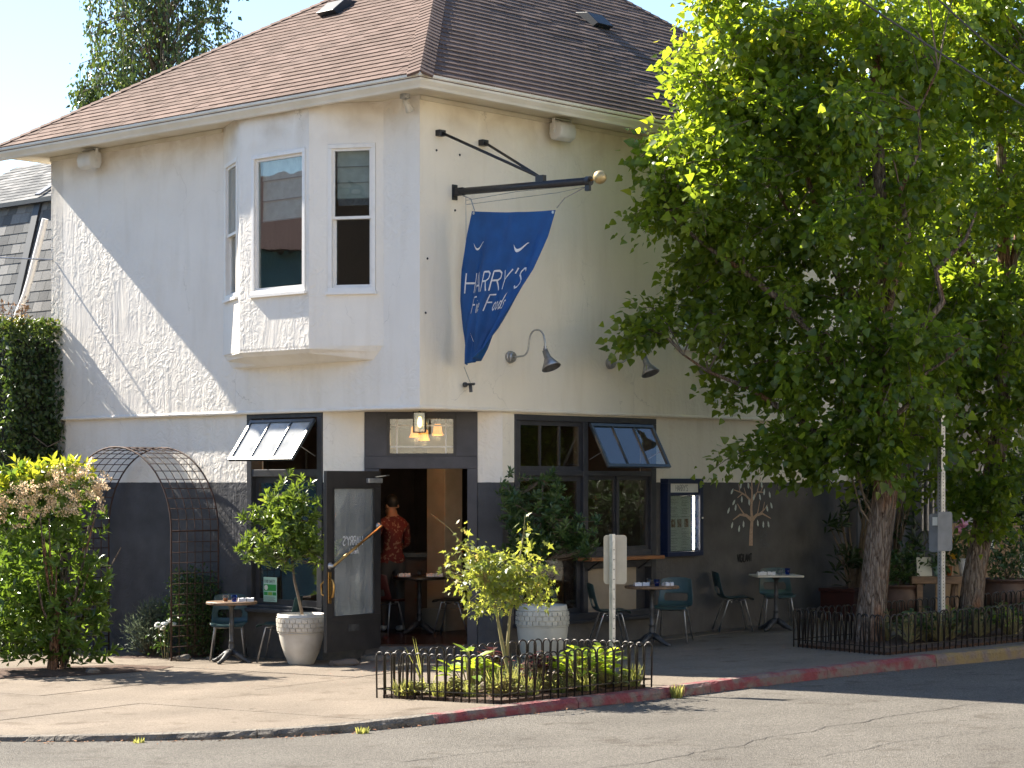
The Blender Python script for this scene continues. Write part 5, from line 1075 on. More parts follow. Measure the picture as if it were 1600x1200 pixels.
def out_of_building(P):
    q = P[:, :2]-K; bx = q @ rv; by = q @ lv; ok = (by < -.22) | (bx < -.2) | (bx > 10.6)
    up = (P[:, 2] > 6.75+np.maximum(by+.62, 0)*.735) | (by < -.8) | (P[:, 2] < 6.2)
    return ok & (up | (by < -.8)) | ((P[:, 2] > 6.8+np.maximum(by+.62, 0)*.735) & (by < 3)) 
def big_tree(label, trunk, rads, limbs, blobs, n, per, size, mat, spread=.17, shoots=0):
    base = Vector(trunk[0]); t = thing('street_tree', label, 'tree', base); loc = lambda p: Vector(p)-base
    pts = [loc(p) for p in trunk]; fine = []; fr = []
    for i in range(len(pts)-1):
        for k in range(6): fine.append(pts[i].lerp(pts[i+1], k/6)); fr.append(rads[i]+(rads[i+1]-rads[i])*k/6)
    fine.append(pts[-1]); fr.append(rads[-1]); mb = MB().tube(fine, fr, 28)
    vs = []
    for i, v in enumerate(mb.v):
        r_i, k = divmod(i, 28); p = Vector(v); c = fine[min(r_i, len(fine)-1)]; a = 2*math.pi*k/28; rr = .07*abs(math.sin(a*4.5+p.z*1.3+pnoise(p*2)))+.09*pnoise(Vector((math.cos(a)*2.2, math.sin(a)*2.2, p.z*1.1)))
        fl = 1+.22*math.exp(-max(p.z, 0)/.18)*(.6+.4*math.sin(a*5)); vs.append(tuple(c+(p-c)*(1+rr)*fl))
    mb.v = vs; part('trunk', mb, 'bark', t, smooth=True)
    skel = []; mb = MB()
    for (si, end, r0) in limbs:
        s = fine[min(si, len(fine)-1)]; e = loc(end); path = [s.lerp(e, q/6)+Vector((0, 0, .35*math.sin(q/6*math.pi)*(.4 if e.z > s.z+1 else .15)))+Vector((pnoise(e+Vector((q, 0, 0))), pnoise(e+Vector((0, q, 5))), 0))*.12*min(q, 2) for q in range(7)]
        mb.tube(path, [r0*(1-.8*q/6) for q in range(7)], 8, False); skel += path[1:]
    part('limbs', mb, 'bark', t, smooth=True)
    C, d, _ = blob_points(blobs, n, .42, .6); C = C[out_of_building(C)]; mb = MB(); sk = np.array([tuple(p+base) for p in skel])
    for c in C[::3]:
        i = int(np.argmin(np.linalg.norm(sk-c, axis=1)+.6*np.maximum(0, sk[:, 2]-c[2]))); a = Vector(sk[i])-base; b = Vector(c)-base
        if (b-a).length > 2.6: continue
        m1 = a.lerp(b, .5)+Vector((0, 0, .08)); mb.tube([a, m1, b], [.014, .010, .005], 4, False)
    for k in range(shoots):
        a = fine[random.randrange(len(fine)//3, len(fine))]; dv = Vector((random.uniform(-1, 1), random.uniform(-1, 1), 0)).normalized(); mb.tube([a, a+dv*.25+Vector((0, 0, .35)), a+dv*.45+Vector((0, 0, 1.0)), a+dv*.6+Vector((0, 0, 1.6))], [.016, .012, .008, .004], 5, False)
    C = C-np.array(base); ax = np.array([np.mean([p.x for p in fine]), np.mean([p.y for p in fine]), 0]); sd_ = C-ax; sd_[:, 2] = 0; sd_ = norm(sd_)*.8+rand_dirs(len(C))*.75; sd_[:, 2] += .15; sd_ = norm(sd_)
    ln = rng.uniform(.35, .75, len(C)); A = np.repeat(np.arange(len(C)), per); n_ = len(A); q = rng.random(n_); P = C[A]+sd_[A]*((q-.4)*ln[A])[:, None]; P[:, 2] -= .25*(q**2)*ln[A]      # sprays of leaves along drooping twigs
    off = rng.normal(size=(n_, 3))*spread*(.55+.3*q)[:, None]; P += off; D = norm(off)+sd_[A]*.7+rand_dirs(n_)*.5; D[:, 2] -= .55; N = rand_dirs(n_)*.9; N[:, 2] += .45
    for c, d_, l_ in zip(C, sd_, ln):
        mb.tube([Vector(c-d_*l_*.45), Vector(c), Vector(c+d_*l_*.5)+Vector((0, 0, -.08))], [.006, .005, .003], 4, False)
    tag(part('branches', mb, 'twig', t), kind='stuff')
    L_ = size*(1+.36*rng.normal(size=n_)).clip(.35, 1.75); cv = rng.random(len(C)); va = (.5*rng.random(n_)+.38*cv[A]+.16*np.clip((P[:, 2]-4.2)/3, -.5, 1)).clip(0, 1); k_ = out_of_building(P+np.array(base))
    part('crown', leaf_mesh('crown', P[k_], D[k_], N[k_], L_[k_], L_[k_]*.95, 'delta', va[k_]), mat, t)
    return t
BL1 = [(2.97, 26.5, 7.55, 0.8, 1, 0.9), (2.64, 26.3, 6.81, 0.75, 1, 0.7), (2.4, 26.2, 6.02, 0.75, 0.9, 0.6), (1.84, 25.9, 5.55, 0.62, 0.6, 0.35), (2.46, 26.0, 5.22, 0.8, 0.9, 0.6), (3.09, 26.2, 6.25, 0.9, 1.2, 0.9), (3.87, 26.2, 7.03, 1.0, 1.4, 1.0), (3.52, 26.5, 7.71, 0.9, 1.2, 0.9), (3.76, 26.0, 5.76, 1.0, 1.5, 1.0), (3.09, 26.2, 4.71, 0.9, 1.1, 0.6), (2.43, 26.5, 4.5, 0.6, 0.5, 0.4), (1.87, 26.4, 4.14, 0.48, 0.35, 0.22), (1.63, 26.3, 3.82, 0.25, 0.25, 0.16), (2.73, 26.4, 3.95, 0.75, 0.8, 0.42), (3.54, 26.1, 4.08, 0.9, 1.2, 0.7), (4.25, 26.2, 4.86, 1.0, 1.5, 0.9), (2.95, 26.3, 3.32, 0.6, 0.6, 0.32), (2.57, 26.4, 3.05, 0.34, 0.3, 0.18), (3.7, 26.1, 3.15, 0.85, 1.0, 0.55), (3.34, 26.3, 2.54, 0.6, 0.6, 0.24), (2.83, 26.3, 2.27, 0.36, 0.3, 0.1), (4.08, 26.1, 2.46, 0.75, 0.9, 0.42), (4.61, 26.0, 3.46, 0.9, 1.2, 0.8), (4.51, 25.9, 2.53, 0.55, 0.6, 0.35), (4.49, 26.2, 6.25, 1.0, 1.5, 1.2), (4.6, 26.4, 7.53, 1, 1.4, 1.0), (2.74, 26.5, 2.08, 0.22, 0.2, 0.06)]
BL2 = [(5.26, 27.4, 7.26, 1.0, 1.2, 1.1), (6.15, 27.4, 7.58, 1.0, 1.2, 1.1), (6.52, 27.6, 6.08, 1.0, 1.2, 1.1), (5.6, 27.5, 5.82, 1.0, 1.2, 1.1), (6.19, 27.6, 4.61, 0.95, 1.1, 0.9), (5.34, 27.4, 4.18, 0.8, 1, 0.8), (6.52, 27.6, 3.39, 0.9, 1, 0.7), (5.68, 27.5, 3.06, 0.8, 0.9, 0.6), (6.31, 27.4, 2.24, 0.75, 0.8, 0.45), (5.64, 27.3, 2.08, 0.55, 0.6, 0.4), (5.99, 27.4, 1.6, 0.4, 0.4, 0.3), (6.76, 27.6, 4.61, 0.9, 1, 0.9), (5.1, 27.0, 2.56, 0.5, 0.5, 0.35), (6.29, 27.5, 7.12, 0.9, 1, 0.8), (5.66, 27.4, 7.99, 0.9, 1, 0.8), (6.68, 27.6, 7.79, 0.9, 1, 0.9)]
big_tree('nearer street tree with a bare-barked trunk and sunlit left crown', [(4.32, 26.2, -.02), (4.36, 26.2, .6), (4.44, 26.2, 1.3), (4.52, 26.2, 1.95), (4.52, 26.2, 3.2), (4.45, 26.2, 5.0), (4.4, 26.3, 7.6)], [.185, .16, .15, .138, .115, .09, .045],
    [(18, (2.1, 26.1, 3.5), .06), (20, (3.2, 25.7, 4.2), .06), (22, (1.9, 26.0, 5.2), .07), (24, (3.0, 26.4, 6.8), .07), (26, (2.4, 26.2, 6.3), .06), (28, (3.8, 26.6, 7.6), .06), (18, (3.1, 26.3, 2.5), .045), (22, (5.6, 25.8, 5.2), .07), (19, (5.3, 25.6, 3.6), .05), (26, (5.0, 25.4, 6.8), .05), (24, (3.4, 27.0, 5.6), .05)], BL1, 540, 80, .084, 'poplar', .13, 7)
big_tree('farther street tree leaning right behind the tall sign post', [(5.84, 27.75, .02), (5.92, 27.75, .8), (6.08, 27.75, 1.7), (6.25, 27.75, 2.6), (6.3, 27.7, 4.2), (6.2, 27.6, 7.4)], [.15, .135, .125, .11, .085, .045],
    [(16, (7.0, 27.6, 3.4), .05), (16, (5.6, 27.5, 3.0), .05), (20, (7.0, 27.6, 5.0), .06), (22, (5.5, 27.5, 5.6), .06), (24, (6.8, 27.6, 7.0), .06)], BL2, 330, 78, .084, 'poplar', .13, 4)
# weeping birch far behind the roof
def birch():
    base = Vector((-7.55, 47, 0)); t = thing('birch_tree', 'weeping birch behind the roof at upper left', 'tree', base)
    part('trunk', MB().tube([(0, 0, -.3), (.1, 0, 5), (0, 0, 10), (.1, 0, 15)], [.28, .22, .14, .03], 12), 'birch_bark', t, smooth=True)
    P = []; D = []; N = []; mb = MB()
    for k in range(230):
        a = random.uniform(0, 2*math.pi); rr = 1.75*math.sqrt(random.random()); zt = random.uniform(10.2, 15.5); s = Vector((rr*math.cos(a)*1.05, rr*math.sin(a), zt))
        if s.x < -1.0 and zt > 10.4 and random.random() < .25: continue
        hl = random.uniform(.9, 2.1)*(1 if abs(s.x) < 1.5 else .8); root = Vector((0, 0, zt-.5)); mb.tube([root, root.lerp(s, .6)+Vector((0, 0, .5)), s, s+Vector((0, 0, -hl))], [.03, .02, .01, .004], 4, False)
        n = int(hl*55)
        for q in range(n): z = random.random(); P.append(s+Vector((random.gauss(0, .09), random.gauss(0, .09), -hl*z+random.gauss(0, .03)))); D.append((random.gauss(0, .5), random.gauss(0, .5), -1)); N.append((random.gauss(0, 1), random.gauss(0, 1), .3))
    for k in range(26):   # low left spray
        s = Vector((-1.95+random.random()*1.4, random.uniform(-.3, .3), 10.75-.3*abs(random.random()))); hl = random.uniform(.3, .75)
        for q in range(34): P.append(s+Vector((random.gauss(0, .08), random.gauss(0, .08), -hl*random.random()))); D.append((random.gauss(0, .5), random.gauss(0, .5), -1)); N.append((random.gauss(0, 1), random.gauss(0, 1), .3))
    mb.tube([(0, 0, 9.8), (-1.0, 0, 10.65), (-1.8, 0, 10.45)], [.04, .025, .008], 5, False)
    tag(part('branches', mb, 'twig', t), kind='stuff'); n = len(P); L = .095*(1+.3*rng.normal(size=n)).clip(.5, 1.6); part('crown', leaf_mesh('crown', [tuple(p) for p in P], np.array(D), np.array(N), L, L*.62, 'kite'), 'birch', t)
birch()

# creeper hedge at the far left of the facade
def hedge():
    t = inB('creeper_hedge', 'tall clipped creeper hedge against the left end of the facade', 'hedge', -.35, 8.1, -.3)
    x0, x1, y0, y1, z1 = -.5, .55, -1.22, 2.6, 4.45
    part('stems', MB().box(x0+.16, x1-.16, y0+.2, y1-.16, 0, z1-.25), M('hedge interior twigs', (.02, .025, .012), (.035, .03, .02), .95, nscale=20, bump=1, bscale=30, bdist=.05), t)  # solid dark core box added inside the leaves to stop see-through
    n = 17000; f = rng.random(n); P = np.stack([rng.uniform(x0, x1, n), rng.uniform(y0, y1, n), rng.uniform(.0, z1, n)], 1); face = rng.choice(3, n, p=[.45, .30, .25]); dep = np.abs(rng.normal(size=n))*.09
    P[face == 0, 0] = (x0+dep)[face == 0]; P[face == 1, 1] = (y0+dep)[face == 1]; P[face == 2, 2] = (z1-dep)[face == 2]
    P += np.stack([np.sin(P[:, 1]*3+P[:, 2]*2.3), np.sin(P[:, 2]*3.1), np.sin(P[:, 1]*4+P[:, 0]*3)], 1)*.045; N = rand_dirs(n)*.7; N[face == 0, 0] -= 1; N[face == 1, 1] -= 1; N[face == 2, 2] += 1; D = rand_dirs(n); D[:, 2] -= .8; D[face == 2, 2] += 1.4
    va = .6*rng.random(n)+.15*(face == 2)+.25*np.clip((P[:, 2]-z1+.35)/.35, 0, 1); L = .075*(1+.25*rng.normal(size=n)).clip(.5, 1.6); part('foliage', leaf_mesh('foliage', P, D, N, L, L*.55, 'kite', va.clip(0, 1)), 'creeper', t)
    mb = MB(); C = []
    for k in range(26): p = Vector((random.uniform(x0, x0+.4), random.uniform(y0, .6), z1)); q = p+Vector((random.gauss(0, .06), random.gauss(0, .06), random.uniform(.1, .28))); mb.tube([p, q], [.006, .003], 4, False); C.append(tuple(q)); C.append(tuple(p.lerp(q, .5)))
    tag(part('tip_shoots', mb, 'twig', t), kind='stuff'); foliage('tip_leaves', C, 7, .035, .055, .5, M('bronze young leaf', (.36, .18, .10), (.42, .26, .12), .6), t, 'kite', droop=-.5)
    mb = MB(); mb.tube([(-.1, y0+.05, 2.9), (-.05, y0-.2, 2.75), (.1, y0-.35, 2.85)], .008, 5); part('stray_stem', mb, 'twig', t)
hedge()

# flowering evergreen shrub at the left edge
def shrub():
    base = on_ground(-5.45, 25.8); t = thing('flowering_shrub', 'large glossy shrub with cream blossom plumes at the left edge', 'shrub', base)
    mb = MB(); tips = []
    for k in range(16):
        a = random.uniform(0, 6.28); e = Vector((.85*math.cos(a)*random.random()**.5, .6*math.sin(a), random.uniform(1.0, 2.3))); mb.tube([(.1*math.cos(a), .1*math.sin(a), 0), e*.35+Vector((.05, 0, .1)), e*.7, e], [.03, .022, .014, .006], 6, False)
    part('stems', mb, 'bark', t, smooth=True)
    bl = [(0, 0, .60, .70, .60, .45), (-.1, 0, 1.2, .72, .6, .55), (.30, -.1, .85, .46, .5, .5), (-.2, 0, 1.9, .70, .5, .5), (.10, 0, 2.25, .50, .4, .28), (-.5, -.1, 2.1, .5, .4, .4), (-.6, 0, .9, .6, .6, .7), (.35, 0, 1.75, .28, .3, .25), (.25, -.2, .32, .5, .4, .28), (-.4, -.2, .35, .6, .4, .32), (.5, -.1, 1.0, .25, .3, .5)]
    C, _, _ = blob_points(bl, 620, .42); rosettes('foliage', C, 9, .115, .42, 'cherry_laurel', t, 'oval', .1)
    C2, _, _ = blob_points([(-.2, -.1, 2.32, .75, .4, .20), (.15, 0, 2.42, .45, .35, .16), (-.55, -.1, 2.28, .4, .4, .18)], 95, .5); rosettes('young_growth', C2, 8, .115, .36, 'new_leaf', t, 'oval', .5)
    C3, _, _ = blob_points([(.10, -.42, 2.05, .50, .16, .24), (.50, -.15, 2.22, .24, .25, .22), (-.62, -.45, 1.95, .34, .14, .34), (.2, -.25, 2.36, .34, .2, .15), (-.35, -.5, 2.1, .3, .12, .2)], 120, .6); mb = MB()
    P = []; D = []
    for c in C3:
        d = Vector((random.gauss(0, .6), -.3, random.uniform(-.8, .35))).normalized(); p = Vector(c); ln = random.uniform(.15, .26); mb.tube([p, p+d*ln], [.004, .002], 4, False)
        for q in range(46): s = random.random(); v = Vector((random.gauss(0, 1), random.gauss(0, 1), random.gauss(0, 1))).normalized(); P.append(tuple(p+d*ln*s+v*.024*(1-.6*s))); D.append(tuple(v))
    tag(part('plume_stalks', mb, 'stem', t), kind='stuff'); n = len(P); L = .022*rng.uniform(.7, 1.3, n); tag(part('blossom_plumes', leaf_mesh('blossom_plumes', P, np.array(D), rand_dirs(n), L, L*.9, 'kite'), 'blossom', t), kind='stuff')
shrub()
# soil under the shrubs along the left wall
def soil_patch(name, label, poly):
    mb = MB(); n = len(poly); c = (sum(p[0] for p in poly)/n, sum(p[1] for p in poly)/n); o = tag(part(name, mb.add([(c[0], c[1], gz(c[0])+.045)]+[(x, y, gz(x)+.006) for x, y in poly], [(0, 1+i, 1+(i+1) % n) for i in range(n)]), 'soil'), kind='structure'); return o
def ring(cx, cy, rx, ry, n=28, seed=0): return [(cx+rx*math.cos(2*math.pi*k/n)*(1+.12*pnoise(Vector((k*.6, seed, 0)))), cy+ry*math.sin(2*math.pi*k/n)*(1+.12*pnoise(Vector((k*.6, seed, 3))))) for k in range(n)]
soil_patch('shrub_bed', '', ring(-5.6, 25.8, 1.5, .75, seed=1)); soil_patch('wall_bed', '', ring(-4.15, 27.75, .95, .42, seed=4))
def bush(name, label, base, bl, n, per, size, ratio, mat, cat='shrub', spread=.05, shape='kite', droop=.0, up=.4):
    t = thing(name, label, cat, base); C, _, _ = blob_points(bl, n, .38); mb = MB()
    for c in C[::5]: mb.tube([(c[0]*.15, c[1]*.15, 0), (c[0]*.6, c[1]*.6, c[2]*.55), tuple(c)], [.009, .006, .003], 4, False)
    part('stems', mb, 'twig', t); foliage('foliage', C, per, spread, size, ratio, mat, t, shape, droop=droop, up=up); return t
bush('box_bush', 'rounded dark box bush beside the left table', on_ground(-3.98, 27.45), [(0, 0, .62, .42, .38, .45), (.05, 0, .35, .40, .36, .34), (-.12, 0, .9, .25, .25, .2)], 620, 16, .034, .55, 'box')
bush('lavender_bush', 'grey-green lavender bush left of the box bush', on_ground(-4.62, 27.75), [(0, 0, .3, .30, .26, .30), (.05, 0, .55, .18, .18, .18)], 320, 15, .055, .16, 'lavender', droop=-.7, shape='blade')
t = thing('white_rose', 'low white flowering rose between lavender and box bush', 'flower', on_ground(-4.36, 27.25)); mb = MB()
for x, y, z in ((-.09, 0, .42), (.0, -.03, .44), (.06, 0, .48), (.10, .02, .43), (-.03, .03, .38)):
    part('bloom', MB().lathe([(0, -.015), (.03, -.01), (.045, .012), (.03, .022), (.018, .012), (.012, .026), (0, .026)], 9), 'petal_white', t, loc=(x, y, z), rot=(random.uniform(.3, 1), random.uniform(-.4, .4), 0)); mb.tube([(x*.3, y, 0), (x*.7, y, z*.6), (x, y, z)], .005, 4, False)
part('stems', mb, 'stem', t); foliage('foliage', [(random.gauss(0, .08), random.gauss(0, .05), random.uniform(.12, .4)) for _ in range(26)], 6, .04, .05, .55, 'box', t, 'oval')
for i, (x, y, s) in enumerate(((-4.05, 26.78, .07), (-4.2, 26.9, .04), (-3.75, 26.9, .035), (-4.9, 25.35, .06))):
    bm_ = bmesh.new(); bmesh.ops.create_icosphere(bm_, subdivisions=2, radius=1)
    for v in bm_.verts: v.co = Vector((v.co.x*1.5, v.co.y, v.co.z*.8))*s*(1+.35*pnoise(v.co*1.7+Vector((i*3, 0, 0))))
    me = bpy.data.meshes.new('stone'); bm_.to_mesh(me); bm_.free(); tag(part('stone', me, 'kerb', None, loc=on_ground(x, y, s*.4)), ['largest pale stone at the edge of the wall bed', 'small stone behind the largest stone of the wall bed', 'small stone near the left table chair', 'stone under the flowering shrub'][i], 'stone')
bm_ = bmesh.new(); bmesh.ops.create_icosphere(bm_, subdivisions=2, radius=1)
for v in bm_.verts: v.co = Vector((v.co.x*.19, v.co.y*.08, v.co.z*.055))*(1+.4*pnoise(v.co*1.9))
me = bpy.data.meshes.new('door_stop'); bm_.to_mesh(me); bm_.free(); tag(part('door_stop_rock', me, M('brown rock', (.10, .075, .06), (.16, .12, .09), .9, nscale=9), None, loc=on_ground(-1.95, 25.3, .03)), 'flat brown rock lying by the open door', 'stone')

# ---- hooped garden fences
def hoop_fence(label, runs, group='hooped garden fences', hgt=.45):
    t = thing('hoop_fence', label, 'fence', on_ground(*runs[0][0]), 0, group); b = Vector(t.location); sp = .096
    prof = [(-sp*.5, 0), (-sp*.5, hgt-sp*.5)] + [(-sp*.5*math.cos(a), hgt-sp*.5+sp*.5*math.sin(a)) for a in [math.pi*k/8 for k in range(1, 8)]] + [(sp*.5, hgt-sp*.5), (sp*.5, 0)]
    hm = MB().tube([(x, .0, z) for x, z in prof], .0085, 6).mesh('hoop'); hm.shade_smooth()
    for a, c in runs:
        a = Vector((a[0], a[1], 0)); c = Vector((c[0], c[1], 0)); d = c-a; n = max(1, int(d.length/sp)); ang = math.atan2(d.y, d.x); rl = MB()
        for k in range(n):
            p = a+d*((k+.5)/n); part('hoop', hm, 'fence', t, loc=(p.x-b.x, p.y-b.y, gz(p.x)-b.z+random.uniform(-.006, .004)), rot=(random.gauss(0, .035), random.gauss(0, .02), ang))
        rl.bar((a.x-b.x, a.y-b.y, gz(a.x)-b.z+.09), (c.x-b.x, c.y-b.y, gz(c.x)-b.z+.09), .012, .012); part('rail', rl, 'fence', t)
    return t
fa, fb, fc, fd = (-1.33, 21.32), (-.10, 20.34), (1.38, 21.45), (.32, 22.45)
hoop_fence('low hooped iron fence around the sunlit corner planting bed', [(fa, fb), (fb, fc), (fc, fd), (fd, fa)])
g1, g2, g3, g4 = (3.38, 26.0), (4.18, 24.35), (7.0, 26.35), (7.3, 28.9)
hoop_fence('low hooped iron fence around the shaded tree bed', [(g1, g2), (g2, g3), (g1, g4)])
def in_poly(poly, n, shrink=.9):
    c = np.mean(np.array(poly), 0); out = []
    while len(out) < n:
        w_ = rng.dirichlet(np.ones(len(poly))); p = (np.array(poly)*w_[:, None]).sum(0); out.append(c+(p-c)*1.6*shrink)
    return out
def flat_bed(name, poly, dz=.03):
    tag(part(name, MB().prism([(p[0], p[1]) for p in poly], lambda x, y: gz(x)-.06, lambda x, y: gz(x)+dz), 'soil'), kind='structure')
flat_bed('corner_bed', [(fa[0]+.06, fa[1]), (fb[0], fb[1]+.06), (fc[0]-.06, fc[1]), (fd[0], fd[1]-.06)]); flat_bed('tree_bed', [(g1[0]+.05, g1[1]), (g2[0]+.04, g2[1]+.06), (g3[0], g3[1]+.06), (g4[0], g4[1]-.06)])
# bark chips scattered as mulch
def mulch(name, poly, n):
    P = np.array([(p[0], p[1], gz(p[0])+.036) for p in in_poly(poly, n, .55)]); D = rand_dirs(n)*[1, 1, .25]; N = rand_dirs(n)*.3+[0, 0, 1]; L = rng.uniform(.02, .06, n); o = part(name, leaf_mesh(name, P, D, N, L, L*.5, 'kite'), M('bark chips', (.12, .055, .035), (.22, .12, .08), .95, nscale=9)); tag(o, 'reddish bark chips spread over the planting bed', 'mulch', kind='stuff')
mulch('bark_mulch', [fa, fb, fc, fd], 900)
# corner bed plants
def grassy(label, loc, n, h_, w_, mat, r_=.1, cat='plant', name='tuft_plant'):
    t = thing(name, label, cat, loc); a = rng.uniform(0, 6.28, n); rr = r_*np.sqrt(rng.random(n)); P = np.stack([rr*np.cos(a), rr*np.sin(a), np.zeros(n)], 1); D = np.stack([np.cos(a)*.45*rng.random(n), np.sin(a)*.45*rng.random(n), np.ones(n)], 1); L = h_*rng.uniform(.5, 1, n); part('blades', leaf_mesh('blades', P, D, rand_dirs(n)*[1, 1, .1], L, np.full(n, w_), 'blade'), mat, t); return t
def broad(label, loc, n, size, mat, r_=.12, name='broad_leaf_plant', ratio=.7, hgt=.2):
    t = thing(name, label, 'plant', loc); mb = MB(); P = []; D = []; N = []
    for k in range(n):
        a = random.uniform(0, 6.28); q = random.random(); p = Vector((r_*q*math.cos(a), r_*q*math.sin(a), hgt*(1-.55*q)*random.uniform(.7, 1.1))); mb.tube([(0, 0, 0), p*.6, p], .005, 4, False); P.append(tuple(p)); D.append((math.cos(a), math.sin(a), random.uniform(-.2, .6))); N.append((random.gauss(0, .3), random.gauss(0, .3), 1))
    part('stems', mb, 'stem', t); L = size*rng.uniform(.6, 1.15, n); part('leaves', leaf_mesh('leaves', P, np.array(D), np.array(N), L, L*ratio, 'oval'), mat, t); return t
G = lambda x, y: on_ground(x, y, .03)
broad('lime green leafy plant left of the maple stem', G(-.42, 21.20), 46, .21, 'hosta', .2, ratio=.5, hgt=.40); broad('lime leafy clump at the right of the corner bed', G(.66, 21.30), 90, .16, 'hosta', .3, ratio=.6, hgt=.40); broad('second lime leafy clump behind the right fence run', G(.90, 21.55), 60, .15, 'hosta', .24, ratio=.6, hgt=.36)
broad('maroon ruffled plant right of the maple stem', G(.30, 21.22), 110, .10, 'heuchera', .19, ratio=.9, hgt=.36); broad('maroon ruffled plant behind the lime plant', G(-.2, 21.55), 100, .10, 'heuchera', .2, ratio=.9, hgt=.40)
for i, (x, y, h_) in enumerate(((-1.05, 21.22, .14), (-.70, 21.02, .15), (-.40, 20.86, .12), (-.10, 20.95, .26), (.14, 20.90, .20), (.46, 20.98, .13), (.72, 21.12, .16), (1.18, 21.42, .20))):
    grassy(['pale low tuft at the left corner of the bed', 'pale low tuft second from the left corner', 'pale low tuft before the lime plant', 'tall pale feathery clump in front of the maple', 'pale feathery clump right of the maple foot', 'pale clump before the maroon plant', 'pale clump before the right lime plant', 'small pale tuft at the right corner of the bed'][i], G(x, y), (90, 60, 50, 150, 110, 50, 80, 100)[i], h_*1.25, .016, 'sedge', (.10, .07, .06, .14, .12, .07, .09, .09)[i])
grassy('thin upright grass stems beside the maple', G(.12, 21.15), 26, .42, .012, 'lavender', .07); grassy('single tall thin stem near the left of the bed', G(-.82, 21.25), 5, .62, .014, 'sedge', .03)
for i, (x, y, n_, h_) in enumerate(((-.95, 21.25, 90, .12), (-.55, 21.05, 110, .16), (-.05, 20.85, 120, .18), (.42, 21.1, 110, .17), (.95, 21.35, 90, .15), (.1, 21.75, 110, .2))):
    broad(['low yellow-green cover at the left of the corner bed', 'low yellow-green cover left of the lime plant', 'low yellow-green cover at the front point of the corner bed', 'low yellow-green cover beside the maroon plant', 'low yellow-green cover near the sign post', 'low yellow-green cover behind the maple stem'][i], G(x, y), n_*2, .05, 'sedge', .26, 'ground_cover', .45, h_)
# maple
def maple():
    base = G(-.02, 21.35); t = thing('maple_tree', 'thin young maple with pale green leaves in the corner bed', 'tree', base); mb = MB()
    st = [[(0, 0, 0), (-.03, 0, .25), (-.08, 0, .48), (-.13, 0, .75), (-.20, 0, 1.0), (-.35, 0, 1.3)], [(-.035, 0, .28), (-.02, 0, .5), (0, 0, .75), (.06, .02, 1.05), (.14, 0, 1.6)]]
    mb.tube(st[0], [.024, .02, .018, .014, .010, .006], 8).tube(st[1], [.018, .016, .013, .009, .004], 8); part('trunk', mb, 'stem', t, smooth=True)
    bl = [(-.50, 0, 1.18, .24, .2, .16), (-.30, 0, 1.14, .36, .3, .24), (-.05, 0, 1.15, .35, .3, .26), (.20, 0, 1.05, .28, .28, .28), (-.42, 0, 1.36, .26, .2, .14), (-.15, 0, .85, .30, .25, .12), (.16, 0, 1.52, .10, .1, .22), (-.62, 0, 1.48, .15, .12, .10), (-.68, 0, 1.64, .07, .06, .06), (-.50, 0, 1.58, .08, .08, .06), (.28, 0, .88, .16, .2, .12), (-.16, 0, 1.44, .06, .06, .08)]
    C, _, _ = blob_points(bl, 150, .45); br = MB()
    for c in C[::2]: s = Vector(st[0][4] if c[0] < -.1 else st[1][3]); br.tube([s, s.lerp(Vector(c), .5)+Vector((0, 0, .02)), Vector(c)], [.006, .004, .002], 4, False)
    br.tube([(-.35, 0, 1.3), (-.6, 0, 1.60), (-.78, 0, 1.74)], [.006, .004, .002], 4, False).tube([(.12, 0, 1.45), (.15, 0, 1.72)], [.004, .002], 4, False)
    tag(part('branches', br, 'stem', t), kind='stuff'); foliage('crown', C, 9, .045, .062, .95, 'maple', t, 'maple', droop=.55, up=.9)
maple()
# tree bed ground cover and weeds
for i in range(22):
    p = in_poly([g1, g2, g3, g4], 1, .5)[0]; broad('leafy ground plant in the shaded tree bed', on_ground(p[0], p[1], .03), 40, .10, ['laurel_dark', 'box', 'hosta'][min(2, i % 5)] if i % 7 == 0 else 'laurel_dark', .22, ratio=.6, hgt=.34)['group'] = 'ground plants in the tree bed'
for i, (x, y) in enumerate(((1.62, 21.40), (-1.3, 18.95), (-3.2, 18.62))): grassy(['yellow flowering weed growing at the red kerb', 'small weed in the kerb gutter below the bed', 'small weed at the left end of the kerb'][i], Vector((x, y-.05, rz(x))), 40, (.16, .07, .05)[i], .02, 'sedge', .05, name='weed')

# ================================================================== SIGN POSTS
t = thing('sign_post', 'steel street sign post seen from behind at the corner bed', 'sign', on_ground(1.02, 22.05)); zb = t.location.z
part('post', MB().add([(-.03, -.02, 0), (.0, -.035, 0), (.03, -.02, 0), (.03, .0, 0), (0, -.012, 0), (-.03, 0, 0)]+[(-.03, -.02, 1.52), (0, -.035, 1.52), (.03, -.02, 1.52), (.03, 0, 1.52), (0, -.012, 1.52), (-.03, 0, 1.52)], [(i, (i+1) % 6, 6+(i+1) % 6, 6+i) for i in range(6)]+[(5, 4, 3, 2, 1, 0), (6, 7, 8, 9, 10, 11)]), 'steel', t)
mb = MB(); [mb.lathe([(.006, 0), (.006, .003)], 8, c=(.016, -.029, .06+.1*k), mat=Matrix.Rotation(R(62), 4, 'X')) for k in range(14)]; part('holes', mb, 'ink', t)
MT['sign_back'] = M('weathered sign back', (.52, .46, .37), (.44, .39, .31), .6, nscale=6)
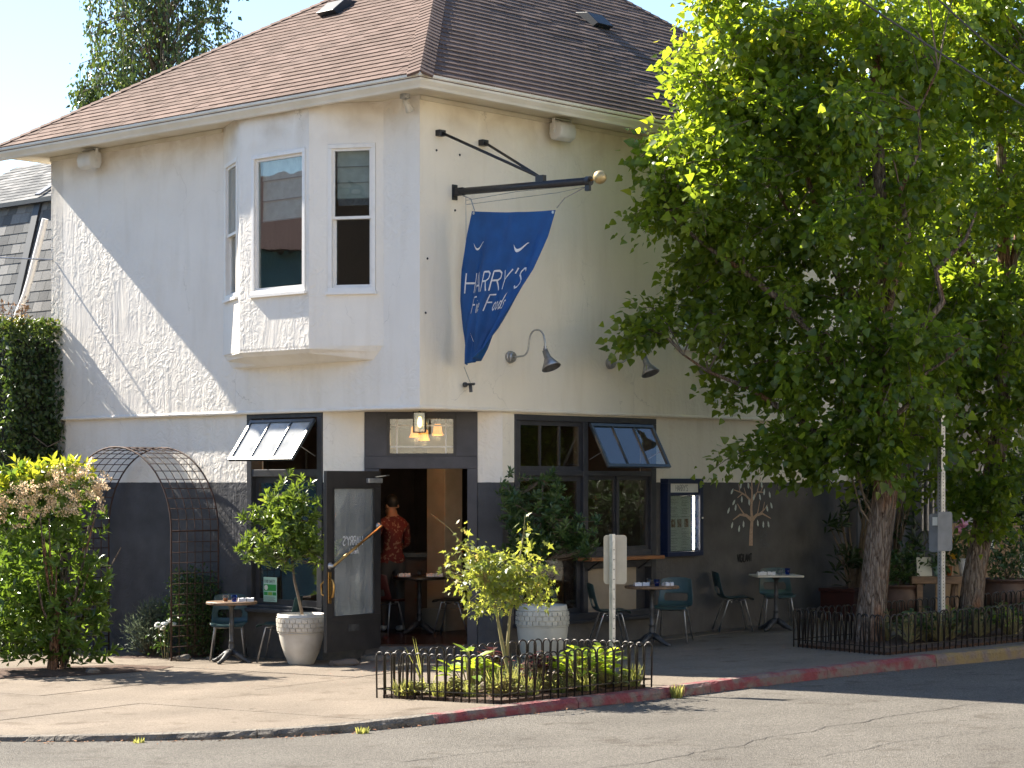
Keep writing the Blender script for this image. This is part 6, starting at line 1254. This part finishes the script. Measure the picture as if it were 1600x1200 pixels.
def rplate(w_, h_, th=.004, r_=.035):
    poly = []; 
    for cx, cy, a0 in ((w_/2-r_, h_/2-r_, 0), (-w_/2+r_, h_/2-r_, 90), (-w_/2+r_, -h_/2+r_, 180), (w_/2-r_, -h_/2+r_, 270)): poly += [(cx+r_*math.cos(R(a0+k*22.5)), cy+r_*math.sin(R(a0+k*22.5))) for k in range(5)]
    n = len(poly); return MB().add([(x, 0, z) for x, z in poly]+[(x, th, z) for x, z in poly], [tuple(range(n)), tuple(reversed(range(n, 2*n)))]+[((i+1) % n, i, n+i, n+(i+1) % n) for i in range(n)])
part('sign_plate', rplate(.235, .50), 'sign_back', t, loc=(.03, .004, 1.26)); part('bolt', MB().lathe([(.01, 0), (.01, .01), (0, .01)], 8, mat=Matrix.Rotation(R(90), 4, 'X')), 'steel', t, loc=(0, -.036, 1.44))
t = thing('sign_post', 'tall perforated square steel sign post in the tree bed', 'sign', on_ground(5.14, 25.95))
part('post', MB().box(-.032, .032, -.032, .032, 0, 2.75), 'steel', t, rot=(0, 0, R(35))); mb = MB()
for k in range(70):
    for s in (0, 1): q = Matrix.Rotation(R(35)+s*R(-90), 3, 'Z') @ Vector((0, -.033, .05+.038*k)); mb.lathe([(.007, 0), (.007, .002)], 6, c=q, mat=Matrix.Rotation(R(35)+s*R(-90), 4, 'Z') @ Matrix.Rotation(R(90), 4, 'X'))
part('holes', mb, 'ink', t); MT['sign_grey'] = M('grey sign back', (.16, .17, .18), (.21, .22, .23), .6, nscale=8)
part('sign_plate', rplate(.22, .47), 'sign_grey', t, loc=(.03, -.07, 1.33), rot=(0, 0, R(28))); part('sign_plate', rplate(.19, .46), 'sign_grey', t, loc=(-.05, .05, 1.31), rot=(0, 0, R(-35))); part('sticker', MB().box(-.03, .05, -.002, 0, 0, .10), 'paper', t, loc=(-.08, -.01, 1.40), rot=(0, 0, R(-35)))

# ================================================================== RIGHT END: PLANTERS, BENCH, FENCE, STEPS
def bigpot(label, X, Y, r_, h_):
    t = thing('clay_pot', label, 'plant pot', on_ground(X, Y)); part('pot', MB().lathe([(r_*.62, 0), (r_*.8, h_*.15), (r_*.98, h_*.5), (r_*1.0, h_*.7), (r_*.9, h_*.88), (r_*.93, h_*.92), (r_*1.03, h_*.96), (r_*1.03, h_), (r_*.92, h_), (r_*.88, h_*.9)], 36), 'pot_brown', t, smooth=True); part('soil', MB().lathe([(r_*.88, h_*.9), (0, h_*.92)], 20), 'soil', t); return t
bigpot('round brown clay pot left of the wooden bench', 5.30, 29.6, .30, .52); bigpot('round brown clay pot right of the farther tree', 6.72, 29.5, .33, .56)
bush('potted_shrub', 'leafy shrub in the clay pot left of the bench', on_ground(5.30, 29.6, .48), [(0, 0, .22, .28, .25, .2), (0, 0, .45, .2, .2, .2)], 60, 9, .085, .4, 'laurel_dark'); bush('potted_shrub', 'leafy shrub in the clay pot right of the farther tree', on_ground(6.72, 29.5, .5), [(0, 0, .25, .30, .25, .25), (.1, 0, .5, .2, .2, .25)], 70, 9, .085, .4, 'laurel_dark')
t = thing('planter_box', 'square red-brown planter box at the end of the dark wall', 'planter', Bg(8.05, -.62), TH); part('box', MB().box(-.45, .45, -.28, .28, 0, .42).box(-.47, .47, -.30, .30, .40, .45), M('oxblood paint', (.055, .016, .014), (.04, .012, .011), .5, nscale=6), t, bevel=.006)
def rhodo(label, loc, bl, n, mat='dark_leaf'):
    t = thing('evergreen_shrub', label, 'shrub', loc); C, _, _ = blob_points(bl, n, .4); mb = MB()
    for c in C: mb.tube([(c[0]*.2, c[1]*.2, 0), (c[0]*.5, c[1]*.5, c[2]*.55), tuple(c)], [.016, .011, .006], 5, False)
    part('stems', mb, 'twig', t); rosettes('foliage', C, 11, .17, .24, mat, t, 'oval', .2)
rhodo('dark long-leaved shrub in the red-brown planter', Bg(8.05, -.62, .40), [(0, 0, .35, .5, .25, .25), (-.25, 0, .95, .3, .2, .3), (.2, 0, 1.3, .3, .25, .3)], 30); rhodo('tall dark long-leaved shrub behind the nearer trunk', on_ground(5.25, 30.6), [(0, 0, 1.9, .45, .3, .6), (.35, 0, 1.2, .35, .3, .4), (.2, 0, 2.4, .4, .3, .4)], 46)
t = thing('wooden_bench', 'weathered timber bench carrying pots and flowers', 'bench', on_ground(5.90, 29.45)); part('seat', MB().box(-.50, .42, -.17, .17, .52, .62), 'tabletop', t, bevel=.008); part('leg', MB().box(-.42, -.34, -.12, .12, 0, .52), 'tabletop', t); part('leg', MB().tube([(.12, 0, .52), (.10, 0, .30), (.2, 0, 0)], [.05, .06, .07], 8), 'tabletop', t)
bz = gz(5.9)+.62
t = thing('sign_card', 'small white sign board standing on the bench', 'sign', (5.60, 29.42, bz)); part('board', MB().box(-.10, .10, -.008, .008, 0, .26), 'paper', t, rot=(R(-14), 0, 0))
def vase(label, loc, r_, h_, mat): 
    t = thing('vase', label, 'vase', loc); part('vessel', MB().lathe([(r_*.6, 0), (r_*.75, h_*.3), (r_, h_), (r_*.9, h_), (r_*.6, h_*.4), (0, h_*.3)], 20), mat, t, smooth=True)
vase('pale green pot on the bench beside the sign', (5.77, 29.42, bz), .062, .15, M('mint glaze', (.22, .34, .29), rough=.4)); vase('white vase on the bench under pink flowers', (6.14, 29.42, bz), .09, .24, 'napkin'); vase('small amber jar on the bench', (5.95, 29.5, bz), .045, .13, M('amber jar', (.35, .13, .05), rough=.25))
def flowers(label, loc, pts, mat, r_, leaf='laurel_dark'):
    t = thing('cut_flowers', label, 'flowers', loc); mb = MB()
    for x, y, z in pts: mb.tube([(0, 0, 0), (x*.5, y*.5, z*.6), (x, y, z)], .005, 4, False); part('bloom', MB().lathe([(0, -r_*.5), (r_*.7, -r_*.3), (r_, .1*r_), (r_*.7, r_*.5), (r_*.45, r_*.35), (r_*.3, r_*.6), (0, r_*.6)], 12), mat, t, smooth=True, loc=(x, y, z), rot=(random.uniform(.2, .8), random.uniform(-.3, .3), 0))
    part('stems', mb, 'stem', t); foliage('leaves', [(random.gauss(0, .12), random.gauss(0, .06), random.uniform(.05, .34)) for _ in range(36)], 6, .05, .09, .4, leaf, t, 'oval')
flowers('pink peonies above the white vase', (6.14, 29.42, bz+.2), [(-.02, 0, .52), (.04, -.03, .46), (-.06, 0, .43), (.27, 0, .46)], 'petal_pink', .075); flowers('yellow blooms beside the tall sign post', (5.86, 29.42, bz+.05), [(-.03, 0, .44), (.13, -.05, .22), (.09, 0, .40)], 'petal_yellow', .06)
# timber screen fence and back passage
t = thing('timber_fence', 'pale vertical timber fence panel behind the farther tree', 'fence', on_ground(6.1, 31.2)); MT['pale_wood'] = M('pale cedar', (.40, .27, .15), (.32, .21, .12), .7, nscale=3, aniso=(8, 8, .6))
for k in range(9): part('board', MB().box(k*.135, k*.135+.128, 0, .022, 0, 1.30+.0*(k % 2)), 'pale_wood', t)
part('rail', MB().box(0, 1.2, .022, .06, .3, .38).box(0, 1.2, .022, .06, 1.0, 1.08), 'pale_wood', t)
part('notice_plate', MB().box(.72, .84, -.006, 0, .94, 1.16), 'paper', t); part('notice_header', MB().box(.72, .84, -.009, -.0062, 1.10, 1.158), M('red print', (.35, .03, .03)), t); mb = MB(); [mb.box(.74, .82-.03*(k % 2), -.0085, -.0062, .955+.03*k, .972+.03*k) for k in range(4)]; part('notice_print', mb, 'ink', t)
t = thing('concrete_steps', 'pale concrete steps at the right edge', 'steps', on_ground(7.25, 31.3)); MT['pale_conc'] = M('pale concrete', (.55, .50, .43), (.45, .41, .36), .85, nscale=6)
for k in range(6): part('step', MB().box(0, 1.8, k*.28, k*.28+2.4-k*.28, .02+k*.165, .16+k*.165), 'pale_conc', t); 
t = thing('garden_shed', 'grey panelled shed wall with posts behind the planting', 'shed', on_ground(4.75, 32.4)); part('wall', MB().box(.15, 2.0, .3, .5, 0, 2.4), M('grey board', (.12, .12, .125), (.15, .15, .155), .8, nscale=5), t)
for x in (.35, .95, 1.30): part('post', MB().box(x, x+.10, .2, .3, 0, 2.5), 'slate_paint', t)
for x in (1.42, 1.5, 1.58): part('pipe', MB().tube([(x, .22, 1.2), (x, .22, 2.6)], .025, 8), 'steel_dark', t)
bush('garden_shrub', 'sunlit yellow-green shrub glimpsed behind the nearer trunk', on_ground(4.9, 33.6), [(0, 0, 1.2, .9, .5, 1.1), (.3, 0, 2.6, .8, .5, .7)], 420, 12, .10, .55, 'hosta', spread=.10)
bush('garden_shrub', 'dark leafy shrub behind the concrete steps', on_ground(7.9, 32.6), [(0, 0, 1.6, .8, .6, 1.2), (-.6, 0, 1.3, .4, .4, .5)], 380, 12, .10, .5, 'dark_leaf', spread=.10)
# ================================================================== NEIGHBOURS
def simple_house(name, label, X0, X1, Y0, Y1, H, wall_m, roof_m, wins, trim='white_frame', zb=-1.0, pitch=.5, faces='-x'):
    t = thing(name, label, 'house', ((X0+X1)/2, (Y0+Y1)/2, zb)); w_, d_ = (X1-X0)/2, (Y1-Y0)/2
    part('wall', MB().box(-w_, w_, -d_, d_, 0, H), wall_m, t)
    rz = H+pitch*min(w_, d_); e = .4
    if w_ > d_: v = [(-w_-e, -d_-e, H-.1), (w_+e, -d_-e, H-.1), (w_+e, d_+e, H-.1), (-w_-e, d_+e, H-.1), (-w_+d_, 0, rz), (w_-d_, 0, rz)]; f = [(0, 1, 5, 4), (1, 2, 5), (2, 3, 4, 5), (3, 0, 4), (3, 2, 1, 0)]
    else: v = [(-w_-e, -d_-e, H-.1), (w_+e, -d_-e, H-.1), (w_+e, d_+e, H-.1), (-w_-e, d_+e, H-.1), (0, -d_+w_, rz), (0, d_-w_, rz)]; f = [(0, 1, 4), (1, 2, 5, 4), (2, 3, 5), (3, 0, 4, 5), (3, 2, 1, 0)]
    part('roof', MB().add(v, f), roof_m, t)
    for side, a, b, z0, z1 in wins:
        if side == '+x': m_ = Matrix.Translation((w_, 0, 0)) @ Matrix.Rotation(R(90), 4, 'Z')
        elif side == '-x': m_ = Matrix.Translation((-w_, 0, 0)) @ Matrix.Rotation(R(-90), 4, 'Z')
        else: m_ = Matrix.Translation((0, -d_, 0))
        w__ = part('window', frame_bars(a, b, z0, z1, .09, -.05, .02), trim, t); w__.matrix_basis = m_; part('pane', MB().box(a+.08, b-.08, -.02, -.01, z0+.08, z1-.08), M('dark pane', (.02, .025, .03), rough=.05, spec=.8), w__)
    return t
# across the side street at the left, out of frame, mirrored in the bay window
simple_house('corner_house', 'teal and maroon house across the side street', -25, -17.5, 20, 33, 7.4, M('teal siding', (.10, .27, .33), (.13, .32, .38), .7, nscale=3), M('maroon roof', (.12, .05, .05), rough=.9), [('+x', -4.5, -3.2, 4.2, 6.4), ('+x', -1.8, -.5, 4.2, 6.4), ('+x', .6, 1.9, 4.2, 6.4), ('+x', 3, 4.3, 4.2, 6.4), ('+x', -3, -1.5, 1, 3), ('+x', 1, 2.6, 1, 3)])
# grey mansard neighbour beyond the left end of the facade
def mansard():
    t = inB('mansard_house', 'grey shingled mansard house beyond the left end of the facade', 'house', 2.0, 11.0, -.4); z_ = .4; V = Vector
    zb_, zm, zt = 4.3+z_, 6.40+z_, 7.45+z_
    part('wall', MB().box(.45, 6, -3.0, 3.2, 0, zb_+.6), 'siding', t)
    steep = [V((0, -1.2, zb_)), V((0, -.07, zb_)), V((.55, -.07, zm)), V((.55, -1.2, zm))]; s1 = part('steep_roof', MB().add(steep, [(0, 1, 2, 3)]), 'shingle_grey', t)
    left = [V((0, .10, zb_)), V((0, 3.0, zb_)), V((.55, 3.0, zm)), V((.55, .10, zm))]; lf = part('steep_roof', MB().add(left, [(0, 1, 2, 3)]), 'shingle_grey', t)
    upper = [V((.50, -3.0, zm+.06)), V((.50, 0, zm+.06)), V((2.3, .62, zt)), V((2.3, -3.0, zt))]; up = part('upper_roof', MB().add(upper, [(0, 1, 2, 3)]), 'shingle_grey', t)
    left2 = [V((.50, 0, zm+.06)), V((.50, 3.2, zm+.06)), V((2.3, 3.2, zt)), V((2.3, .62, zt))]; lf2 = part('upper_roof', MB().add(left2, [(0, 1, 2, 3)]), 'shingle_grey', t)
    B_ = Matrix.Translation(t.location) @ Matrix.Rotation(TH, 4, 'Z')
    roof_tabs([steep], .17, .24, s1, 'shingle_grey', 110, B_); roof_tabs([upper], .16, .26, up, 'shingle_grey', 60, B_); roof_tabs([left], .17, .24, lf, 'shingle_grey', 30, B_); roof_tabs([left2], .16, .26, lf2, 'shingle_grey', 40, B_)
    part('corner_board', MB().bar((-.02, .015, zb_), (.53, .015, zm), .16, .07, (-1, 0, 0)), 'slate_paint', t); part('eave_trim', MB().bar((.46, -3, zm+.02), (.46, 3.2, zm+.02), .10, .07), 'slate_paint', t)
    part('valley_flashing', MB().bar((.48, .0, zm+.12), (2.3, .62, zt+.06), .09, .03), 'steel_dark', t)
    part('downpipe', MB().tube([(-.10, -1.03, 6.0+z_), (-.16, -.72, 5.1+z_), (-.18, -.62, 4.85+z_), (-.2, -.25, 4.3+z_)], .05, 8), 'white_frame', t)
    for k in range(18): part('siding_board', MB().box(.02, .05+.002*(k % 2), -3.0, -1.2, 4.4+z_+k*.10, 4.495+z_+k*.10), 'siding', t)
mansard()
# unseen houses added behind the camera and right for reflections and bounced light
um = M('umber siding', (.10, .065, .05), (.13, .085, .06), .8, nscale=2); cm = M('cream siding', (.74, .66, .52), (.68, .60, .47), .8, nscale=2); brf = M('brown roof', (.10, .07, .06), rough=.9)
wn_ = [('-y', a, a+1.2, z, z+1.7) for z in (1.4, 5.0) for a in (-7.5, -4.0, 2.2, 5.6)]
simple_house('opposite_house', 'umber house at the far left behind the viewpoint', -46, -24, -28, -10, 13, um, brf, [], zb=-1.8, pitch=.7)
simple_house('opposite_house', 'cream house across the street behind the viewpoint', -20, 0, -26, -14, 9.0, cm, brf, [], zb=-1.0, pitch=.6)
simple_house('opposite_house', 'cream house behind and right of the viewpoint', 4, 20, -28, -14, 9.5, cm, brf, [], zb=-.6, pitch=.6)
wx_ = [('-x', a, a+1.2, z, z+1.7) for z in (1.4, 5.0) for a in (-7.5, -4.0, 2.2, 5.6)]
simple_house('side_house', 'nearer cream house across the road beyond the right edge', 20, 30, 2, 25, 8.5, cm, brf, wx_, zb=.2, pitch=.6)  # unseen, added to bounce warm sunlight onto the right wall
simple_house('side_house', 'farther cream house across the road beyond the right edge', 20, 30, 36, 54, 8.5, cm, brf, wx_, zb=.2, pitch=.6)
# houses glimpsed through the trees at the right, and a pale roof edge behind the ridge
t = thing('brick_house', 'red brick house glimpsed through leaves at the right', 'house', (13, 46, -1)); part('wall', MB().box(-5, 6, 0, 6, 0, 9), M('red brick', (.20, .065, .05), (.26, .10, .08), .9, nscale=18), t); part('porch', MB().box(-5.2, 6, -.6, -.0, 3.5, 3.9).box(-5.2, 6, -.6, 0, 6.3, 6.6).box(-4.6, -4.3, -.5, -.2, 0, 3.5), 'white_frame', t); part('roof', MB().box(-5.5, 6.5, -.8, 6.5, 9, 9.3), 'slate_paint', t)
t = thing('white_house', 'pale rendered house glimpsed behind the trees', 'house', (9.2, 41, -1)); part('wall', MB().box(-2.6, .9, 0, 5, 0, 6.2), M('pale render', (.6, .58, .55), (.52, .5, .47), .9, nscale=3), t); part('roof', MB().box(-2.9, 1.2, -.3, 5.3, 6.2, 6.45), 'slate_paint', t); part('downpipe', MB().tube([(-.3, -.06, 0), (-.3, -.06, 6.2)], .05, 8), 'white_frame', t)
t = thing('flat_roof_house', 'pale eave of a house behind the far end of the ridge', 'house', (6.2, 52, -1)); part('wall', MB().box(-2, 5, 0, 6, 0, 12.0), M('pale blue siding', (.35, .42, .48), rough=.8), t); part('eave', MB().box(-2.3, 5.3, -.4, 6.2, 12.0, 12.3), 'white_frame', t)
# trees beyond the right edge and behind
for i, (x, y, h_, lb) in enumerate(((9.6, 36.5, 9.5, 'dense tree at the far right behind the steps'), (7.6, 40.5, 10.5, 'tall background tree behind the pale rendered house'))):
    t = thing('background_tree', lb, 'tree', (x, y, gz(x)), 0, 'trees behind the right end'); part('trunk', MB().tube([(0, 0, 0), (.1, 0, h_*.5), (0, 0, h_*.9)], [.25, .16, .04], 10), 'bark', t, smooth=True)
    C, _, _ = blob_points([(0, 0, h_*.55, 1.9, 1.6, 2.6), (.8, 0, h_*.8, 1.4, 1.2, 1.6), (-.9, 0, h_*.7, 1.2, 1.2, 1.6)], 520, .45); foliage('crown', C, 24, .22, .13, .7, 'birch', t, 'kite', droop=.3)
bt = [o for o in bpy.data.objects if o.name.startswith('background_tree')]
for i, (x, y, lb) in enumerate(((17, 27, 'tree across the road beyond the right edge, nearest'), (18.5, 32.5, 'tree across the road beyond the right edge, middle'), (16, 37.5, 'tree across the road beyond the right edge, farthest'))):
    c = copy_tree(bt[0]); c.location = (x, y, gz(x)); c.rotation_euler = (0, 0, 1.3*i); c['label'] = lb; c['group'] = 'trees across the road'  # unseen trees put in to give the right window something to reflect
hd = [o for o in bpy.data.objects if o.name.startswith('creeper_hedge')][0]
for i, (x, y) in enumerate(((19.2, 27.6), (19.2, 31.3), (19.2, 35.0))):
    c = copy_tree(hd); c.location = (x, y, gz(x)); c.rotation_euler = (0, 0, 0); c['label'] = ['hedge across the road beyond the right edge, nearest', 'hedge across the road beyond the right edge, middle', 'hedge across the road beyond the right edge, farthest'][i]; c['group'] = 'hedges across the road'  # unseen hedges put in so the low window panes reflect dark
# overhead cables
for i, (a, b) in enumerate((((3.463, 22.44, 7.291), (5.433, 23.6, 6.394)), ((4.618, 23.12, 7.291), (5.433, 23.6, 6.768)))):
    P = [Vector(a), Vector(b)]; d = P[1]-P[0]; o = thing('overhead_cable', ['lower overhead cable crossing the tree crown', 'upper overhead cable at the top right corner'][i], 'cable', P[0]-d*4)
    pts = [P[0]+d*(-4+9*k/30)+Vector((0, 0, .9*((k/15-1)**2)-.25)) for k in range(31)]; part('wire', MB().tube([p-Vector(o.location) for p in pts], .011, 6), 'ink', o)
o = thing('service_wire', 'thin grey wire meeting the left end of the wall', 'cable', Bw(-.01, 7.1, 5.03)); part('wire', MB().tube([(0, 0, 0), (-2, .4, .12), (-8, 1.6, .9)], .010, 5), 'steel_dark', o)
# loose leaves in the gutter
n = 260; P = []
for k in range(n): i = rng.integers(len(KL)//4, 3*len(KL)//4); a, b = KL[i], KL[i+1]; s = rng.random(); x = a[0]+(b[0]-a[0])*s; y = a[1]+(b[1]-a[1])*s; o_ = abs(rng.normal())*.09+.01; q = math.hypot(b[0]-a[0], b[1]-a[1]); P.append((x+(b[1]-a[1])/q*o_, y-(b[0]-a[0])/q*o_, rz(x)+.006))
tag(part('gutter_litter', leaf_mesh('gutter_litter', P, rand_dirs(n)*[1, 1, .2], rand_dirs(n)*.4+[0, 0, 1], rng.uniform(.015, .05, n), rng.uniform(.01, .03, n), 'kite'), M('dead leaf', (.22, .09, .04), (.30, .16, .08), .9, nscale=9)), 'dry leaf litter along the kerb foot', 'litter', kind='stuff')

road = bpy.data.objects['road']
for pts, wd_ in (([(-.6, 14.6), (.4, 15.9), (1.6, 17.2), (2.7, 18.6), (4.2, 20.1), (6.5, 22.0)], .007), ([(2.3, 16.6), (3.3, 17.6), (4.5, 18.4), (6.5, 19.6)], .005), ([(-.9, 16.9), (.2, 17.6), (.8, 17.7)], .006)):
    mb = MB(); ln = []
    for (a, b), (c, d) in zip(pts[:-1], pts[1:]):
        for k in range(24): s_ = k/24; x, y = a+(c-a)*s_, b+(d-b)*s_; n_ = .07*pnoise(Vector((x*2.2, y*2.2, 1)))+.035*pnoise(Vector((x*9, y*9, 4))); ln.append((x+n_, y-n_))
    vs = []
    for k, (x, y) in enumerate(ln): w_ = wd_*(.5+1.0*abs(pnoise(Vector((x*6, y*6, 9))))); vs += [(x-w_, y+w_, rz(x)+.004), (x+w_, y-w_, rz(x)+.004)]
    mb.add(vs, [(2*k, 2*k+1, 2*k+3, 2*k+2) for k in range(len(ln)-1)]); part('crack', mb, 'bed', road)
